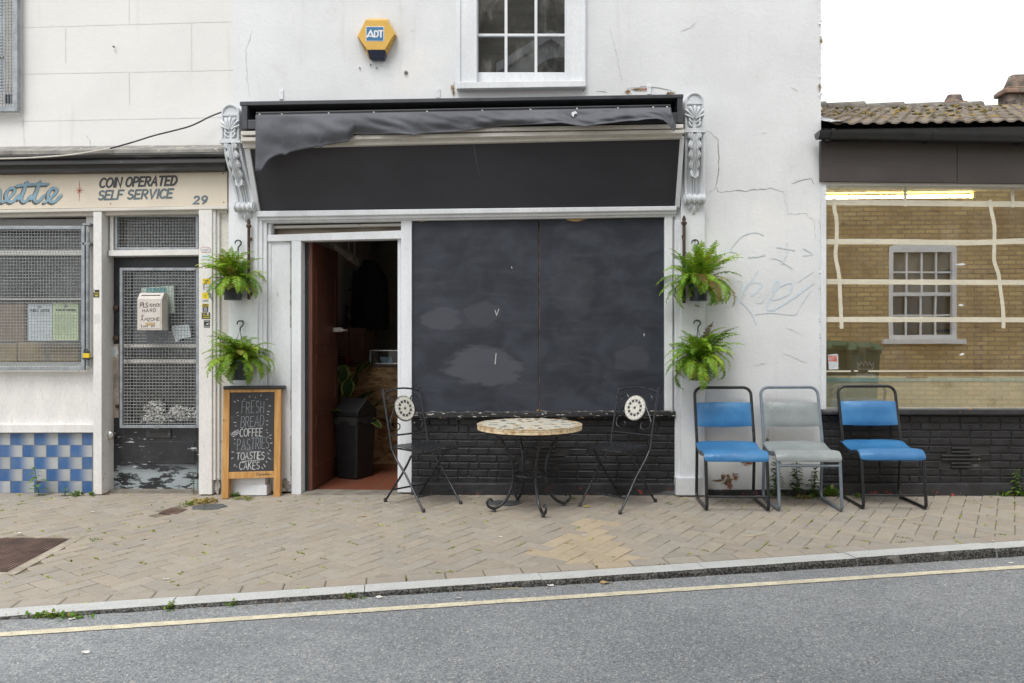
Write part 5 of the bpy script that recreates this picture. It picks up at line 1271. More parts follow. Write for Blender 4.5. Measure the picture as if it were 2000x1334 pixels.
# roof: rolled tiles in overlapping courses
ez = W(1800, 247, -.10).z; RY0, RY1 = -.11, 2.2; rzr = W(1750, 213, RY1).z
slope = (rzr - ez) / (RY1 - RY0); NCO = 11
rf = MB(); rnd = random.Random(12); cl_ = (RY1 - RY0) / NCO
for k in range(NCO):
    y0, y1 = RY0 + k * cl_, RY0 + (k + 1) * cl_ + .05; NX = 330; x0, x1 = SX0 + .03, SX1 + .1
    prof = []
    vs = []
    for i in range(NX + 1):
        x = x0 + (x1 - x0) * i / NX; ph = (x - x0) / .112 * 2 * math.pi
        wv = .010 * (max(0, math.cos(ph)) ** .6 if math.cos(ph) > 0 else -.35 * (abs(math.cos(ph)) ** .5)) * 1.25
        jt = .004 * mnoise.noise(Vector((x * 4, k * 3.3, 0))) + .005 * mnoise.noise(Vector((math.floor((x - x0) / .224) * 3.1, k * 7.7, 5)))
        sag = -.02 * math.sin(math.pi * min(1, (x - x0) / 3.2))
        for (y, lift) in ((y0, .024), (y0, .038), (y0 + cl_ * .5, .034), (y1, .020)):
            vs.append((x, y + .01 * mnoise.noise(Vector((x * 2, k, 8))), ez + slope * (y - RY0) + lift + wv + jt + sag * (k / NCO)))
    fs = [(4 * i + a, 4 * i + a + 1, 4 * i + a + 5, 4 * i + a + 4) for i in range(NX) for a in range(3)]; rf.add(vs, fs)
M_RIDGE = pm('grey_ridge_tile', (.22, .20, .175), .95, mott=.25, ms=6, fine=.2, bump=.6, bs=40, bd=.008, spots=[dict(c=(.12, .11, .10), s=9, t=.56, soft=.08), dict(c=(.36, .27, .12), s=12, t=.64, soft=.04)])
roof = rf.build('roof', M_ROOF, shop, recalc=False)
mb = MB(); mb.add([(SX0, RY0 + .02, ez - .01), (SX1, RY0 + .02, ez - .01), (SX1, RY1, rzr - .01), (SX0, RY1, rzr - .01), (SX0, 4.5, ez - .3), (SX1, 4.5, ez - .3)], [(0, 1, 2, 3), (3, 2, 5, 4)]); mb.box(SX0, SX1, RY0 + .02, .03, ez - .06, ez - .012)
mb.build('roof_deck', M_AWNIN, roof)
mb = MB(); x = SX0 + .02
while x < WX(1852, RY1):
    L = .42; dz = rnd.uniform(-.008, .008); mb.tube([(x, RY1, rzr + .0 + dz - .012 * (x - SX0)), (x + L * .97, RY1, rzr + .012 + dz - .012 * (x + L - SX0))], [.085, .092], 14); x += L
mb.build('ridge_tile', M_RIDGE, roof, smooth=50)
# moss lumps
mb = MB(); M_MOSSR = pm('roof_moss', (.20, .17, .05), .95, mott=.4, ms=20, fs=90, fine=.3, bump=.8, bs=60, spots=[dict(c=(.40, .27, .06), s=10, t=.52, soft=.06)])
for k in range(170):
    x = rnd.uniform(SX0 + .1, 5.2); y = rnd.uniform(RY0 + .25, RY1 - .1); z = ez + slope * (y - RY0) + .045; r = rnd.uniform(.008, .022)
    mb.lathe([(r * .9, -.01), (r, .0), (r * .7, r * .25), (r * .25, r * .35)], (x, y, z - .004), 7, 'z', sx=rnd.uniform(.8, 1.6), sy=rnd.uniform(.8, 1.3))
o = mb.build('roof_moss', M_MOSSR, roof, smooth=80); o['kind'] = 'stuff'
mb = MB()
def flash(u, v):
    p = W(1599 + 3 * (1 - v) + u * (6 + 26 * v ** 2.2), 199 + 44 * v - 6 * u * v, 0); y = RY0 + 2.2 * (1 - v) * .55 - .03
    return Vector((CW1 + .004 + u * (.035 + .10 * v ** 2.2), y, ez + slope * (y - RY0) + .062 + .012 * mnoise.noise(Vector((u * 3, v * 6, 1))) - .01 * v))
mb.grid(8, 20, flash); mb.build('flashing', pm('crumpled_lead', (.42, .43, .44), .5, .4, mott=.2, ms=10, bump=.5, bs=20, bd=.02), roof, smooth=60)
# chimneys on the far slope
def chimney(px0, px1, pyt, pyl, Y, lab, h2=.5, pot=True):
    a, b_ = W(px0, pyl, Y), W(px1, pyl, Y); zt_ = W(px0, pyt, Y).z; cx = (a.x + b_.x) / 2; w_ = (b_.x - a.x) / 2; rnd = random.Random(int(px0)); mb = MB()
    mb.box(cx - w_ * .8, cx + w_ * .8, Y + .02, Y + .02 + w_ * .8, 2.9, a.z)
    zz = a.z
    mb2 = MB(); mb2.box(cx - w_, cx + w_, Y - .02, Y + w_ * .9, a.z - .03, a.z + .025); mb2.box(cx - w_ * .88, cx + w_ * .88, Y, Y + w_ * .85, a.z + .025, a.z + .05)
    base = mb.build('chimney', M_CHIM, roof, bevel=.012); base['label'] = lab
    mb2.build('chimney_ledge', M_CHIMT, base, bevel=.012)
    mb = MB()
    def lump(u, v):
        th = 2 * math.pi * u; s_ = w_ * (.72 - .22 * v) * (1 + .12 * mnoise.noise(Vector((math.cos(th) * 2, math.sin(th) * 2, v * 2 + px0))))
        c_, q_ = math.cos(th), math.sin(th); k = 1 / max(abs(c_), abs(q_)) ** .7
        return Vector((cx + c_ * s_ * k, Y + w_ * .42 + q_ * s_ * k * .5, a.z + .04 + (zt_ - a.z - .04) * v))
    mb.grid(24, 6, lump); mb.add([lump(i / 24, 1) for i in range(24)], [tuple(range(24))]); mb.build('chimney_cap', M_CHIM, base, smooth=40)
chimney(1844, 1894, 183, 205, RY1 + .35, 'small worn chimney stub behind the ridge')
chimney(1962, 2046, 143, 177, RY1 + .5, 'larger grey chimney at the right edge')
# brick base, sill, plinth, vent
zb0, zb1 = W(1800, 944, 0).z, W(1800, 811, 0).z; va = [W(1840, 874, 0), W(1915, 917, 0)]
mb = MB(); brickfield(mb, SX0, SX1, zb0, zb1, .0, .0635, .158, 6, [(va[0].x, va[1].x, va[1].z, va[0].z)]); mb.build('stall_riser_brick', M_BLKBRICK, shop)
mb = MB(); mb.box(SX0, SX1, .009, .1, -.1, zb1 + .03); mb.build('stall_riser_mortar', M_MORTAR, shop)
airbrick(shop, 1840, 1915, (874, 917), .0)
mb = MB(); mb.slab([(1606, 945), (2250, 943), (2250, 985), (1606, 978)], -.03, .05); mb.build('plinth', M_PLINTH, shop, bevel=.006)
mb = MB(); mb.slab([(1606, 800), (2250, 800), (2250, 810), (1606, 810)], -.05, .1); mb.build('window_sill', M_PLINTH, shop, bevel=.006)
# glass, tapes, and the board at its foot
win = MB(); win.rect(1610, 797, 2250, 801, .02, .09); win = win.build('shop_window', pm('aluminium_bead', (.5, .51, .5), .4, .5), shop)
GY = .05
mb = MB(); mb.quad(1608, 358, 2250, 802, GY); mb.build('pane', glass('shop_glass', .50, (.93, .93, .88), .11), win)
M_TAPE = pm('white_masking_tape', (.66, .62, .50), .7, mott=.06, ms=8, st=(.3, 1, 1))
mb = MB(); rnd = random.Random(3); k = 0
def tape(P, wd):
    global k
    q = catm(P, 8); ribbon(mb, q, [wd * rnd.uniform(.94, 1.06) for _ in q], on(GY), 0, .0015 + k * .0004, caps=False); k += 1
tape([(1614, 395), (1740, 396), (1900, 398), (2080, 399)], 11); tape([(1614, 472), (1740, 472), (1880, 474), (1990, 471), (2080, 469)], 10.5)
tape([(1614, 550), (1800, 551), (2080, 552)], 10); tape([(1614, 624), (1800, 624), (2080, 625)], 10)
tape([(1629, 387), (1630, 410), (1634, 430), (1634, 470), (1632, 500), (1639, 540), (1641, 580), (1644, 642)], 7.5)
tape([(1934, 390), (1936, 410), (1942, 440), (1942, 480), (1942, 510), (1950, 535), (1954, 565), (1959, 605), (1960, 641)], 7.5)
tape([(1768, 366), (1768, 385), (1769, 403)], 6.5); tape([(1977, 368), (1978, 388), (1979, 405)], 7)
tape([(1614, 725), (1662, 725)], 3); tape([(1668, 724.6), (1676, 724.6)], 3); tape([(1696, 725), (1850, 724.5), (2080, 724)], 3)
mb.build('tape', M_TAPE, win, recalc=False)
for i, (a, b_, c, d) in enumerate(((1868, 519, 1884, 514), (1876, 556, 1894, 553), (1872, 598, 1882, 594), (1640, 640, 1648, 637), (1874, 694, 1884, 690))):
    mb = MB(); blotch(mb, (a + c) / 2, (b_ + d) / 2, (c - a) / 2, 2, GY, 0, i, .002, 10); mb.build('paint_fleck', M_WPAINT, win, recalc=False)
pol = MB(); P = [(1617, 693), (1634.5, 691), (1637, 694), (1637.5, 721), (1619, 722)]
pol.add([W(x, y, GY - .0035) for x, y in P] + [W(x, y, GY - .0025) for x, y in P], [(4, 3, 2, 1, 0), (5, 6, 7, 8, 9)] + [(i, (i + 1) % 5, 5 + (i + 1) % 5, 5 + i) for i in range(5)])
pol = tag(pol.build('sticker', M_WST, origin=W(1627, 722, GY)), 'white POLICE AWARE sticker on the taped shop window', 'sticker')
M_RED = pm('red_print', (.62, .10, .05), .7); mb = MB(); mm = on(GY - .0035); write(mb, "POLICE", 1618.6, 1634.6, 699.8, 695.2, 1.15, mm); write(mb, "AWARE", 1619, 1634.8, 705.6, 701.2, 1.15, mm); mb.build('lettering', M_RED, pol, recalc=False)
mb = MB(); mb.rect(1620, 708, 1635.5, 712, GY - .0045, GY - .0035); mb.rect(1620.5, 714, 1636, 716, GY - .0045, GY - .0035); mb.rect(1618, 692.6, 1633, 693.8, GY - .0045, GY - .0035); mb.build('print', M_BLST, pol)
# room behind
mb = MB(); mb.box(SX0 + .01, SX1, 3.0, 3.1, 0, 2.9); mb.box(SX0 + .005, SX0 + .05, .25, 3.0, 0, 2.9); mb.box(SX1 - .3, SX1 - .25, .25, 3.0, 0, 2.9); mb.build('room_wall', M_OCHRE, shop)
mb = MB(); mb.box(SX0 + .01, SX1, .25, 3.1, 2.66, 2.72); mb.box(SX0, SX1, .15, 3.1, -.1, .01); mb.build('room_ceiling', M_OCHRE, shop)
M_BLUEEDGE = pm('pale_blue_edge', (.55, .85, .92), .5, mott=.06); M_BEIGE = pm('dusty_beige_board', (.78, .74, .60), .7, mott=.12, ms=4, st=(.4, 1, 2), spots=[dict(c=(.38, .33, .22), s=3, t=.55, soft=.1)])
mb = MB(); mb.rect(1600, 745, 2250, 802, .12, .14); mb.box(SX0 + .05, SX1 - .3, .14, .75, W(1800, 741, .12).z - .02, W(1800, 741, .12).z); mb.build('display_counter', M_BEIGE, shop)
mb = MB(); mb.rect(1600, 738, 2250, 745, .115, .14); mb.build('counter_edge', M_BLUEEDGE, shop)
mb = MB(); mb.rect(1772, 735.5, 1812, 738, .11, .13); mb.build('wood_strip', M_CARD2, shop)
sh_ = MB(); a, b_ = W(1868, 520, 1.6), W(2150, 520, 1.6)
for k in range(3): z = a.z - .02 - .62 * k; sh_.box(a.x, b_.x, 1.6, 2.0, z - .03, z)
sh_.box(a.x + .22, a.x + .28, 1.62, 1.68, .02, a.z - .05); tag(sh_.build('wooden_shelf', M_DOOR, origin=(a.x, 1.6, .0)), 'dark wooden shelving dimly seen inside the taped shop window', 'shelf')
tl = thing('tube_light', 'lit fluorescent tube light under the ceiling inside the taped window', 'lamp', W(1750, 385, .45))
a, b_ = W(1560, 383, .45), W(1898, 383, .45); xa = SX0 + .08
mb = MB(); mb.tube([(xa, .45, b_.z), (b_.x, .45, b_.z)], .013, 10); mb.build('tube', emit('tube_glow', (1, .86, .48), 26), tl, smooth=40)
mb = MB(); mb.box(xa - .02, b_.x + .02, .40, .50, b_.z + .035, b_.z + .085); mb.box(b_.x, b_.x + .02, .43, .47, b_.z - .02, b_.z + .04); mb.build('housing', pm('cream_lamp_housing', (.74, .64, .26), .5), tl)
mb = MB(); c = W(1897, 801, -.03)
for k in range(7): a = rnd.uniform(0, 6); mb.add([(c.x + rnd.uniform(-.03, .03), -.03 + rnd.uniform(-.02, .02), c.z + rnd.uniform(0, .02)) for _ in range(3)], [(0, 1, 2)])
tag(mb.build('dead_leaf', M_RAWEDGE, origin=c, recalc=False), 'crumpled dead leaves caught on the sill of the taped window', 'leaf')

# ================================================================== ACROSS THE STREET (seen only mirrored in the glass)
OY = -6.30
def stock():
    b = NB('yellow_stock_brick'); x = b.n('ShaderNodeTexBrick'); x.inputs['Scale'].default_value = 1; x.offset = .5
    x.inputs['Color1'].default_value = (.80, .58, .27, 1); x.inputs['Color2'].default_value = (.60, .41, .19, 1); x.inputs['Mortar'].default_value = (.36, .28, .17, 1)
    x.inputs['Mortar Size'].default_value = .011; x.inputs['Brick Width'].default_value = .225; x.inputs['Row Height'].default_value = .075; x.inputs['Bias'].default_value = .1
    mp = b.n('ShaderNodeMapping'); mp.inputs['Rotation'].default_value = (R(-90), 0, 0); b.l(b.pos, mp.inputs[0]); b.l(mp.outputs[0], x.inputs[0])
    c = b.mix(b.step(b.noise(1.1, 5, .65), .35, .68, 0, .6), x.outputs[0], (.25, .17, .09)); c = b.mix(b.step(b.noise(6, 4, .6, (.7, 1, 2)), .55, .7, 0, .5), c, (.62, .46, .22)); c = b.mix(b.step(b.noise(9, 5, .6, (.5, 1, 1.5)), .6, .72, 0, .6), c, (.11, .09, .07))
    b.bsdf(c, .9, 0, None, .2); return b.m
M_STOCK = stock()
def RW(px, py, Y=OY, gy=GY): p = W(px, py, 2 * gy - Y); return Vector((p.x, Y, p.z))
opp = thing('brick_house', 'yellow brick house across the street mirrored in the taped shop window', 'building', (6, OY, 0))
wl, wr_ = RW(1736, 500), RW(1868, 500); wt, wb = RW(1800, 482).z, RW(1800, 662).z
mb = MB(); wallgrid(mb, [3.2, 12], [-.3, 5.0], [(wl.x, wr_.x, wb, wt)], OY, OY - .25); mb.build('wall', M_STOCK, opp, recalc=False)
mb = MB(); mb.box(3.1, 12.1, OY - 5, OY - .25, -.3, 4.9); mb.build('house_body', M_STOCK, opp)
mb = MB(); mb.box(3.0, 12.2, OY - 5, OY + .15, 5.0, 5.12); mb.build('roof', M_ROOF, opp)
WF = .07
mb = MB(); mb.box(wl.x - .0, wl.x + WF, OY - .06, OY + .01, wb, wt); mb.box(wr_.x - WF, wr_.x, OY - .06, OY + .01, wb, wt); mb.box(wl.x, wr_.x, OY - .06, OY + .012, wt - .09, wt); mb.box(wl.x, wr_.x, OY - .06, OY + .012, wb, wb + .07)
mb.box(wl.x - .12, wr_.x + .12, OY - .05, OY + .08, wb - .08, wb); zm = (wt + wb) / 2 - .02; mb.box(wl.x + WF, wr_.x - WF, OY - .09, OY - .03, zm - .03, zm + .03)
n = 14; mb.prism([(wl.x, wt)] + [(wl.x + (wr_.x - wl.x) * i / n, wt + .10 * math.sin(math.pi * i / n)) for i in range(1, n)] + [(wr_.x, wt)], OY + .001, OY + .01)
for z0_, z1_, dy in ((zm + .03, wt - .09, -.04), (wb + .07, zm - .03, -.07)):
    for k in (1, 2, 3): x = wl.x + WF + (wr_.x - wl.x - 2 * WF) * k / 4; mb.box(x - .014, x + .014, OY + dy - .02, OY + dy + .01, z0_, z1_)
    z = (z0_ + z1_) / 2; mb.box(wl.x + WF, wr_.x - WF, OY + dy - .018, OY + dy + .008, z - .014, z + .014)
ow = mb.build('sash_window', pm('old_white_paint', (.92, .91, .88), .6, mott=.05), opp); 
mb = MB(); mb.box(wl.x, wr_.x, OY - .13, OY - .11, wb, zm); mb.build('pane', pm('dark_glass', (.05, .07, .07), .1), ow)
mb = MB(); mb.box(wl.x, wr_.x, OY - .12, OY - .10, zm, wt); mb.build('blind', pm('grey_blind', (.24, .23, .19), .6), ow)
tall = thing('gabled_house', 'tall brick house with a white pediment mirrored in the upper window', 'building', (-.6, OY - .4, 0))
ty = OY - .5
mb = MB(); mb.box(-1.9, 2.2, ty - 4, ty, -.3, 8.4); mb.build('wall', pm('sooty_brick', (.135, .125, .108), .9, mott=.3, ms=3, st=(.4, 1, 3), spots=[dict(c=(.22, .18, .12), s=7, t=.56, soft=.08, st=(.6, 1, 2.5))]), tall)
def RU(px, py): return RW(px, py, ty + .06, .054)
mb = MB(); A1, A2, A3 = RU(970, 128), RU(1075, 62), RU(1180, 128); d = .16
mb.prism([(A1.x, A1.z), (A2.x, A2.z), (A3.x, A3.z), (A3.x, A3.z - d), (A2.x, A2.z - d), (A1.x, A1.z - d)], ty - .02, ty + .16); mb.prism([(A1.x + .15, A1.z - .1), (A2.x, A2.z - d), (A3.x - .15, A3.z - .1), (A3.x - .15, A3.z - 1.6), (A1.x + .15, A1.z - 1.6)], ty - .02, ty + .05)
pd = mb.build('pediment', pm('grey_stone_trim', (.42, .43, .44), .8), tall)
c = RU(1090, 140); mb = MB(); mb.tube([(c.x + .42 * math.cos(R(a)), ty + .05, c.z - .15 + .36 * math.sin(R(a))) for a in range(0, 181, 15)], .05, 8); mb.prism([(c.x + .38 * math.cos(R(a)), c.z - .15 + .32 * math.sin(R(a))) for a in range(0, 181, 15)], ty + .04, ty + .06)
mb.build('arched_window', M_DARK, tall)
# far pavement and its kerb
mb = MB(); mb.box(-40, 40, -30, -5.28, -.35, .03); tag(mb.build('far_pavement', M_CONC), kind='structure')
# wheelie bins
M_BIN = pm('green_bin_plastic', (.035, .085, .048), .5, mott=.1)
M_BINLID = pm('green_bin_lid', (.07, .16, .09), .5, mott=.1)
def wheelie(x0, x1, by, zt_, lab, grp=None):
    t_ = thing('wheelie_bin', lab, 'bin', ((x0 + x1) / 2, by, .03)); w_ = (x1 - x0) / 2; cx = (x0 + x1) / 2; dp = w_ * 1.15; z0 = .03
    mb = MB(); mb.hexa([(cx - w_ * .92, by + dp, zt_), (cx + w_ * .92, by + dp, zt_), (cx + w_ * .72, by + dp * .8, z0 + .08), (cx - w_ * .72, by + dp * .8, z0 + .08), (cx - w_ * .92, by - dp, zt_), (cx + w_ * .92, by - dp, zt_), (cx + w_ * .72, by - dp * .8, z0 + .08), (cx - w_ * .72, by - dp * .8, z0 + .08)])
    mb.box(cx - w_ * .98, cx + w_ * .98, by - dp, by + dp * 1.03, zt_ - .06, zt_); b0 = mb.build('body', M_BIN, t_, bevel=.02)
    mb = MB(); mb.hexa([(cx - w_ * .85, by + dp * .8, zt_ + .11), (cx + w_ * .85, by + dp * .8, zt_ + .11), (cx + w_ * 1.06, by + dp * 1.12, zt_), (cx - w_ * 1.06, by + dp * 1.12, zt_), (cx - w_ * .9, by - dp, zt_ + .13), (cx + w_ * .9, by - dp, zt_ + .13), (cx + w_ * 1.02, by - dp * 1.1, zt_), (cx - w_ * 1.02, by - dp * 1.1, zt_)])
    mb.tube([(cx - w_ * .5, by + dp * 1.1, zt_ + .05), (cx + w_ * .5, by + dp * 1.1, zt_ + .05)], .025, 8); mb.build('lid', M_BINLID, t_, bevel=.02)
    for sx in (-1, 1): mb = MB(); mb.lathe([(.02, -.03), (.10, -.03), (.10, .03), (.02, .03)], (cx + sx * w_ * .8, by - dp * .75, z0 + .10), 16, 'x'); mb.build('wheel', M_CORN, t_)
    return t_, cx, by + dp, b0
by = -5.75
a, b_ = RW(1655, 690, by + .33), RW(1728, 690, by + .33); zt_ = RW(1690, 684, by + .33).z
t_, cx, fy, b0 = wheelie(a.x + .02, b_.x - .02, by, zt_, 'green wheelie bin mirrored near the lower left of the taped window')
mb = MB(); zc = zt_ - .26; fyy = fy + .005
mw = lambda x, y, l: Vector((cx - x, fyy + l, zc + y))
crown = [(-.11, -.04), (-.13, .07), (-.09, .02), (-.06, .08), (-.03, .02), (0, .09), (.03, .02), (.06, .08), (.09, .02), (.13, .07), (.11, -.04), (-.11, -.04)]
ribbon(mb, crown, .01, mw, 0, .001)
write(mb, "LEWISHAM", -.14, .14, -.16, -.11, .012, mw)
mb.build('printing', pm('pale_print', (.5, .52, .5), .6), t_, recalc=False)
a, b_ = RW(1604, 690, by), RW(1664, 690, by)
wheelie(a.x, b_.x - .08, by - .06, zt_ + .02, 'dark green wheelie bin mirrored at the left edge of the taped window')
# ================================================================== AWNING
aw = thing('awning', 'rolled black shop awning with a torn sagging valance above the fascia', 'awning', W(900, 250, -.35))
YA = -.345
mb = MB()
mb.slab([(468, 198), (1335, 183.5), (1335, 191), (468, 206)], YA, 0)                    # top plate
mb.slab([(471, 206), (483, 206), (483, 252), (472, 252)], YA + .004, 0); mb.slab([(1323, 191), (1334, 191), (1334, 240), (1323, 240)], YA + .004, 0)
mb.slab([(483, 234), (1323, 219.5), (1323, 240), (483, 252)], YA + .01, -.12)
mb.build('awning_box', M_DARKMET, aw, bevel=.004)
mb = MB(); mb.slab([(483, 206), (1323, 191), (1323, 222), (483, 236)], -.12, -.01); mb.build('box_lining', M_AWNIN, aw)
mb = MB()
mb.slab([(500, 219), (1310, 204), (1310, 207), (500, 222)], YA - .005, YA + .03); mb.slab([(500, 222), (1310, 207), (1310, 215), (500, 230)], YA + .0, YA + .03)
fb = mb.build('front_bar', M_DARKMET, aw, bevel=.002)
mb = MB()
for px in (507, 550, 642, 730, 834, 942, 1036, 1127, 1207, 1276, 1303):
    py = 224.0 - (px - 500) * .0185; c = W(px, py, YA - .006); mb.lathe([(.0075, 0), (.0065, -.004), (.002, -.006)], (c.x, YA - .002, c.z), 8, 'y')
mb.build('rivet', M_RIVET, fb)
EDGE = [(499, 334), (511, 335), (515, 326), (523, 314), (535, 306), (550, 301), (557, 304), (565, 298), (595, 291), (622, 286.5), (626, 289), (634, 284), (680, 277), (688, 268), (694, 259), (706, 263), (735, 263), (770, 261), (806, 263), (812, 266), (816, 262), (900, 257), (935, 252), (985, 246), (1040, 243), (1095, 240), (1125, 245), (1142, 247), (1195, 240), (1230, 236), (1245, 236), (1262, 233), (1283, 232), (1296, 235), (1304, 242), (1312, 252), (1317, 259), (1319, 250), (1321, 246)]
def edge(px):
    for a, b_ in zip(EDGE, EDGE[1:]):
        if a[0] <= px <= b_[0]: t = (px - a[0]) / max(1e-6, b_[0] - a[0]); return a[1] + (b_[1] - a[1]) * t
    return EDGE[-1][1]
def cloth(u, v):
    px = 499.2 + u * 811; 
    pb = 499 + u * (1320.5 - 499) if u > .96 else px
    e = edge(499 + u * 822); top = 225 - (px - 500) * .0185; ln = (e - top) / 110
    pxx = px + (499 + u * 822 - px) * v ** 1.5; py = top + (e - top) * v
    y = YA - .008 - .022 * math.sin(3.1 * min(1, v * 1.1)) * (1 + .4 * math.sin(px * .021)) - .022 * min(1, 2 * v) * mnoise.noise(Vector((px * .010 + v * .9, v * 1.6, 1))) - .013 * min(1, 3 * v) * mnoise.noise(Vector((px * .035 - v * 2.2, v * 2.5, 7)))
    y -= .012 * v * math.sin(px * .05 + 3 * mnoise.noise(Vector((px * .006, 0, 2)))) + .01 * v ** 3 * math.sin(px * .017)
    if px > 900: y -= .05 * v ** 2 * max(0, min(1, (px - 900) / 200)) * (1 if px < 1280 else max(0, (1320 - px) / 40))
    if px < 540: y += .035 * v ** 3 * (1 - (px - 499) / 41)
    p = W(pxx, py, y); return p
mb = MB(); mb.grid(260, 18, cloth); va_ = mb.build('valance', M_FABRIC, aw, smooth=80)
sd_ = va_.modifiers.new('thickness', 'SOLIDIFY'); sd_.thickness = .0025; sd_.offset = 1
mb = MB(); P = [(1117, 219), (1124, 217), (1128, 221), (1122, 223), (1120, 229), (1116, 224)]; mb.add([W(x, y, YA - .036) for x, y in P] + [W(x, y, YA - .03) for x, y in P], [(5, 4, 3, 2, 1, 0)] + [(i, (i + 1) % 6, 6 + (i + 1) % 6, 6 + i) for i in range(6)]); mb.build('bird_dropping', M_WPAINT, va_, recalc=False)

# ================================================================== ALARM BOX
al = thing('alarm_box', 'yellow hexagonal burglar alarm box with a blue ADT badge on the white wall', 'alarm', W(737, 118, -.02))
M_ALY = pm('alarm_yellow', (.66, .40, .07), .42, mott=.05, ms=8, fine=.04); M_ALN = pm('alarm_navy', (.028, .038, .085), .3); M_ALB = pm('badge_blue', (.03, .16, .34), .5); M_WHT = pm('badge_white', (.78, .78, .78), .5); M_OCH = pm('alarm_vent_shadow', (.14, .075, .02), .6)
ba = [W(x, y, -.004) for x, y in ((718, 36), (757, 36), (776, 70), (752, 117), (722, 117), (697, 70))]
fr = [W(x, y, -.085) for x, y in ((714, 38), (756, 38), (771, 66), (752, 97), (717, 97), (699, 72))]
mb = MB(); mb.add(fr + ba, [(5, 4, 3, 2, 1, 0), (6, 7, 8, 9, 10, 11)] + [(i, (i + 1) % 6, 6 + (i + 1) % 6, 6 + i) for i in range(6) if i != 3]); mb.build('housing', M_ALY, al, bevel=.006)
l0, l1, l2, l3 = W(716, 97.5, -.087), W(753, 97.5, -.087), W(750, 116, -.045), W(724, 116, -.045)
mb = MB(); mb.add([l0, l1, l2, l3, Vector((l0.x, -.003, l0.z)), Vector((l1.x, -.003, l1.z)), Vector((l2.x, -.003, l2.z)), Vector((l3.x, -.003, l3.z))], [(0, 3, 2, 1), (4, 5, 6, 7), (0, 1, 5, 4), (1, 2, 6, 5), (2, 3, 7, 6), (3, 0, 4, 7)]); ln_ = mb.build('strobe_lens', M_ALN, al, bevel=.006)
mb = MB()
for k in range(7):
    t = .08 + k * .125; a = fr[2].lerp(fr[3], t); b_ = ba[2].lerp(ba[3], t * .72); a2 = fr[2].lerp(fr[3], t + .05); b2 = ba[2].lerp(ba[3], (t + .05) * .72)
    o = Vector((.0015, -.001, -.0015)); p = [a.lerp(b_, .12) + o, a.lerp(b_, .85) + o, a2.lerp(b2, .85) + o, a2.lerp(b2, .12) + o]; mb.add(p, [(0, 1, 2, 3)])
    a = fr[5].lerp(fr[4], t); b_ = ba[5].lerp(ba[4], t * .72); a2 = fr[5].lerp(fr[4], t + .05); b2 = ba[5].lerp(ba[4], (t + .05) * .72); o = Vector((-.0015, -.001, -.0015)); mb.add([a.lerp(b_, .12) + o, a.lerp(b_, .85) + o, a2.lerp(b2, .85) + o, a2.lerp(b2, .12) + o], [(0, 1, 2, 3)])
mb.build('sound_vent', M_OCH, al, recalc=False)
mb = MB(); mb.rect(714.5, 51.5, 750, 80.5, -.0865, -.085); bd_ = mb.build('badge', M_WHT, al)
mb = MB(); mb.rect(715.7, 52.7, 748.8, 79.3, -.0875, -.0864); mb.build('badge_field', M_ALB, bd_)
mb = MB(); mm = on(-.0876)
ribbon(mb, [(716.5, 73), (724, 60), (729.5, 73)], 3.2, mm, 0, .0002, caps=False); ribbon(mb, [(719.5, 70.5), (728, 70.5)], 2.4, mm, 0, .0004, caps=False)
ribbon(mb, [(731.5, 60.5), (731.5, 71.8), (734, 71.8)] + [(734 + 4.6 * math.cos(R(a)), 66.1 + 5.7 * math.sin(R(a))) for a in range(80, -91, -17)] + [(731.5, 60.4)], 2.7, mm, 0, .0006, caps=False)
ribbon(mb, [(738, 60), (748, 60)], 2.6, mm, 0, .0008, caps=False); ribbon(mb, [(743.8, 60), (743.8, 73)], 3.2, mm, 0, .001, caps=False)
mb.build('badge_letters', M_WHT, bd_, recalc=False)

# ================================================================== HANGING FERNS
def leafmat(name, c1, c2, tr=.35):
    b = NB(name); a = b.attr(); c = b.mix(b.step(b.noise(35, 3), .35, .65), a, b.mix(1., a, (.78, .82, .7), 'MULTIPLY'))
    d = b.n('ShaderNodeBsdfPrincipled'); b.l(c, d.inputs['Base Color']); d.inputs['Roughness'].default_value = .5; d.inputs['Specular IOR Level'].default_value = .35
    t = b.n('ShaderNodeBsdfTranslucent'); b.l(b.mix(1., c, (1.15, 1.15, .6), 'MULTIPLY'), t.inputs[0]); m = b.n('ShaderNodeMixShader'); m.inputs[0].default_value = tr
    b.l(d.outputs[0], m.inputs[1]); b.l(t.outputs[0], m.inputs[2]); b.l(m.outputs[0], b.out.inputs[0]); return b.m
M_LEAF = leafmat('fern_leaf', None, None)
M_POT = pm('slate_pot_plastic', (.040, .052, .062), .42, mott=.08, ms=12)
M_SOIL = pm('dry_root_mat', (.12, .085, .04), .95, mott=.4, ms=40)
M_TAG = pm('tan_plant_label', (.52, .40, .27), .8)
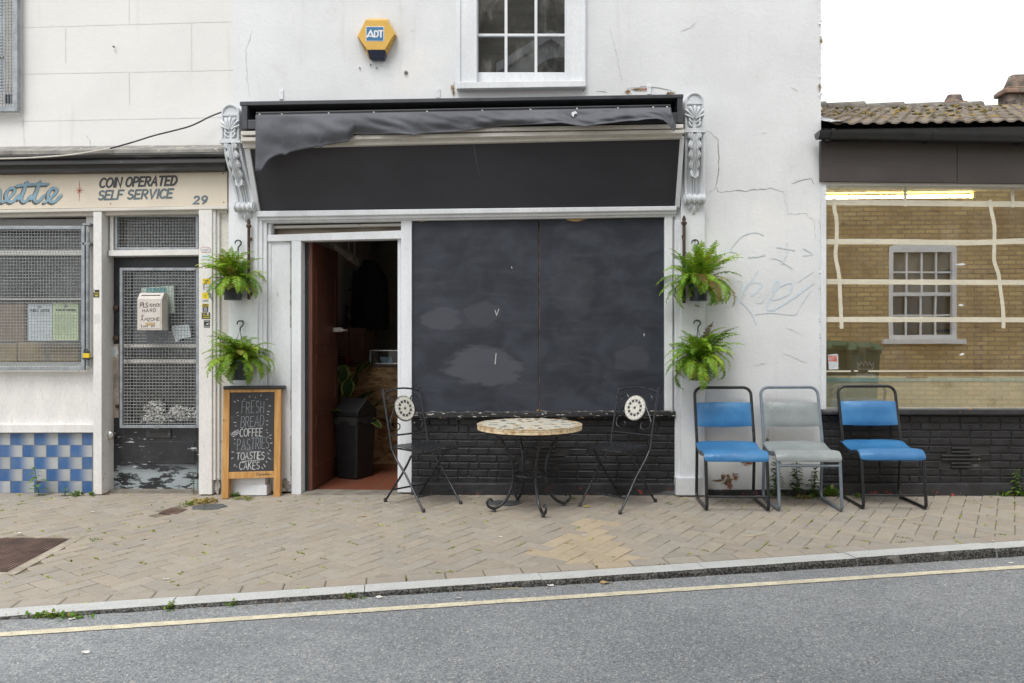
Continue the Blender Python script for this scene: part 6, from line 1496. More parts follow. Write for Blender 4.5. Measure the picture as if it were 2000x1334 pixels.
def fern(px, py, hook, seed, lab, nf, spread, tall, tagside=0, olive=0., lean=0.):
    rnd = random.Random(seed); c = W(px, py, -.14); hk = W(hook[0], hook[1], -.075)
    t_ = thing('hanging_fern', lab, 'plant', (c.x, -.14, c.z - .085), 0, 'hanging ferns in slate pots')
    mb = MB(); mb.lathe([(.064, -.085), (.069, -.083), (.070, -.072), (.067, -.070), (.083, .060), (.090, .062), (.091, .082), (.084, .082), (.080, .055)], (c.x, c.y, c.z), 28, cap=False); mb.lathe([(.0, -.083), (.066, -.083)], (c.x, c.y, c.z), 28, cap=False)
    pot = mb.build('pot', M_POT, t_, smooth=40)
    mb = MB(); mb.lathe([(.081, .055), (.05, .068), (.001, .074)], (c.x, c.y, c.z), 16, cap=False); mb.build('root_mat', M_SOIL, pot, smooth=60)
    mb = MB(); nk = hk + Vector((.0, 0, -.075))
    mb.tube([Vector((hk.x + .026 * math.cos(R(a)) - .004, hk.y - .01, hk.z - .022 + .024 * math.sin(R(a)))) for a in range(200, -61, -20)] + [Vector((hk.x, hk.y - .02, hk.z - .062)), nk + Vector((0, -.02, -.01))], [.0045 if i < 2 else .0062 for i in range(16)], 7)
    for a in (90, 210, 330): mb.tube([nk + Vector((0, -.02, 0)), Vector((c.x + .085 * math.cos(R(a)), c.y + .085 * math.sin(R(a)), c.z + .075))], .002, 4)
    mb.lathe([(.007, .0), (.007, -.06), (.003, -.07)], (hk.x, 0, hk.z), 6, 'y'); mb.build('hook', M_POT, t_, smooth=60)
    mb = MB(); top = Vector((c.x, c.y, c.z + .07))
    for k in range(nf):
        az = rnd.uniform(0, 2 * math.pi); 
        if rnd.random() < .36: az = rnd.uniform(math.pi * .95, math.pi * 2.05)
        el = R(rnd.choice((rnd.uniform(55, 89), rnd.uniform(5, 55)))); L = rnd.uniform(.17, .33) * spread; bend = rnd.uniform(1.2, 3.1) * (1.15 if el < .9 else tall)
        base = top + Vector((rnd.uniform(-.05, .05), rnd.uniform(-.05, .05), 0)); n = 17; P = [base]; e = el; d0 = Vector((math.cos(az) + lean * .3, math.sin(az), 0)).normalized()
        for i in range(n):
            e -= bend / n * (.5 + i / n); dirv = d0 * math.cos(e) + Vector((0, 0, math.sin(e))); q = P[-1] + dirv * (L / n)
            if q.y > -.012: q.y = -.012 - rnd.uniform(0, .006)
            if i < 4 and (q - base).length < .09: pass
            P.append(q)
        g = rnd.random(); wv = rnd.uniform(-.2, .2)
        col = [(.25, .42, .04), (.35, .53, .055), (.13, .26, .03), (.48, .61, .08)][0 if g < .4 else 1 if g < .72 else 2 if g < .9 else 3]
        if olive: col = tuple(a * (1 - olive) + b_ * olive for a, b_ in zip(col, (.18, .26, .04)))
        if rnd.random() < .09: col = rnd.choice(((.26, .19, .06), (.34, .33, .07), (.16, .10, .035)))
        mb.cur = tuple(x * .8 for x in col); mb.tube(P, [.0016 * (1 - .6 * i / n) for i in range(n + 1)], 3, col=tuple(x * .7 for x in col))
        M_ = 34; wl_ = rnd.uniform(.030, .046) * spread
        for j in range(3, M_):
            t = j / M_; f = t * n; i = min(n - 1, int(f)); p = P[i].lerp(P[i + 1], f - i); tg = (P[i + 1] - P[i]).normalized()
            up = Vector((0, 0, 1)); sd = tg.cross(up)
            if sd.length < .15: sd = Vector((-d0.y, d0.x, 0))
            sd.normalize(); nr = sd.cross(tg).normalized()
            wl = wl_ * (min(1, t / .22) ** .6) * (1.0 if t < .62 else max(.12, 1 - ((t - .62) / .38) ** 1.6))
            for sg in (-1, 1):
                dv = (sd * sg * math.cos(wv) + tg * (.35 + rnd.uniform(-.12, .12)) + nr * (rnd.uniform(-.28, .28) - .12)).normalized(); ln = wl * rnd.uniform(.8, 1.15); hw = L / M_ * .48
                cc = tuple(x * rnd.uniform(.78, 1.25) for x in col); tip = p + dv * ln - up * ln * .12; mid = p + dv * ln * .45 + nr * .0025
                if tip.y > -.006: tip.y = -.006
                mb.add([p - tg * hw * .6, mid - tg * hw, tip, mid + tg * hw * 1.05, p + tg * hw * .6], [(0, 1, 3, 4), (1, 2, 3)], 0, cc)
    # dead brown strands under the crown
    mb.build('fronds', M_LEAF, t_, recalc=False)
    if tagside:
        q = c + Vector((.075 * tagside, -.07, -.01)); mb = MB(); M_ = Matrix.Translation(q) @ Matrix.Rotation(R(-28 * tagside), 4, 'Y'); mb.obox(M_, -.013, .013, -.001, .001, -.035, .022); mb.build('plant_label', M_TAG, t_)
fern(455, 566, (467, 470), 3, 'upper hanging fern beside the stickers on the door post', 74, 1.18, .6, -1, .15)
fern(468, 722, (471, 627), 14, 'hanging fern just above the wooden chalk sign', 88, 1.22, .9, 0, .28)
fern(1364, 567, (1358, 469), 25, 'upper hanging fern beside the faded blue graffiti', 84, 1.30, .45, 1, 0)
fern(1366, 722, (1362, 626), 37, 'hanging fern directly above the blue chair, below another fern', 94, 1.22, .8, -1, .12)

# ================================================================== CHALK A-BOARD
M_PINE = None
def pine():
    b = NB('varnished_pine'); n = b.noise(5, 5, .6, (9, 9, .8)); c = b.mix(b.step(n, .35, .68), (.46, .235, .07), (.60, .34, .125)); c = b.mix(b.step(b.noise(40, 3, .6, (3, 3, .3)), .6, .7, 0, .4), c, (.33, .15, .04))
    c = b.mix(b.step(b.noise(14, 4), .70, .74, 0, .7), c, (.24, .11, .04)); b.bsdf(c, .45, 0, b.bump(n, .15, .002), .4); return b.m
M_PINE = pine()
M_SLATE = pm('chalk_panel', (.042, .044, .049), .7, mott=.14, ms=9, fine=.06, spots=[dict(c=(.075, .078, .085), s=5, t=.56, soft=.1, st=(1, 1, 2))])
L0, L1 = G(440, 974), G(541, 970)
ax = (L1 - L0); wd_ = ax.length; rzA = math.atan2(ax.y, ax.x); mid = (L0 + L1) / 2
ab = thing('chalk_sign', 'wooden A-frame chalk sign listing fresh bread, coffee and cakes beside the open door', 'sign', mid, rzA)
tiltA = R(3.6); HB = .925
FM = Matrix.Translation(mid) @ Matrix.Rotation(rzA, 4, 'Z') @ Matrix.Rotation(-tiltA, 4, 'X')
BM = Matrix.Translation(mid) @ Matrix.Rotation(rzA, 4, 'Z') @ Matrix.Translation((0, .075, 0)) @ Matrix.Rotation(R(-1.5), 4, 'X')
hwA = wd_ / 2; st_ = .026
for sx in (-1, 1):
    mb = MB(); mb.obox(FM, sx * hwA - st_, sx * hwA + st_, -.014, .016, .0, HB - .03); mb.build('leg', M_PINE, ab, bevel=.003)
for sx in (-1, 1):
    mb = MB(); mb.obox(BM, sx * hwA - st_, sx * hwA + st_, -.012, .012, .0, HB - .05); mb.build('leg', M_PINE, ab, bevel=.003)
mb = MB(); mb.obox(BM, -hwA + st_, hwA - st_, -.006, .006, .15, HB - .06); mb.build('rear_panel', M_SLATE, ab)
mb = MB(); mb.obox(FM, -hwA + st_, hwA - st_, -.010, .014, .160, .215); mb.build('rail', M_PINE, ab, bevel=.002); mb = MB(); mb.obox(FM, -hwA + st_, hwA - st_, -.010, .014, HB - .055, HB - .031); mb.build('rail', M_PINE, ab, bevel=.002)
mb = MB(); mb.obox(FM, -hwA - st_ - .0, hwA + st_ + .03, -.022, .07, HB - .030, HB); mb.build('cap', M_CORN, ab, bevel=.006)
mb = MB(); mb.obox(FM, -hwA + st_, hwA - st_, -.004, .006, .215, HB - .055); pnl = mb.build('chalk_panel', M_SLATE, ab)
# board writing laid out in zoomed pixel units of the panel
x0z, x1z, y0z, y1z = 235, 693, 140, 940
def cb(x, y, l):
    u = -hwA + st_ + (x - x0z) / (x1z - x0z) * (2 * hwA - 2 * st_); v = (HB - .055) - (y - y0z) / (y1z - y0z) * (HB - .055 - .215); return FM @ Vector((u, -.0045 - l, v))
rj = random.Random(12)
M_CHALK2 = pm('grey_chalk', (.40, .43, .47), .95, mott=.15, ms=40, fine=.3, fs=300, spots=[dict(c=(.14, .15, .16), s=220, t=.55, soft=.06)])
mb = MB()
write(mb, "FRESH", 357, 583, 352, 232, 5, cb, .02, -.01, gap=.3, jit=.04, rnd=rj); mb.build('faint_lettering', M_CHALK2, pnl, recalc=False); mb = MB(); write(mb, "BREAD", 347, 583, 493, 385, 5, cb, .06, -.02, gap=.24, jit=.04, rnd=rj); mb.build('faint_lettering', M_CHALK2, pnl, recalc=False); mb = MB(); write(mb, "PASTRIES", 318, 638, 722, 606, 5, cb, .02, -.03, gap=.24, jit=.05, rnd=rj)
mb.build('faint_lettering', M_CHALK2, pnl, recalc=False)
mb = MB()
write(mb, "COFFEE", 342, 568, 586, 508, 7.5, cb, .04, -.01, gap=.22, jit=.03, rnd=rj); write(mb, "TOASTIES", 312, 592, 818, 748, 7.5, cb, .06, -.02, gap=.2, jit=.04, rnd=rj); write(mb, "CAKES", 342, 542, 918, 845, 7.5, cb, .05, -.01, gap=.26, jit=.04, rnd=rj)
ribbon(mb, [(372, 835), (470, 830), (590, 822)], 6, cb, 0, .003); ribbon(mb, [(372, 835), (385, 850), (402, 838)], 6, cb, 0, .0033)
def ct(x, y, l): X = 290 + (x * math.cos(R(-32)) - y * math.sin(R(-32))); Y = 548 + (x * math.sin(R(-32)) + y * math.cos(R(-32))); return cb(X, Y, l)
write(mb, "ICED", -26, 28, 14, -14, 5, ct, 0, 0, gap=.25, jit=.05, rnd=rj)
ribbon(mb, catm([(-38, -22), (-36, 22), (-10, 26), (0, 22), (14, 28), (30, 22), (44, 14), (40, -6), (46, -16)], 4), 5, ct, 0, .0036)
for i, (a, b_) in enumerate([((276, 228), (292, 240)), ((310, 218), (322, 227)), ((380, 208), (382, 213)), ((437, 178), (433, 190)), ((494, 190), (496, 195)), ((557, 165), (550, 178)), ((608, 216), (617, 210)), ((634, 277), (650, 283)), ((618, 339), (640, 338)), ((618, 366), (634, 370)), ((612, 432), (626, 434)), ((610, 474), (624, 470)), ((608, 525), (618, 526)), ((618, 552), (628, 555)), ((646, 583), (660, 576)), ((650, 608), (660, 613)), ((654, 660), (672, 656)),
                              ((305, 350), (322, 340)), ((319, 372), (324, 377)), ((277, 441), (303, 444)), ((294, 476), (304, 480)), ((287, 610), (292, 616)), ((290, 655), (294, 659)), ((263, 737), (282, 742)), ((259, 806), (280, 798)), ((286, 880), (297, 864)), ((308, 882), (314, 890)), ((642, 726), (660, 740)), ((628, 757), (640, 768)), ((632, 806), (660, 822)), ((612, 838), (620, 852)), ((587, 870), (606, 898)), ((568, 900), (582, 918))]):
    ribbon(mb, [a, b_], 6.5, cb, 0, .001 + i * .00006)
mb.build('bright_lettering', M_CHALK, pnl, recalc=False)
mb = MB(); sg = lambda x, y, l: cb(x, y, .0062 + l)
for i, P in enumerate([[(516, 955), (512, 978)], [(508, 955), (530, 952), (538, 964), (528, 976), (510, 979)], [(546, 966), (546, 977), (552, 976)], [(560, 966), (557, 990)], [(558, 970), (568, 965), (572, 972), (562, 976)], [(577, 972), (586, 968), (582, 965), (577, 972), (586, 976), (594, 968)], [(594, 975), (598, 966), (602, 975), (606, 966), (612, 975)], [(618, 956), (616, 976)], [(628, 964), (618, 970), (630, 976)], [(640, 968), (634, 972), (640, 976), (644, 967), (648, 975), (672, 968)]]):
    ribbon(mb, P, 3.6, sg, 0, .0012 + i * .0001)
mb.build('signature', M_PRINTD, ab, recalc=False)

# ================================================================== BISTRO CHAIRS
M_BIRON = pm('black_bistro_iron', (.05, .053, .06), .28, .55, mott=.15, ms=30, spots=[dict(c=(.25, .24, .23), s=60, t=.76, soft=.02)])
def mosaicdisc():
    b = NB('cream_mosaic_tile'); n = b.noise(60, 3); b.bsdf(b.mix(b.step(n, .35, .65), (.60, .585, .52), (.70, .69, .64)), .45); return b.m
M_MOS = mosaicdisc(); M_MOSD = pm('dark_mosaic_tile', (.045, .048, .055), .35); M_GROUT = pm('grey_grout', (.42, .41, .37), .9)
HWc = .185
def spiral(cx, cy, r0, r1, a0, a1, n=22): return [(cx + (r0 + (r1 - r0) * i / n) * math.cos(R(a0 + (a1 - a0) * i / n)), cy + (r0 + (r1 - r0) * i / n) * math.sin(R(a0 + (a1 - a0) * i / n))) for i in range(n + 1)]
def bistro(lab):
    t_ = thing('bistro_chair', lab, 'chair', (0, 0, 0), 0, 'black folding bistro chairs with mosaic backs')
    def bx(z): return -.175 - (z - .50) * .27      # lean of the back (local x), for z > .5
    for sy in (-1, 1):
        mb = MB(); y = sy * HWc
        mb.tube([(bx(.895), y, .895), (bx(.70), y, .70), (bx(.53), y, .53), (-.165, y, .44), (-.10, y, .36), (.02, y, .255), (.235, y, .012)], .0085, 8); mb.lathe([(.0, .906), (.010, .902), (.011, .895), (.009, .885)], (bx(.895), y, 0), 8)
        l = mb.build('front_leg', M_BIRON, t_, smooth=50)
        mb = MB(); mb.lathe([(.012, 0), (.014, .004), (.014, .018), (.010, .03)], (.24, y, 0), 10); mb.build('foot_cap', M_CORN, l, smooth=40)
    for sy in (-1, 1):
        mb = MB(); y = sy * (HWc - .018)
        mb.tube([(.155, y, .435), (.11, y, .43), (.06, y, .395), (.02, y, .335), (-.06, y, .235), (-.265, y, .012)], .0085, 8)
        l = mb.build('rear_leg', M_BIRON, t_, smooth=50)
        mb = MB(); mb.lathe([(.012, 0), (.014, .004), (.014, .018), (.010, .03)], (-.27, y, 0), 10); mb.build('foot_cap', M_CORN, l, smooth=40)
    mb = MB(); zf = .10; mb.tube([(.235 - .088 * .98, -HWc, zf), (.235 - .088 * .98, HWc, zf)], .0075, 8); zr = .11; mb.tube([(-.265 + .09, -HWc + .018, zr), (-.265 + .09, HWc - .018, zr)], .0075, 8); mb.build('stretcher', M_BIRON, t_, smooth=50)
    mb = MB()
    for sy in (-1, 1): mb.box(-.165, .215, sy * (HWc - .012) - .006, sy * (HWc - .012) + .006, .438, .452)
    for k in range(15):
        x = -.155 + k * .0255; mb.box(x - .0105, x + .0105, -HWc + .012, HWc - .012, .4525 + .006 * abs(k - 8) / 8, .4565 + .006 * abs(k - 8) / 8)
    mb.tube([(.215, -HWc + .012, .447), (.222, 0, .447), (.215, HWc - .012, .447)], .008, 8); mb.build('seat', M_BIRON, t_, bevel=.001)
    bp = lambda y, z, d=0: Vector((bx(z) + d, y, z))
    mb = MB(); mb.tube([bp(y, .868 + .030 * (1 - (y / HWc) ** 2)) for y in [-HWc + 2 * HWc * i / 14 for i in range(15)]], .0075, 8); mb.tube([bp(-HWc, .535), bp(HWc, .535)], .0075, 8)
    for sy in (-1, 1):
        ctr = .13
        up = spiral(.115, .805, .012, .052, -60, 330 - 60 + 40, 26); P = [(sy * y, z) for y, z in up]
        up2 = spiral(.095, .600, .012, .056, 90, 90 + 400, 26)
        # S scroll: curl near the top corner, slant past the disc, curl above the bottom rail
        top = [(sy * (.120 + .046 * (.25 + .75 * (1 - i / 20)) * math.cos(R(-100 + 290 * (1 - i / 20)))), .805 + .046 * (.25 + .75 * (1 - i / 20)) * math.sin(R(-100 + 290 * (1 - i / 20)))) for i in range(21)]
        bot = [(sy * (.100 + .066 * (.25 + .75 * i / 20) * math.cos(R(-230 + 270 * i / 20))), .612 + .060 * (.25 + .75 * i / 20) * math.sin(R(-230 + 270 * i / 20))) for i in range(21)]
        mb.tube([bp(*p) for p in top[::-1]], .0052, 6)
        mb.tube([bp(*p) for p in catm([top[0], (sy * .098, .75), (sy * .135, .69), (sy * .164, .64), bot[-1]], 5)], .0052, 6)
        mb.tube([bp(*p) for p in bot], .0052, 6)
    mb.build('back_frame', M_BIRON, t_, smooth=50)
    # mosaic roundel
    zc = .735; T = Matrix.Translation(bp(0, zc)) @ Matrix.Rotation(math.atan(.27), 4, 'Y').inverted() @ Matrix.Rotation(R(90), 4, 'Y')
    T = Matrix.Translation(bp(0, zc)) @ Matrix(((1, 0, -.26, 0), (0, 1, 0, 0), (.26, 0, 1, 0), (0, 0, 0, 1)))
    rd = MB(); prof = [(.090, -.007), (.098, -.005), (.098, .005), (.090, .007)]; o = len(rd.v); rd.lathe(prof, (0, 0, 0), 36, 'x'); rd.v = [T @ v for v in rd.v]
    rr = rd.build('back_roundel', M_GROUT, t_, smooth=40)
    rim_ = MB(); rim_.tube([T @ Vector((0, .098 * math.cos(2 * math.pi * i / 40), .098 * math.sin(2 * math.pi * i / 40))) for i in range(40)], .0055, 6, True); rim_.build('roundel_rim', M_BIRON, rr, smooth=60)
    ti = MB()
    def tl_(r0, r1, a0, a1, m, h=.0085):
        for sx in (1, -1):
            P = [(r0, a0), (r1, a0), (r1, (a0 + a1) / 2), (r1, a1), (r0, a1)]
            vs = [T @ Vector((sx * h, r * math.cos(R(a)), r * math.sin(R(a)))) for r, a in P] + [T @ Vector((sx * .006, r * math.cos(R(a)), r * math.sin(R(a)))) for r, a in P]
            ti.add(vs, [(0, 1, 2, 3, 4)] + [(i, (i + 1) % 5, 5 + (i + 1) % 5, 5 + i) for i in range(5)], m)
    for k in range(18): tl_(.068, .091, k * 20 + 1.2, k * 20 + 18.8, 0)
    for k in range(11):
        a = k * 360 / 11; tl_(.0475, .0655, a + 5.5, a + 27.0, 1, .009); tl_(.0475, .0655, a + 28.2, a + 360 / 11 + 4.3, 0)
    for k in range(10): tl_(.0125, .0455, k * 36 + 2.5, k * 36 + 33.5, 0)
    ti.build('mosaic_tiles', [M_MOS, M_MOSD], rr)
    cm = MB(); cm.lathe([(.0095, -.0095), (.0095, .0095)], (0, 0, 0), 8, 'x'); cm.v = [T @ v for v in cm.v]; cm.build('centre_tile', M_MOSD, rr)
    return t_
def dup(root, lab=None):
    r = root.copy(); COL.objects.link(r)
    if lab: r['label'] = lab
    for ch in list(root.children):
        c = ch.copy(); COL.objects.link(c); c.parent = r
        for g_ in list(ch.children):
            d = g_.copy(); COL.objects.link(d); d.parent = c
    return r
def feet(*pts):
    P = [G(*p) for p in pts]; c = sum(P, Vector()) / len(P); return P, c
# rear pair first, then front pair
P, c = feet((748, 981), (820, 967), (833, 1002), (906, 987)); fw = (P[2] + P[3] - P[0] - P[1])
ch1 = bistro('black bistro chair on the doorway side of the mosaic table'); ch1.location = (c.x, c.y, gz(c.x)); ch1.rotation_euler.z = math.atan2(fw.y, fw.x)
P, c = feet((1199, 971), (1279, 983), (1131, 990), (1219, 1002)); fw = (P[2] + P[3] - P[0] - P[1])
ch2 = dup(ch1, 'black bistro chair on the side of the mosaic table nearest the blue padded chair'); ch2.location = (c.x, c.y, gz(c.x)); ch2.rotation_euler.z = math.atan2(fw.y, fw.x)

# ================================================================== MOSAIC TABLE
P, c = feet((962, 1000), (1008, 981.5), (1056.5, 1009), (1109.5, 986))
tb = thing('mosaic_table', 'round mosaic topped table on curled black iron legs between the bistro chairs', 'table', (c.x, c.y, gz(c.x)))
dC = 5.48; HT = .645; RT = .397; zb_ = gz(c.x)
def tabletop():
    b = NB('beige_rim_stone'); n = b.noise(22, 5, .7); c_ = b.mix(b.step(n, .35, .62), (.64, .49, .28), (.74, .64, .46)); c_ = b.mix(b.step(b.noise(30, 5, .7), .52, .6, 0, .75), c_, (.36, .17, .06)); c_ = b.mix(b.step(b.noise(60, 3, .6), .66, .70), c_, (.72, .68, .58)); b.bsdf(c_, .7, 0, b.bump(n, .4, .004), .3); return b.m
M_RIM = tabletop()
M_TTILE = pm('pale_table_tile', (.64, .63, .56), .4, mott=.1, ms=30); M_TDARK = pm('slate_table_tile', (.10, .105, .115), .4, mott=.2, ms=30); M_TBR = pm('tan_table_tile', (.46, .33, .19), .5, mott=.2, ms=30)
mb = MB(); mb.lathe([(RT - .02, HT - .038), (RT, HT - .035), (RT, HT - .020), (RT - .004, HT - .0185), (RT - .004, HT - .0165), (RT, HT - .015), (RT + .001, HT - .003), (RT - .012, HT)], (c.x, c.y, zb_), 72); top = mb.build('tabletop', M_RIM, tb, smooth=35)
mb = MB(); rnd = random.Random(9)
def tt(r0, r1, a0, a1, m):
    h = zb_ + HT + rnd.uniform(.001, .0028)
    P4 = [(r0, a0), (r1, a0), (r1, a1), (r0, a1)]; vs = [(c.x + r * math.cos(R(a)), c.y + r * math.sin(R(a)), h) for r, a in P4] + [(c.x + r * math.cos(R(a)), c.y + r * math.sin(R(a)), zb_ + HT - .002) for r, a in P4]
    mb.add(vs, [(0, 1, 2, 3)] + [(i, (i + 1) % 4, 4 + (i + 1) % 4, 4 + i) for i in range(4)], m)
for k in range(96): a = k * 3.75; tt(RT - .038, RT + .002, a + .25, a + 3.5, rnd.choice((0, 2, 2, 2)))
for ring, (r0, r1, n) in enumerate([(.32, .352, 60), (.285, .317, 56), (.25, .282, 48), (.215, .247, 42), (.18, .212, 36), (.145, .177, 30), (.11, .142, 24), (.07, .107, 16), (.01, .067, 8)]):
    for k in range(n):
        a = k * 360 / n; m = 0
        pet = (a % 30) / 30
        if ring in (1, 2) and .42 < pet < .62: m = 1
        if ring == 3 and .45 < pet < .55: m = 1
        if ring in (5, 6) and ((a + 15) % 60) < 14: m = rnd.choice((1, 1, 2))
        if rnd.random() < .05: m = rnd.choice((1, 2))
        tt(r0, r1, a + 40 / n, a + 360 / n - 40 / n, m)
mb.build('mosaic_tiles', [M_TTILE, M_TDARK, M_TBR], top, recalc=False)
for a in (202, 112, 292, 22):
    d = Vector((math.cos(R(a)), math.sin(R(a)), 0)); P_ = [(.33, HT - .05), (.29, .585), (.235, .54), (.185, .47), (.150, .39), (.134, .31), (.132, .25), (.142, .18), (.175, .10), (.225, .048), (.275, .026), (.315, .036), (.338, .066), (.325, .092), (.302, .090), (.298, .076)]
    mb = MB(); q = catm(P_, 4); mb.tube([Vector((c.x, c.y, zb_)) + d * r + Vector((0, 0, z)) for r, z in q], [.0115 * (1 if i < len(q) - 14 else .75) for i in range(len(q))], 8); l = mb.build('leg', M_BIRON, tb, smooth=60)
    mb = MB(); f = Vector((c.x, c.y, zb_)) + d * .282; mb.lathe([(.015, 0), (.017, .004), (.014, .012), (.012, .018)], f, 10); mb.build('foot_cap', M_CORN, l, smooth=40)
mb = MB(); mb.tube([(c.x + .121 * math.cos(2 * math.pi * i / 32), c.y + .121 * math.sin(2 * math.pi * i / 32), zb_ + .262) for i in range(32)], .0085, 8, True); mb.tube([(c.x + .33 * math.cos(2 * math.pi * i / 48), c.y + .33 * math.sin(2 * math.pi * i / 48), zb_ + HT - .056) for i in range(48)], .008, 6, True); mb.build('ring', M_BIRON, tb, smooth=60)

# ================================================================== STACKING CHAIRS
def vinyl(name, c1, c2):
    b = NB(name); n = b.noise(3, 4); b.bsdf(b.mix(b.step(n, .35, .65), c1, c2), b.step(b.noise(14, 4), .3, .7, .30, .46), 0, b.bump(b.noise(240, 2), .12, .001, b.bump(b.noise(8, 5, .6, (1, 1, .35), (0, 0, 0), 1.2), .6, .014)), .5); return b.m
M_BLUEV = vinyl('blue_vinyl', (.030, .145, .335), (.042, .185, .40)); M_GREYV = vinyl('grey_vinyl', (.215, .245, .25), (.265, .295, .30))
M_BLKTUBE = pm('black_tube_enamel', (.020, .021, .023), .32, .1, mott=.15, ms=20, spots=[dict(c=(.22, .19, .16), s=36, t=.76, soft=.02)])
M_GREYTUBE = pm('grey_tube_enamel', (.185, .225, .265), .36, .1, mott=.1, ms=14, spots=[dict(c=(.07, .06, .055), s=26, t=.72, soft=.03)])
def stackchair(lab, fabric, tube, bar_low=True):
    """local: x across, y towards the back, z up; y = 0 is the front of the sled"""
    t_ = thing('stacking_chair', lab, 'chair', (0, 0, 0), 0, 'tubular stacking chairs along the wall')
    HW, r = .223, .0122
    yb = lambda z: .40 + (z - .45) * .24 if z > .45 else .40 + (.45 - z) * .12 * .9
    mb = MB(); L = []
    side = [(yb(.80), .80), (yb(.62), .62), (.405, .47), (.415, .30), (.44, .10), (.445, .06), (.43, .026), (.40, .0125), (.20, .0125), (.05, .0125), (.015, .016), (.0, .040), (.002, .08), (.012, .20), (.025, .33), (.032, .37), (.05, .402), (.10, .410), (.15, .400), (.22, .392), (.30, .402), (.37, .424), (.405, .428)]
    sm = catm(side, 3)
    for sx in (-1, 1):
        mb = MB(); mb.tube([(sx * HW, y, z) for y, z in sm], r, 8); mb.build('side_frame', tube, t_, smooth=60)
    mb = MB(); zt = .885; rc_ = .06
    arch = [(-HW, yb(.80), .80)] + [(-HW + rc_ - rc_ * math.cos(R(a)), yb(zt - rc_ + rc_ * math.sin(R(a))), zt - rc_ + rc_ * math.sin(R(a))) for a in range(0, 91, 15)] + [(HW - rc_ + rc_ * math.sin(R(a)), yb(zt - rc_ + rc_ * math.cos(R(a))), zt - rc_ + rc_ * math.cos(R(a))) for a in range(0, 91, 15)] + [(HW, yb(.80), .80)]
    mb.tube(arch, r, 8); mb.build('top_hoop', tube, t_, smooth=60)
    mb = MB()
    if bar_low: mb.tube([(-HW, .004, .108), (HW, .004, .108)], .0095, 8)
    else: mb.tube([(-HW, .026, .335), (HW, .026, .335)], .0105, 8)
    mb.tube([(-HW, .10, .404), (HW, .10, .404)], .008, 8); mb.tube([(-HW, .385, .420), (HW, .385, .420)], .009, 8); mb.build('cross_bar', tube, t_, smooth=60)
    # seat: padded sheet following the rail, front roll
    sp = catm([(.415, .452), (.37, .446), (.30, .426), (.22, .416), (.15, .422), (.10, .432), (.058, .426), (.030, .404), (.020, .380), (.02, .368)], 4)
    mb = MB(); nU = 20; vs = []
    def se(j, i, off):
        y, z = sp[j]; a = sp[max(0, j - 1)]; b_ = sp[min(len(sp) - 1, j + 1)]; tg = Vector((0, b_[0] - a[0], b_[1] - a[1])).normalized(); nrm = Vector((0, tg.z, -tg.y))
        u = -1 + 2 * i / nU; w_ = (HW + .012); rnd_ = 1 if j < len(sp) - 6 else 1 - .05 * (j - len(sp) + 6) / 6
        bulge = (1 - abs(u) ** 6) * .005 + .004 * mnoise.noise(Vector((u * 2, j * .2, 3)))
        ed = .003 + .006 * (1 - abs(u) ** 8)
        p = Vector((u * w_ * rnd_, y, z)); return p + nrm * ((bulge + ed) if off > 0 else -.006)
    n = len(sp); 
    for s_ in (1, -1):
        for j in range(n):
            for i in range(nU + 1): vs.append(se(j, i, s_))
    o = n * (nU + 1); fs = []
    for b0 in (0, o):
        for j in range(n - 1):
            for i in range(nU): k = b0 + j * (nU + 1) + i; fs.append((k, k + 1, k + nU + 2, k + nU + 1))
    for j in range(n - 1):
        for i in (0, nU): k = j * (nU + 1) + i; fs.append((k, k + nU + 1, o + k + nU + 1, o + k))
    for i in range(nU):
        for j in (0, n - 1): k = j * (nU + 1) + i; fs.append((k, k + 1, o + k + 1, o + k))
    mb.add(vs, fs); mb.build('seat', fabric, t_, smooth=70)
    mb = MB(); z0, z1 = .582, .765
    def bk(u, v, f):
        z = z0 + (z1 - z0) * v; a = -1 + 2 * u; ex = (1 - abs(a) ** 5) * (1 - abs(2 * v - 1) ** 4); cu = -.03 * (1 - a * a)
        zz = z + (.006 * (1 - a * a) if v > .5 else -.004 * (1 - a * a))
        return Vector((a * (HW - .010), yb(z) - cu * (-1) * .6 + (-.004 - .016 * ex if f else .010) - .004, zz))
    for f in (1, 0): mb.grid(22, 12, lambda u, v: bk(u, v, f))
    nn = 23
    for v in (0, 1):
        P0 = [bk(i / 22, v, 1) for i in range(23)]; P1 = [bk(i / 22, v, 0) for i in range(23)]; mb.add(P0 + P1, [(i, i + 1, nn + i + 1, nn + i) for i in range(22)])
    for u in (0, 1):
        P0 = [bk(u, i / 12, 1) for i in range(13)]; P1 = [bk(u, i / 12, 0) for i in range(13)]; mb.add(P0 + P1, [(i, i + 1, 13 + i + 1, 13 + i) for i in range(12)])
    bmb = mb.build('backrest', fabric, t_, smooth=60)
    return t_
def setchair(ch, FL, FR, RL, RR):
    P = [G(*p) for p in (FL, FR, RL, RR)]; f = (P[0] + P[1]) / 2; b_ = (P[2] + P[3]) / 2; ac = P[1] - P[0]; bk_ = b_ - f
    a = (math.atan2(ac.y, ac.x) + math.atan2(bk_.y, bk_.x) - math.pi / 2) / 2; ch.location = (f.x, f.y, gz(f.x)); ch.rotation_euler = (0, -math.atan(GS), -R(1.8))
s1 = stackchair('blue padded chair standing below two hanging ferns against the white wall', M_BLUEV, M_BLKTUBE); setchair(s1, (1382.5, 1000.5), (1499, 998), (1356, 975), (1466.5, 971))
s2 = stackchair('grey padded chair with pale grey frame between the two blue chairs', M_GREYV, M_GREYTUBE, False); setchair(s2, (1525, 1000), (1641, 1000), (1501, 977), (1605, 974))
s3 = dup(s1, 'blue padded chair in front of the taped window and black brick'); setchair(s3, (1692, 996), (1803, 996), (1645, 974), (1750, 971))

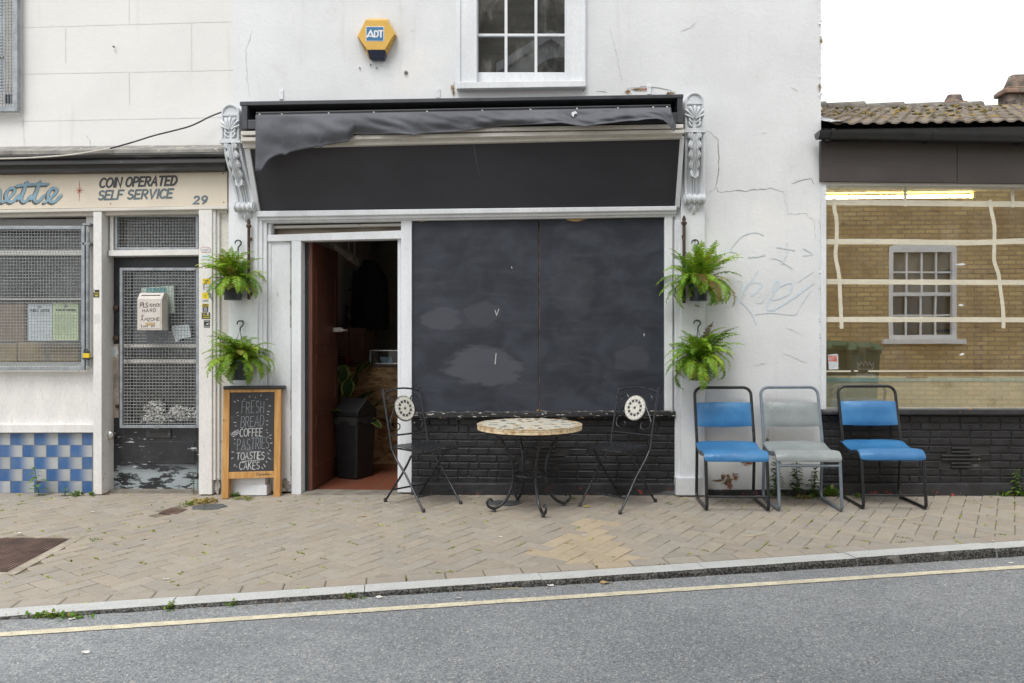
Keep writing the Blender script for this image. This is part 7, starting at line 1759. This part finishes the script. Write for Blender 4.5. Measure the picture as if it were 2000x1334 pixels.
# ================================================================== INSIDE THE CAFE
M_BINBLK = pm('black_bin_plastic', (.007, .007, .008), .6)
cz = gz(-1.8)
CY = 1.52
mb = MB(); mb.box(IX0 + .05, -.6, CY, CY + .06, cz, 1.0); ct_ = mb.build('front_panel', M_OSB)
ctr = thing('counter', 'strand board serving counter at the back of the doorway', 'counter', (-1.8, CY, cz)); ct_.parent = ctr; ct_.matrix_parent_inverse = Matrix.Translation(-ctr.location)
mb = MB(); mb.box(IX0 + .05, -.6, CY - .03, CY + .6, 1.0, 1.03); mb.build('worktop', pm('dark_wood_top', (.13, .07, .04), .5), ctr)
bn = thing('pedal_bin', 'tall black swing top bin inside the doorway', 'bin', (*W(690, 920, .62)[:2], cz)); bc = W(685, 850, .62)
zt_ = W(690, 815, .62).z
mb = MB(); w1, w2 = .135, .115; Mb = Matrix.Translation((bc.x, .78, 0)) @ Matrix.Rotation(R(-22), 4, 'Z')
pts = [Mb @ Vector(q) for q in ((-w1, -.15, zt_), (w1, -.15, zt_), (w2, -.13, cz), (-w2, -.13, cz), (-w1, .15, zt_), (w1, .15, zt_), (w2, .13, cz), (-w2, .13, cz))]; mb.hexa(pts); mb.build('body', M_BINBLK, bn, bevel=.015)
mb = MB(); pr = [(-.152, zt_), (-.155, zt_ + .05), (0, zt_ + .17), (.155, zt_ + .05), (.152, zt_)]; o = len(mb.v); mb.prismx(pr, -w1 - .006, w1 + .006); mb.v = [Mb @ v for v in mb.v]; mb.build('lid', M_BINBLK, bn, bevel=.01)
mb = MB(); 
for i in range(20): a = i / 20 * 6.283; 
mb.grid(30, 2, lambda u, v: Mb @ Vector((w1 * 1.03 * max(-1, min(1, 1.4 * math.cos(6.283 * u))), .155 * max(-1, min(1, 1.4 * math.sin(6.283 * u))), zt_ - .06 * v * (1 + .4 * math.sin(u * 40))))); mb.build('bin_liner', M_AWNIN, bn, smooth=60)
# variegated plant behind the bin
pp = thing('potted_plant', 'leafy variegated plant behind the black bin in the dark doorway', 'plant', (*W(670, 900, 1.1)[:2], cz)); pc = W(672, 800, 1.1); pc.z = .62
mb = MB(); mb.lathe([(.11, cz), (.15, .3), (.155, .34), (.14, .34), (.0, .33)], (pc.x, 1.1, 0), 18, cap=False); mb.build('pot', pm('wicker_pot', (.14, .09, .05), .9, mott=.3, ms=40), pp, smooth=40)
rnd = random.Random(5); mb = MB(); mb2 = MB()
for k in range(34):
    az = rnd.uniform(0, 6.28); el = R(rnd.uniform(25, 85)); L = rnd.uniform(.17, .30); d = Vector((math.cos(az) * math.cos(el), math.sin(az) * math.cos(el), math.sin(el))); b0 = Vector((pc.x, 1.1, .34)); m0 = b0 + d * rnd.uniform(.30, .66) ; sd = d.cross(Vector((0, 0, 1))).normalized(); 
    mb2.tube([b0, m0], .004, 4)
    mn = .05 * L / .2
    d2 = (d + Vector((0, 0, -.7))).normalized() if rnd.random() < .6 else d
    n = 8; cl = []
    for i in range(n + 1): t = i / n; cl.append((m0 + d2 * L * t + Vector((0, 0, -.05 * t * t)), mn * math.sin(math.pi * (t * .95 + .03)) ** .8))
    for i in range(n):
        for (a0_, a1_, cc) in ((-1, -.72, (.30, .31, .10)), (-.72, 0, (.035, .075, .022)), (0, .72, (.04, .085, .025)), (.72, 1, (.30, .31, .10))):
            p0, w0_ = cl[i]; p1, w1_ = cl[i + 1]; mb.add([p0 + sd * w0_ * a0_, p0 + sd * w0_ * a1_, p1 + sd * w1_ * a1_, p1 + sd * w1_ * a0_], [(0, 1, 2, 3)], 0, cc)
mb.build('leaves', M_LEAF, pp, recalc=False); mb2.build('stems', pm('plant_stem', (.05, .06, .02), .7), pp)
# on the counter
M_REDMUG = pm('red_mug_glaze', (.24, .03, .035), .3); ctz = 1.03
c = W(677, 718, 1.60); mb = MB(); mb.lathe([(.034, 0), (.038, .01), (.038, .075), (.033, .075), (.03, .012), (0, .012)], (c.x, 1.6, ctz), 18, cap=False); mg = mb.build('mug', M_REDMUG, smooth=40, origin=(c.x, 1.6, ctz)); tag(mg, 'small red mug on the serving counter inside the doorway', 'mug')
mb = MB(); mb.tube([(c.x + .038 + .022 * math.sin(R(a)), 1.6, ctz + .038 + .024 * math.cos(R(a))) for a in range(0, 181, 20)], .005, 6); mb.build('handle', M_REDMUG, mg, smooth=60)
a, b_ = W(634, 725, 1.62), W(676, 706, 1.62); bk_ = MB()
for z in (0, .035, .07): bk_.tube([(a.x, 1.6, ctz + z + .004), (b_.x - .03, 1.6, ctz + z + .004), (b_.x - .03, 1.85, ctz + z + .004), (a.x, 1.85, ctz + z + .004)], .003, 4, True)
for i in range(9): x = a.x + (b_.x - .03 - a.x) * i / 8; bk_.tube([(x, 1.6, ctz + .002), (x, 1.6, ctz + .078)], .002, 4)
tag(bk_.build('wire_basket', M_BIRON, origin=(a.x, 1.6, ctz)), 'black wire basket on the serving counter beside the red mug', 'basket')
a, b_ = W(722, 725, 1.58), W(779, 696, 1.58); cs = thing('display_case', 'small glass display case on the counter holding pale blue packets', 'case', (a.x, 1.6, ctz))
mb = MB(); mb.box(a.x, b_.x + .1, 1.58, 1.9, ctz, ctz + .012); mb.box(a.x, a.x + .01, 1.58, 1.9, ctz, ctz + .14); mb.box(a.x, b_.x + .1, 1.58, 1.9, ctz + .14, ctz + .15); mb.build('frame', M_CHROME, cs)
mb = MB(); mb.add([(a.x + .012, 1.585, ctz + .014), (b_.x + .1, 1.585, ctz + .014), (b_.x + .1, 1.585, ctz + .138), (a.x + .012, 1.585, ctz + .138)], [(0, 1, 2, 3)]); mb.build('pane', glass('case_glass', .10, (.85, .9, .9), .05), cs)
p = [W(x, y, 1.60) for x, y in ((741, 697), (765, 697), (767, 714), (749, 712))]; mb = MB(); mb.add(p + [q + Vector((0, .02, 0)) for q in p], [(0, 1, 2, 3), (7, 6, 5, 4), (0, 4, 5, 1), (1, 5, 6, 2), (2, 6, 7, 3), (3, 7, 4, 0)]); pq = mb.build('packet', pm('pale_blue_packet', (.42, .66, .78), .5, spots=[dict(c=(.10, .34, .55), s=10, t=.55, soft=.03, st=(1, 1, 2.5))]), origin=p[3]); tag(pq, 'pale blue paper packet standing in the display case', 'packet')
# shelf, boxes, coat and ceiling track on the left wall of the room
sh = MB(); a, b_ = W(636, 632, 1.9), W(712, 632, 2.6); sh.box(IX0 + .9, -.9 - .35, 2.3, 2.7, 1.45, 1.48); sh.box(IX0 + .9, -.9 - .35, 2.3, 2.7, 1.85, 1.88); tag(sh.build('wall_shelf', M_CARD, origin=(-1.6, 2.3, 1.45)), 'dim wooden shelf unit on the back wall of the dark room', 'shelf')
for i, (px0, py0, px1, py1, zb0, m, lab) in enumerate([(640, 575, 674, 612, 1.48, M_CARD, 'brown box on the lower dim shelf beside the striped box'), (678, 585, 710, 612, 1.48, M_RUSTPL, 'pale box on the lower dim shelf nearest the hanging coat'), (644, 520, 690, 560, 1.88, M_PRINT, 'grey box on the upper dim shelf inside the doorway')]):
    a, b_ = W(px0, py0, 2.36), W(px1, py1, 2.36); mb = MB(); mb.box(a.x, b_.x, 2.36, 2.6, zb0, zb0 + (a.z - b_.z)); bx_ = mb.build('storage_box', m, origin=(a.x, 2.36, zb0), bevel=.006); tag(bx_, lab, 'box'); mb = MB(); mb.box(a.x + .03, a.x + .12, 2.357, 2.36, zb0 + .04, zb0 + .09); mb.build('box_label', M_PAPERT, bx_)
co = W(722, 560, 2.2); mb = MB()
def coat(u, v):
    th = 2 * math.pi * u; w_ = .07 + .13 * min(1, v * 4) + .02 * v; return Vector((co.x + w_ * math.cos(th) * (1 + .05 * math.sin(th * 5)), 2.2 + .09 * math.sin(th) * (1 + .15 * math.sin(th * 7)), co.z + .30 - .80 * v))
mb.grid(36, 14, coat); ho = mb.build('hanging_coat', pm('black_coat_cloth', (.022, .022, .027), .9, mott=.2), smooth=70, origin=(co.x, 2.2, co.z)); tag(ho, 'long dark coat hanging from the ceiling rail in the dim room', 'coat')
mb = MB(); a, b_ = W(648, 478, .9), W(738, 540, 3.3); mb.tube([a, b_], .032, 10)
for t in (.3, .42, .7): q = a.lerp(b_, t); q2 = a.lerp(b_, t + .025); mb.tube([q, q2], .042, 10); mb.tube([q, q + Vector((0, 0, 2.62 - q.z))], .008, 5)
tag(mb.build('ceiling_pipe', M_CEIL, smooth=40, origin=a), 'pale pipe running back under the ceiling of the dim room', 'pipe')
mb = MB(); a, b_ = W(640, 645, 1.75), W(700, 718, 1.75); mb.box(a.x, b_.x, 2.0, 2.5, ctz, W(640, 640, 2.0).z); bxx = mb.build('cabinet', pm('brown_cabinet', (.34, .20, .14), .6, mott=.15), origin=(a.x, 2.0, ctz), bevel=.004); tag(bxx, 'plain brown cabinet behind the serving counter', 'cabinet')
mb = MB(); mb.box((a.x + b_.x) / 2 - .004, (a.x + b_.x) / 2 + .004, 1.997, 2.0, ctz + .02, W(640, 645, 2.0).z); mb.build('cabinet_door', M_DARK, bxx)

# ================================================================== WEEDS, LEAVES, LITTER
M_WEED = leafmat('weed_leaf', None, None, .3)
def weed(px, py, pt, seed, lab, lean=0., nl=46, ll=.05, base=True, cols=((.10, .19, .03), (.15, .25, .05), (.075, .14, .03)), Y=None):
    rnd = random.Random(seed); g = G(px, py) if Y is None else Vector((W(px, py, Y).x, Y, 0))
    if g.y > -.03: g.y = -.03
    g.z = gz(g.x); h = max(.05, W(px, pt, g.y).z - g.z); mb = MB(); n = 10
    h *= 1.0; P = [g + Vector((lean * h * (i / n) ** 1.5 + rnd.uniform(-.003, .003), -.02 * (i / n) + rnd.uniform(-.002, .002), h * i / n)) for i in range(n + 1)]
    mb.tube(P, [.0035 * (1 - .6 * i / n) for i in range(n + 1)], 5, col=(.12, .16, .05))
    for k in range(nl):
        t = .06 + .94 * k / nl; f = t * n; i = min(n - 1, int(f)); p = P[i].lerp(P[i + 1], f - i); az = k * 2.4 + rnd.uniform(-.4, .4); up = R(rnd.uniform(10, 45) + (35 if t > .92 else 0)); L = ll * (1.15 - .55 * t) * rnd.uniform(.8, 1.2) * (1 if t > .1 else .6)
        d = Vector((math.cos(az) * math.cos(up), math.sin(az) * math.cos(up), math.sin(up))); sd = d.cross(Vector((0, 0, 1))).normalized(); w_ = L * .19; cc = tuple(x * rnd.uniform(.8, 1.2) for x in rnd.choice(cols))
        q = [p + d * L * s_ - Vector((0, 0, L * .5 * s_ * s_)) for s_ in (0, .35, .7, 1)]
        for v in q:
            if v.y > -.012: v.y = -.012
        mb.add([q[0], q[1] - sd * w_, q[2] - sd * w_ * .8, q[3], q[2] + sd * w_ * .8, q[1] + sd * w_], [(0, 1, 5), (1, 2, 4, 5), (2, 3, 4)], 0, cc)
    tag(mb.build('weed', M_WEED, recalc=False, origin=g), lab, 'weed', 'weeds along the wall foot')
def clump(px, py, rx, h, seed, lab, n=70, ll=.03, cols=((.13, .24, .03), (.19, .32, .05), (.09, .17, .03)), onroad=False, ry=.03, dry=.12):
    rnd = random.Random(seed); g = RD(px, py) if onroad else G(px, py)
    if not onroad and g.y > -.035: g.y = -.035
    mb = MB()
    for k in range(n):
        x = g.x + rnd.gauss(0, rx * .5); y = g.y + rnd.gauss(0, ry * .5); y = min(y, -.015); z = rz(x, y) if onroad else gz(x); az = rnd.uniform(0, 6.28); up = R(rnd.uniform(15, 80)); L = ll * rnd.uniform(.6, 1.4); b0 = Vector((x, y, z + rnd.uniform(0, h * .7) * math.exp(-((x - g.x) / rx) ** 2)))
        d = Vector((math.cos(az) * math.cos(up), math.sin(az) * math.cos(up), math.sin(up))); sd = d.cross(Vector((0, 0, 1))).normalized(); w_ = L * rnd.uniform(.15, .28); cc = tuple(q * rnd.uniform(.8, 1.2) for q in rnd.choice(cols))
        if rnd.random() < dry: cc = (.40, .30, .12)
        q = [b0, b0 + d * L * .5 - sd * w_, b0 + d * L - Vector((0, 0, L * .25)), b0 + d * L * .5 + sd * w_]
        for v in q:
            if not onroad: v.y = min(v.y, -.01)
        mb.add([Vector((x, y, z - .002)), b0, b0 + sd * .001], [(0, 1, 2)], 0, cc); mb.add(q, [(0, 1, 2, 3)], 0, cc)
    tag(mb.build('weed_clump', M_WEED, recalc=False, origin=g), lab, 'weed', 'low weed clumps')
DK = ((.11, .17, .05), (.15, .23, .065), (.085, .13, .04))
weed(1514, 972, 888, 1, 'tall dark fleabane weed left of the others under the grey chair', .02, 80, .085, cols=DK)
weed(1557, 970, 898, 2, 'tall weed seen through the middle of the grey chair', -.05, 76, .085, cols=DK)
weed(1589, 970, 914, 3, 'shorter weed to the right beneath the grey chair seat', .03, 66, .08, cols=DK)
clump(1622, 970, .085, .10, 4, 'bushy green weed clump behind the right legs of the grey chair', 150, .036)
clump(1570, 974, .10, .02, 5, 'low straw and green clump at the foot of the white wall', 60, .03, dry=.5)
clump(1676, 972, .04, .03, 6, 'small green clump behind the left sled of the right blue chair', 40, .028)
clump(1754, 969, .02, .02, 7, 'tiny green tuft under the right blue chair', 18, .025)
weed(1975, 966, 917, 8, 'upright bright green weed by the brick plinth at the far right', 0, 44, .06, cols=((.14, .27, .04), (.18, .31, .05), (.10, .19, .03)))
clump(1958, 967, .06, .03, 9, 'leafy green clump left of the upright weed at the far right', 70, .036); clump(1992, 966, .07, .03, 10, 'leafy green clump right of the upright weed at the frame edge', 80, .036)
weed(76, 968, 913, 11, 'spindly broad leaved weed in front of the blue tiles', -.12, 16, .11, cols=((.12, .24, .05), (.17, .30, .07), (.24, .14, .05)))
weed(128, 968, 950, 12, 'short green weed by the blue tiles, middle of three', .2, 12, .06); clump(151, 969, .05, .03, 13, 'green clump by the blue tiles left of the white post', 50, .04); clump(180, 968, .025, .03, 14, 'small green clump at the foot of the white door post', 30, .035)
weed(388, 962, 925, 15, 'thin yellow green stalk by the black door', .05, 10, .03)
clump(398, 982, .10, .012, 16, 'straw coloured dry grass patch in front of the black door post', 110, .045, ((.46, .36, .15), (.40, .31, .12), (.26, .27, .07)), ry=.10, dry=.5)
clump(372, 986, .07, .015, 17, 'green and straw weed patch beside the rusty grate', 50, .032, ry=.05, dry=.3)
clump(460, 970, .05, .03, 18, 'small green weed behind the left leg of the chalk sign', 46, .03); clump(478, 975, .08, .01, 19, 'flat dry weed patch under the chalk sign', 60, .03, dry=.5, ry=.06)
clump(108, 1206, .16, .01, 20, 'wide flat green weed patch growing in the gutter', 150, .03, onroad=True, ry=.03); clump(330, 1189, .03, .012, 21, 'small green gutter weed below the left kerb joint', 36, .03, onroad=True); clump(456, 1182, .03, .012, 22, 'small green gutter weed in the middle of the left kerb', 30, .028, onroad=True)
clump(685, 1166, .045, .014, 23, 'green gutter weed with leaf crumbs beside it', 60, .03, onroad=True); clump(1122, 975, .02, .01, 24, 'tiny green tuft by the right foot of the mosaic table', 16, .02); clump(185, 1055, .03, .006, 25, 'small green tuft by the corner of the ribbed cover', 20, .02, ry=.05); clump(1305, 984, .02, .008, 26, 'tiny green tuft between the bistro chair and the blue chair', 14, .02)
# scattered scraps
M_SCRAP = [pm('dry_leaf_tan', (.45, .30, .13), .8), pm('white_scrap', (.66, .64, .60), .8), pm('yellow_leaf', (.52, .40, .06), .7), pm('brown_leaf', (.22, .11, .05), .8)]
rnd = random.Random(17); SCR = [(707, 1010, 0, .03), (1147, 991, 2, .03), (968, 1022, 1, .014), (978, 1050, 1, .013), (35, 1043, 1, .022), (180, 1001, 1, .018), (325, 1133, 1, .02), (275, 1004, 0, .018), (1036, 1076, 0, .016), (1258, 1006, 2, .016), (1716, 975, 1, .02), (1500, 1112, 1, .016), (190, 1025, 3, .014), (1075, 1145, 1, .02), (980, 1148, 0, .026), (896, 1170, 1, .02), (1768, 969, 3, .03), (1779, 967, 0, .03), (205, 964, 3, .04), (218, 963, 3, .035), (1140, 1047, 1, .018), (140, 1211, 1, .02), (1975, 1101, 1, .018), (1180, 1140, 0, .03), (741, 1168, 1, .02), (1940, 1058, 1, .012), (540, 1074, 1, .012), (168, 1277, 1, .02), (1350, 1120, 0, .03)]
for i, (px, py, m, s_) in enumerate(SCR):
    g = G(px, py); onr = (g - KB0).dot(kn) > .12
    if onr: g = RD(px, py)
    if g.y > -.04 and not onr: g.y = -.04
    z = rz(g.x, g.y) if onr else gz(g.x); n = 7; a0_ = rnd.uniform(0, 6); mb = MB()
    pts = [Vector((g.x + s_ * math.cos(a0_ + 6.28 * k / n) * rnd.uniform(.7, 1.2), g.y + s_ * .55 * math.sin(a0_ + 6.28 * k / n) * rnd.uniform(.6, 1.2), z + .004 + rnd.uniform(0, s_ * .35))) for k in range(n)]; ce = Vector((g.x, g.y, z + .004 + s_ * .12))
    mb.add(pts + [ce], [(k, (k + 1) % n, n) for k in range(n)]); o = mb.build('dry_leaf' if m != 1 else 'paper_scrap', M_SCRAP[m], recalc=False, origin=g)
    tag(o, 'small dry leaf lying on the paving or in the gutter' if m != 1 else 'small pale scrap of litter lying on the paving or road', 'leaf' if m != 1 else 'litter', 'scattered dry leaves' if m != 1 else 'scattered pale scraps')
for i, (P_, lab) in enumerate([([(1734, 1016), (1770, 1014), (1790, 1012), (1803, 1008)], 'pale straw stalk lying on the paving before the right blue chair'), ([(1450, 1049), (1475, 1047), (1507, 1041)], 'pale straw stalk lying on the paving below the left blue chair'), ([(960, 1152), (1000, 1150), (1020, 1151)], 'brown twig lying in the gutter under the kerb')]):
    mb = MB(); q = [(RD if i == 2 else G)(*p) + Vector((0, 0, .004)) for p in catm(P_, 5)]; mb.tube(q, .0026, 5); tag(mb.build('straw_stalk', pm('straw', (.58, .50, .33), .8), origin=q[0]), lab, 'stalk')
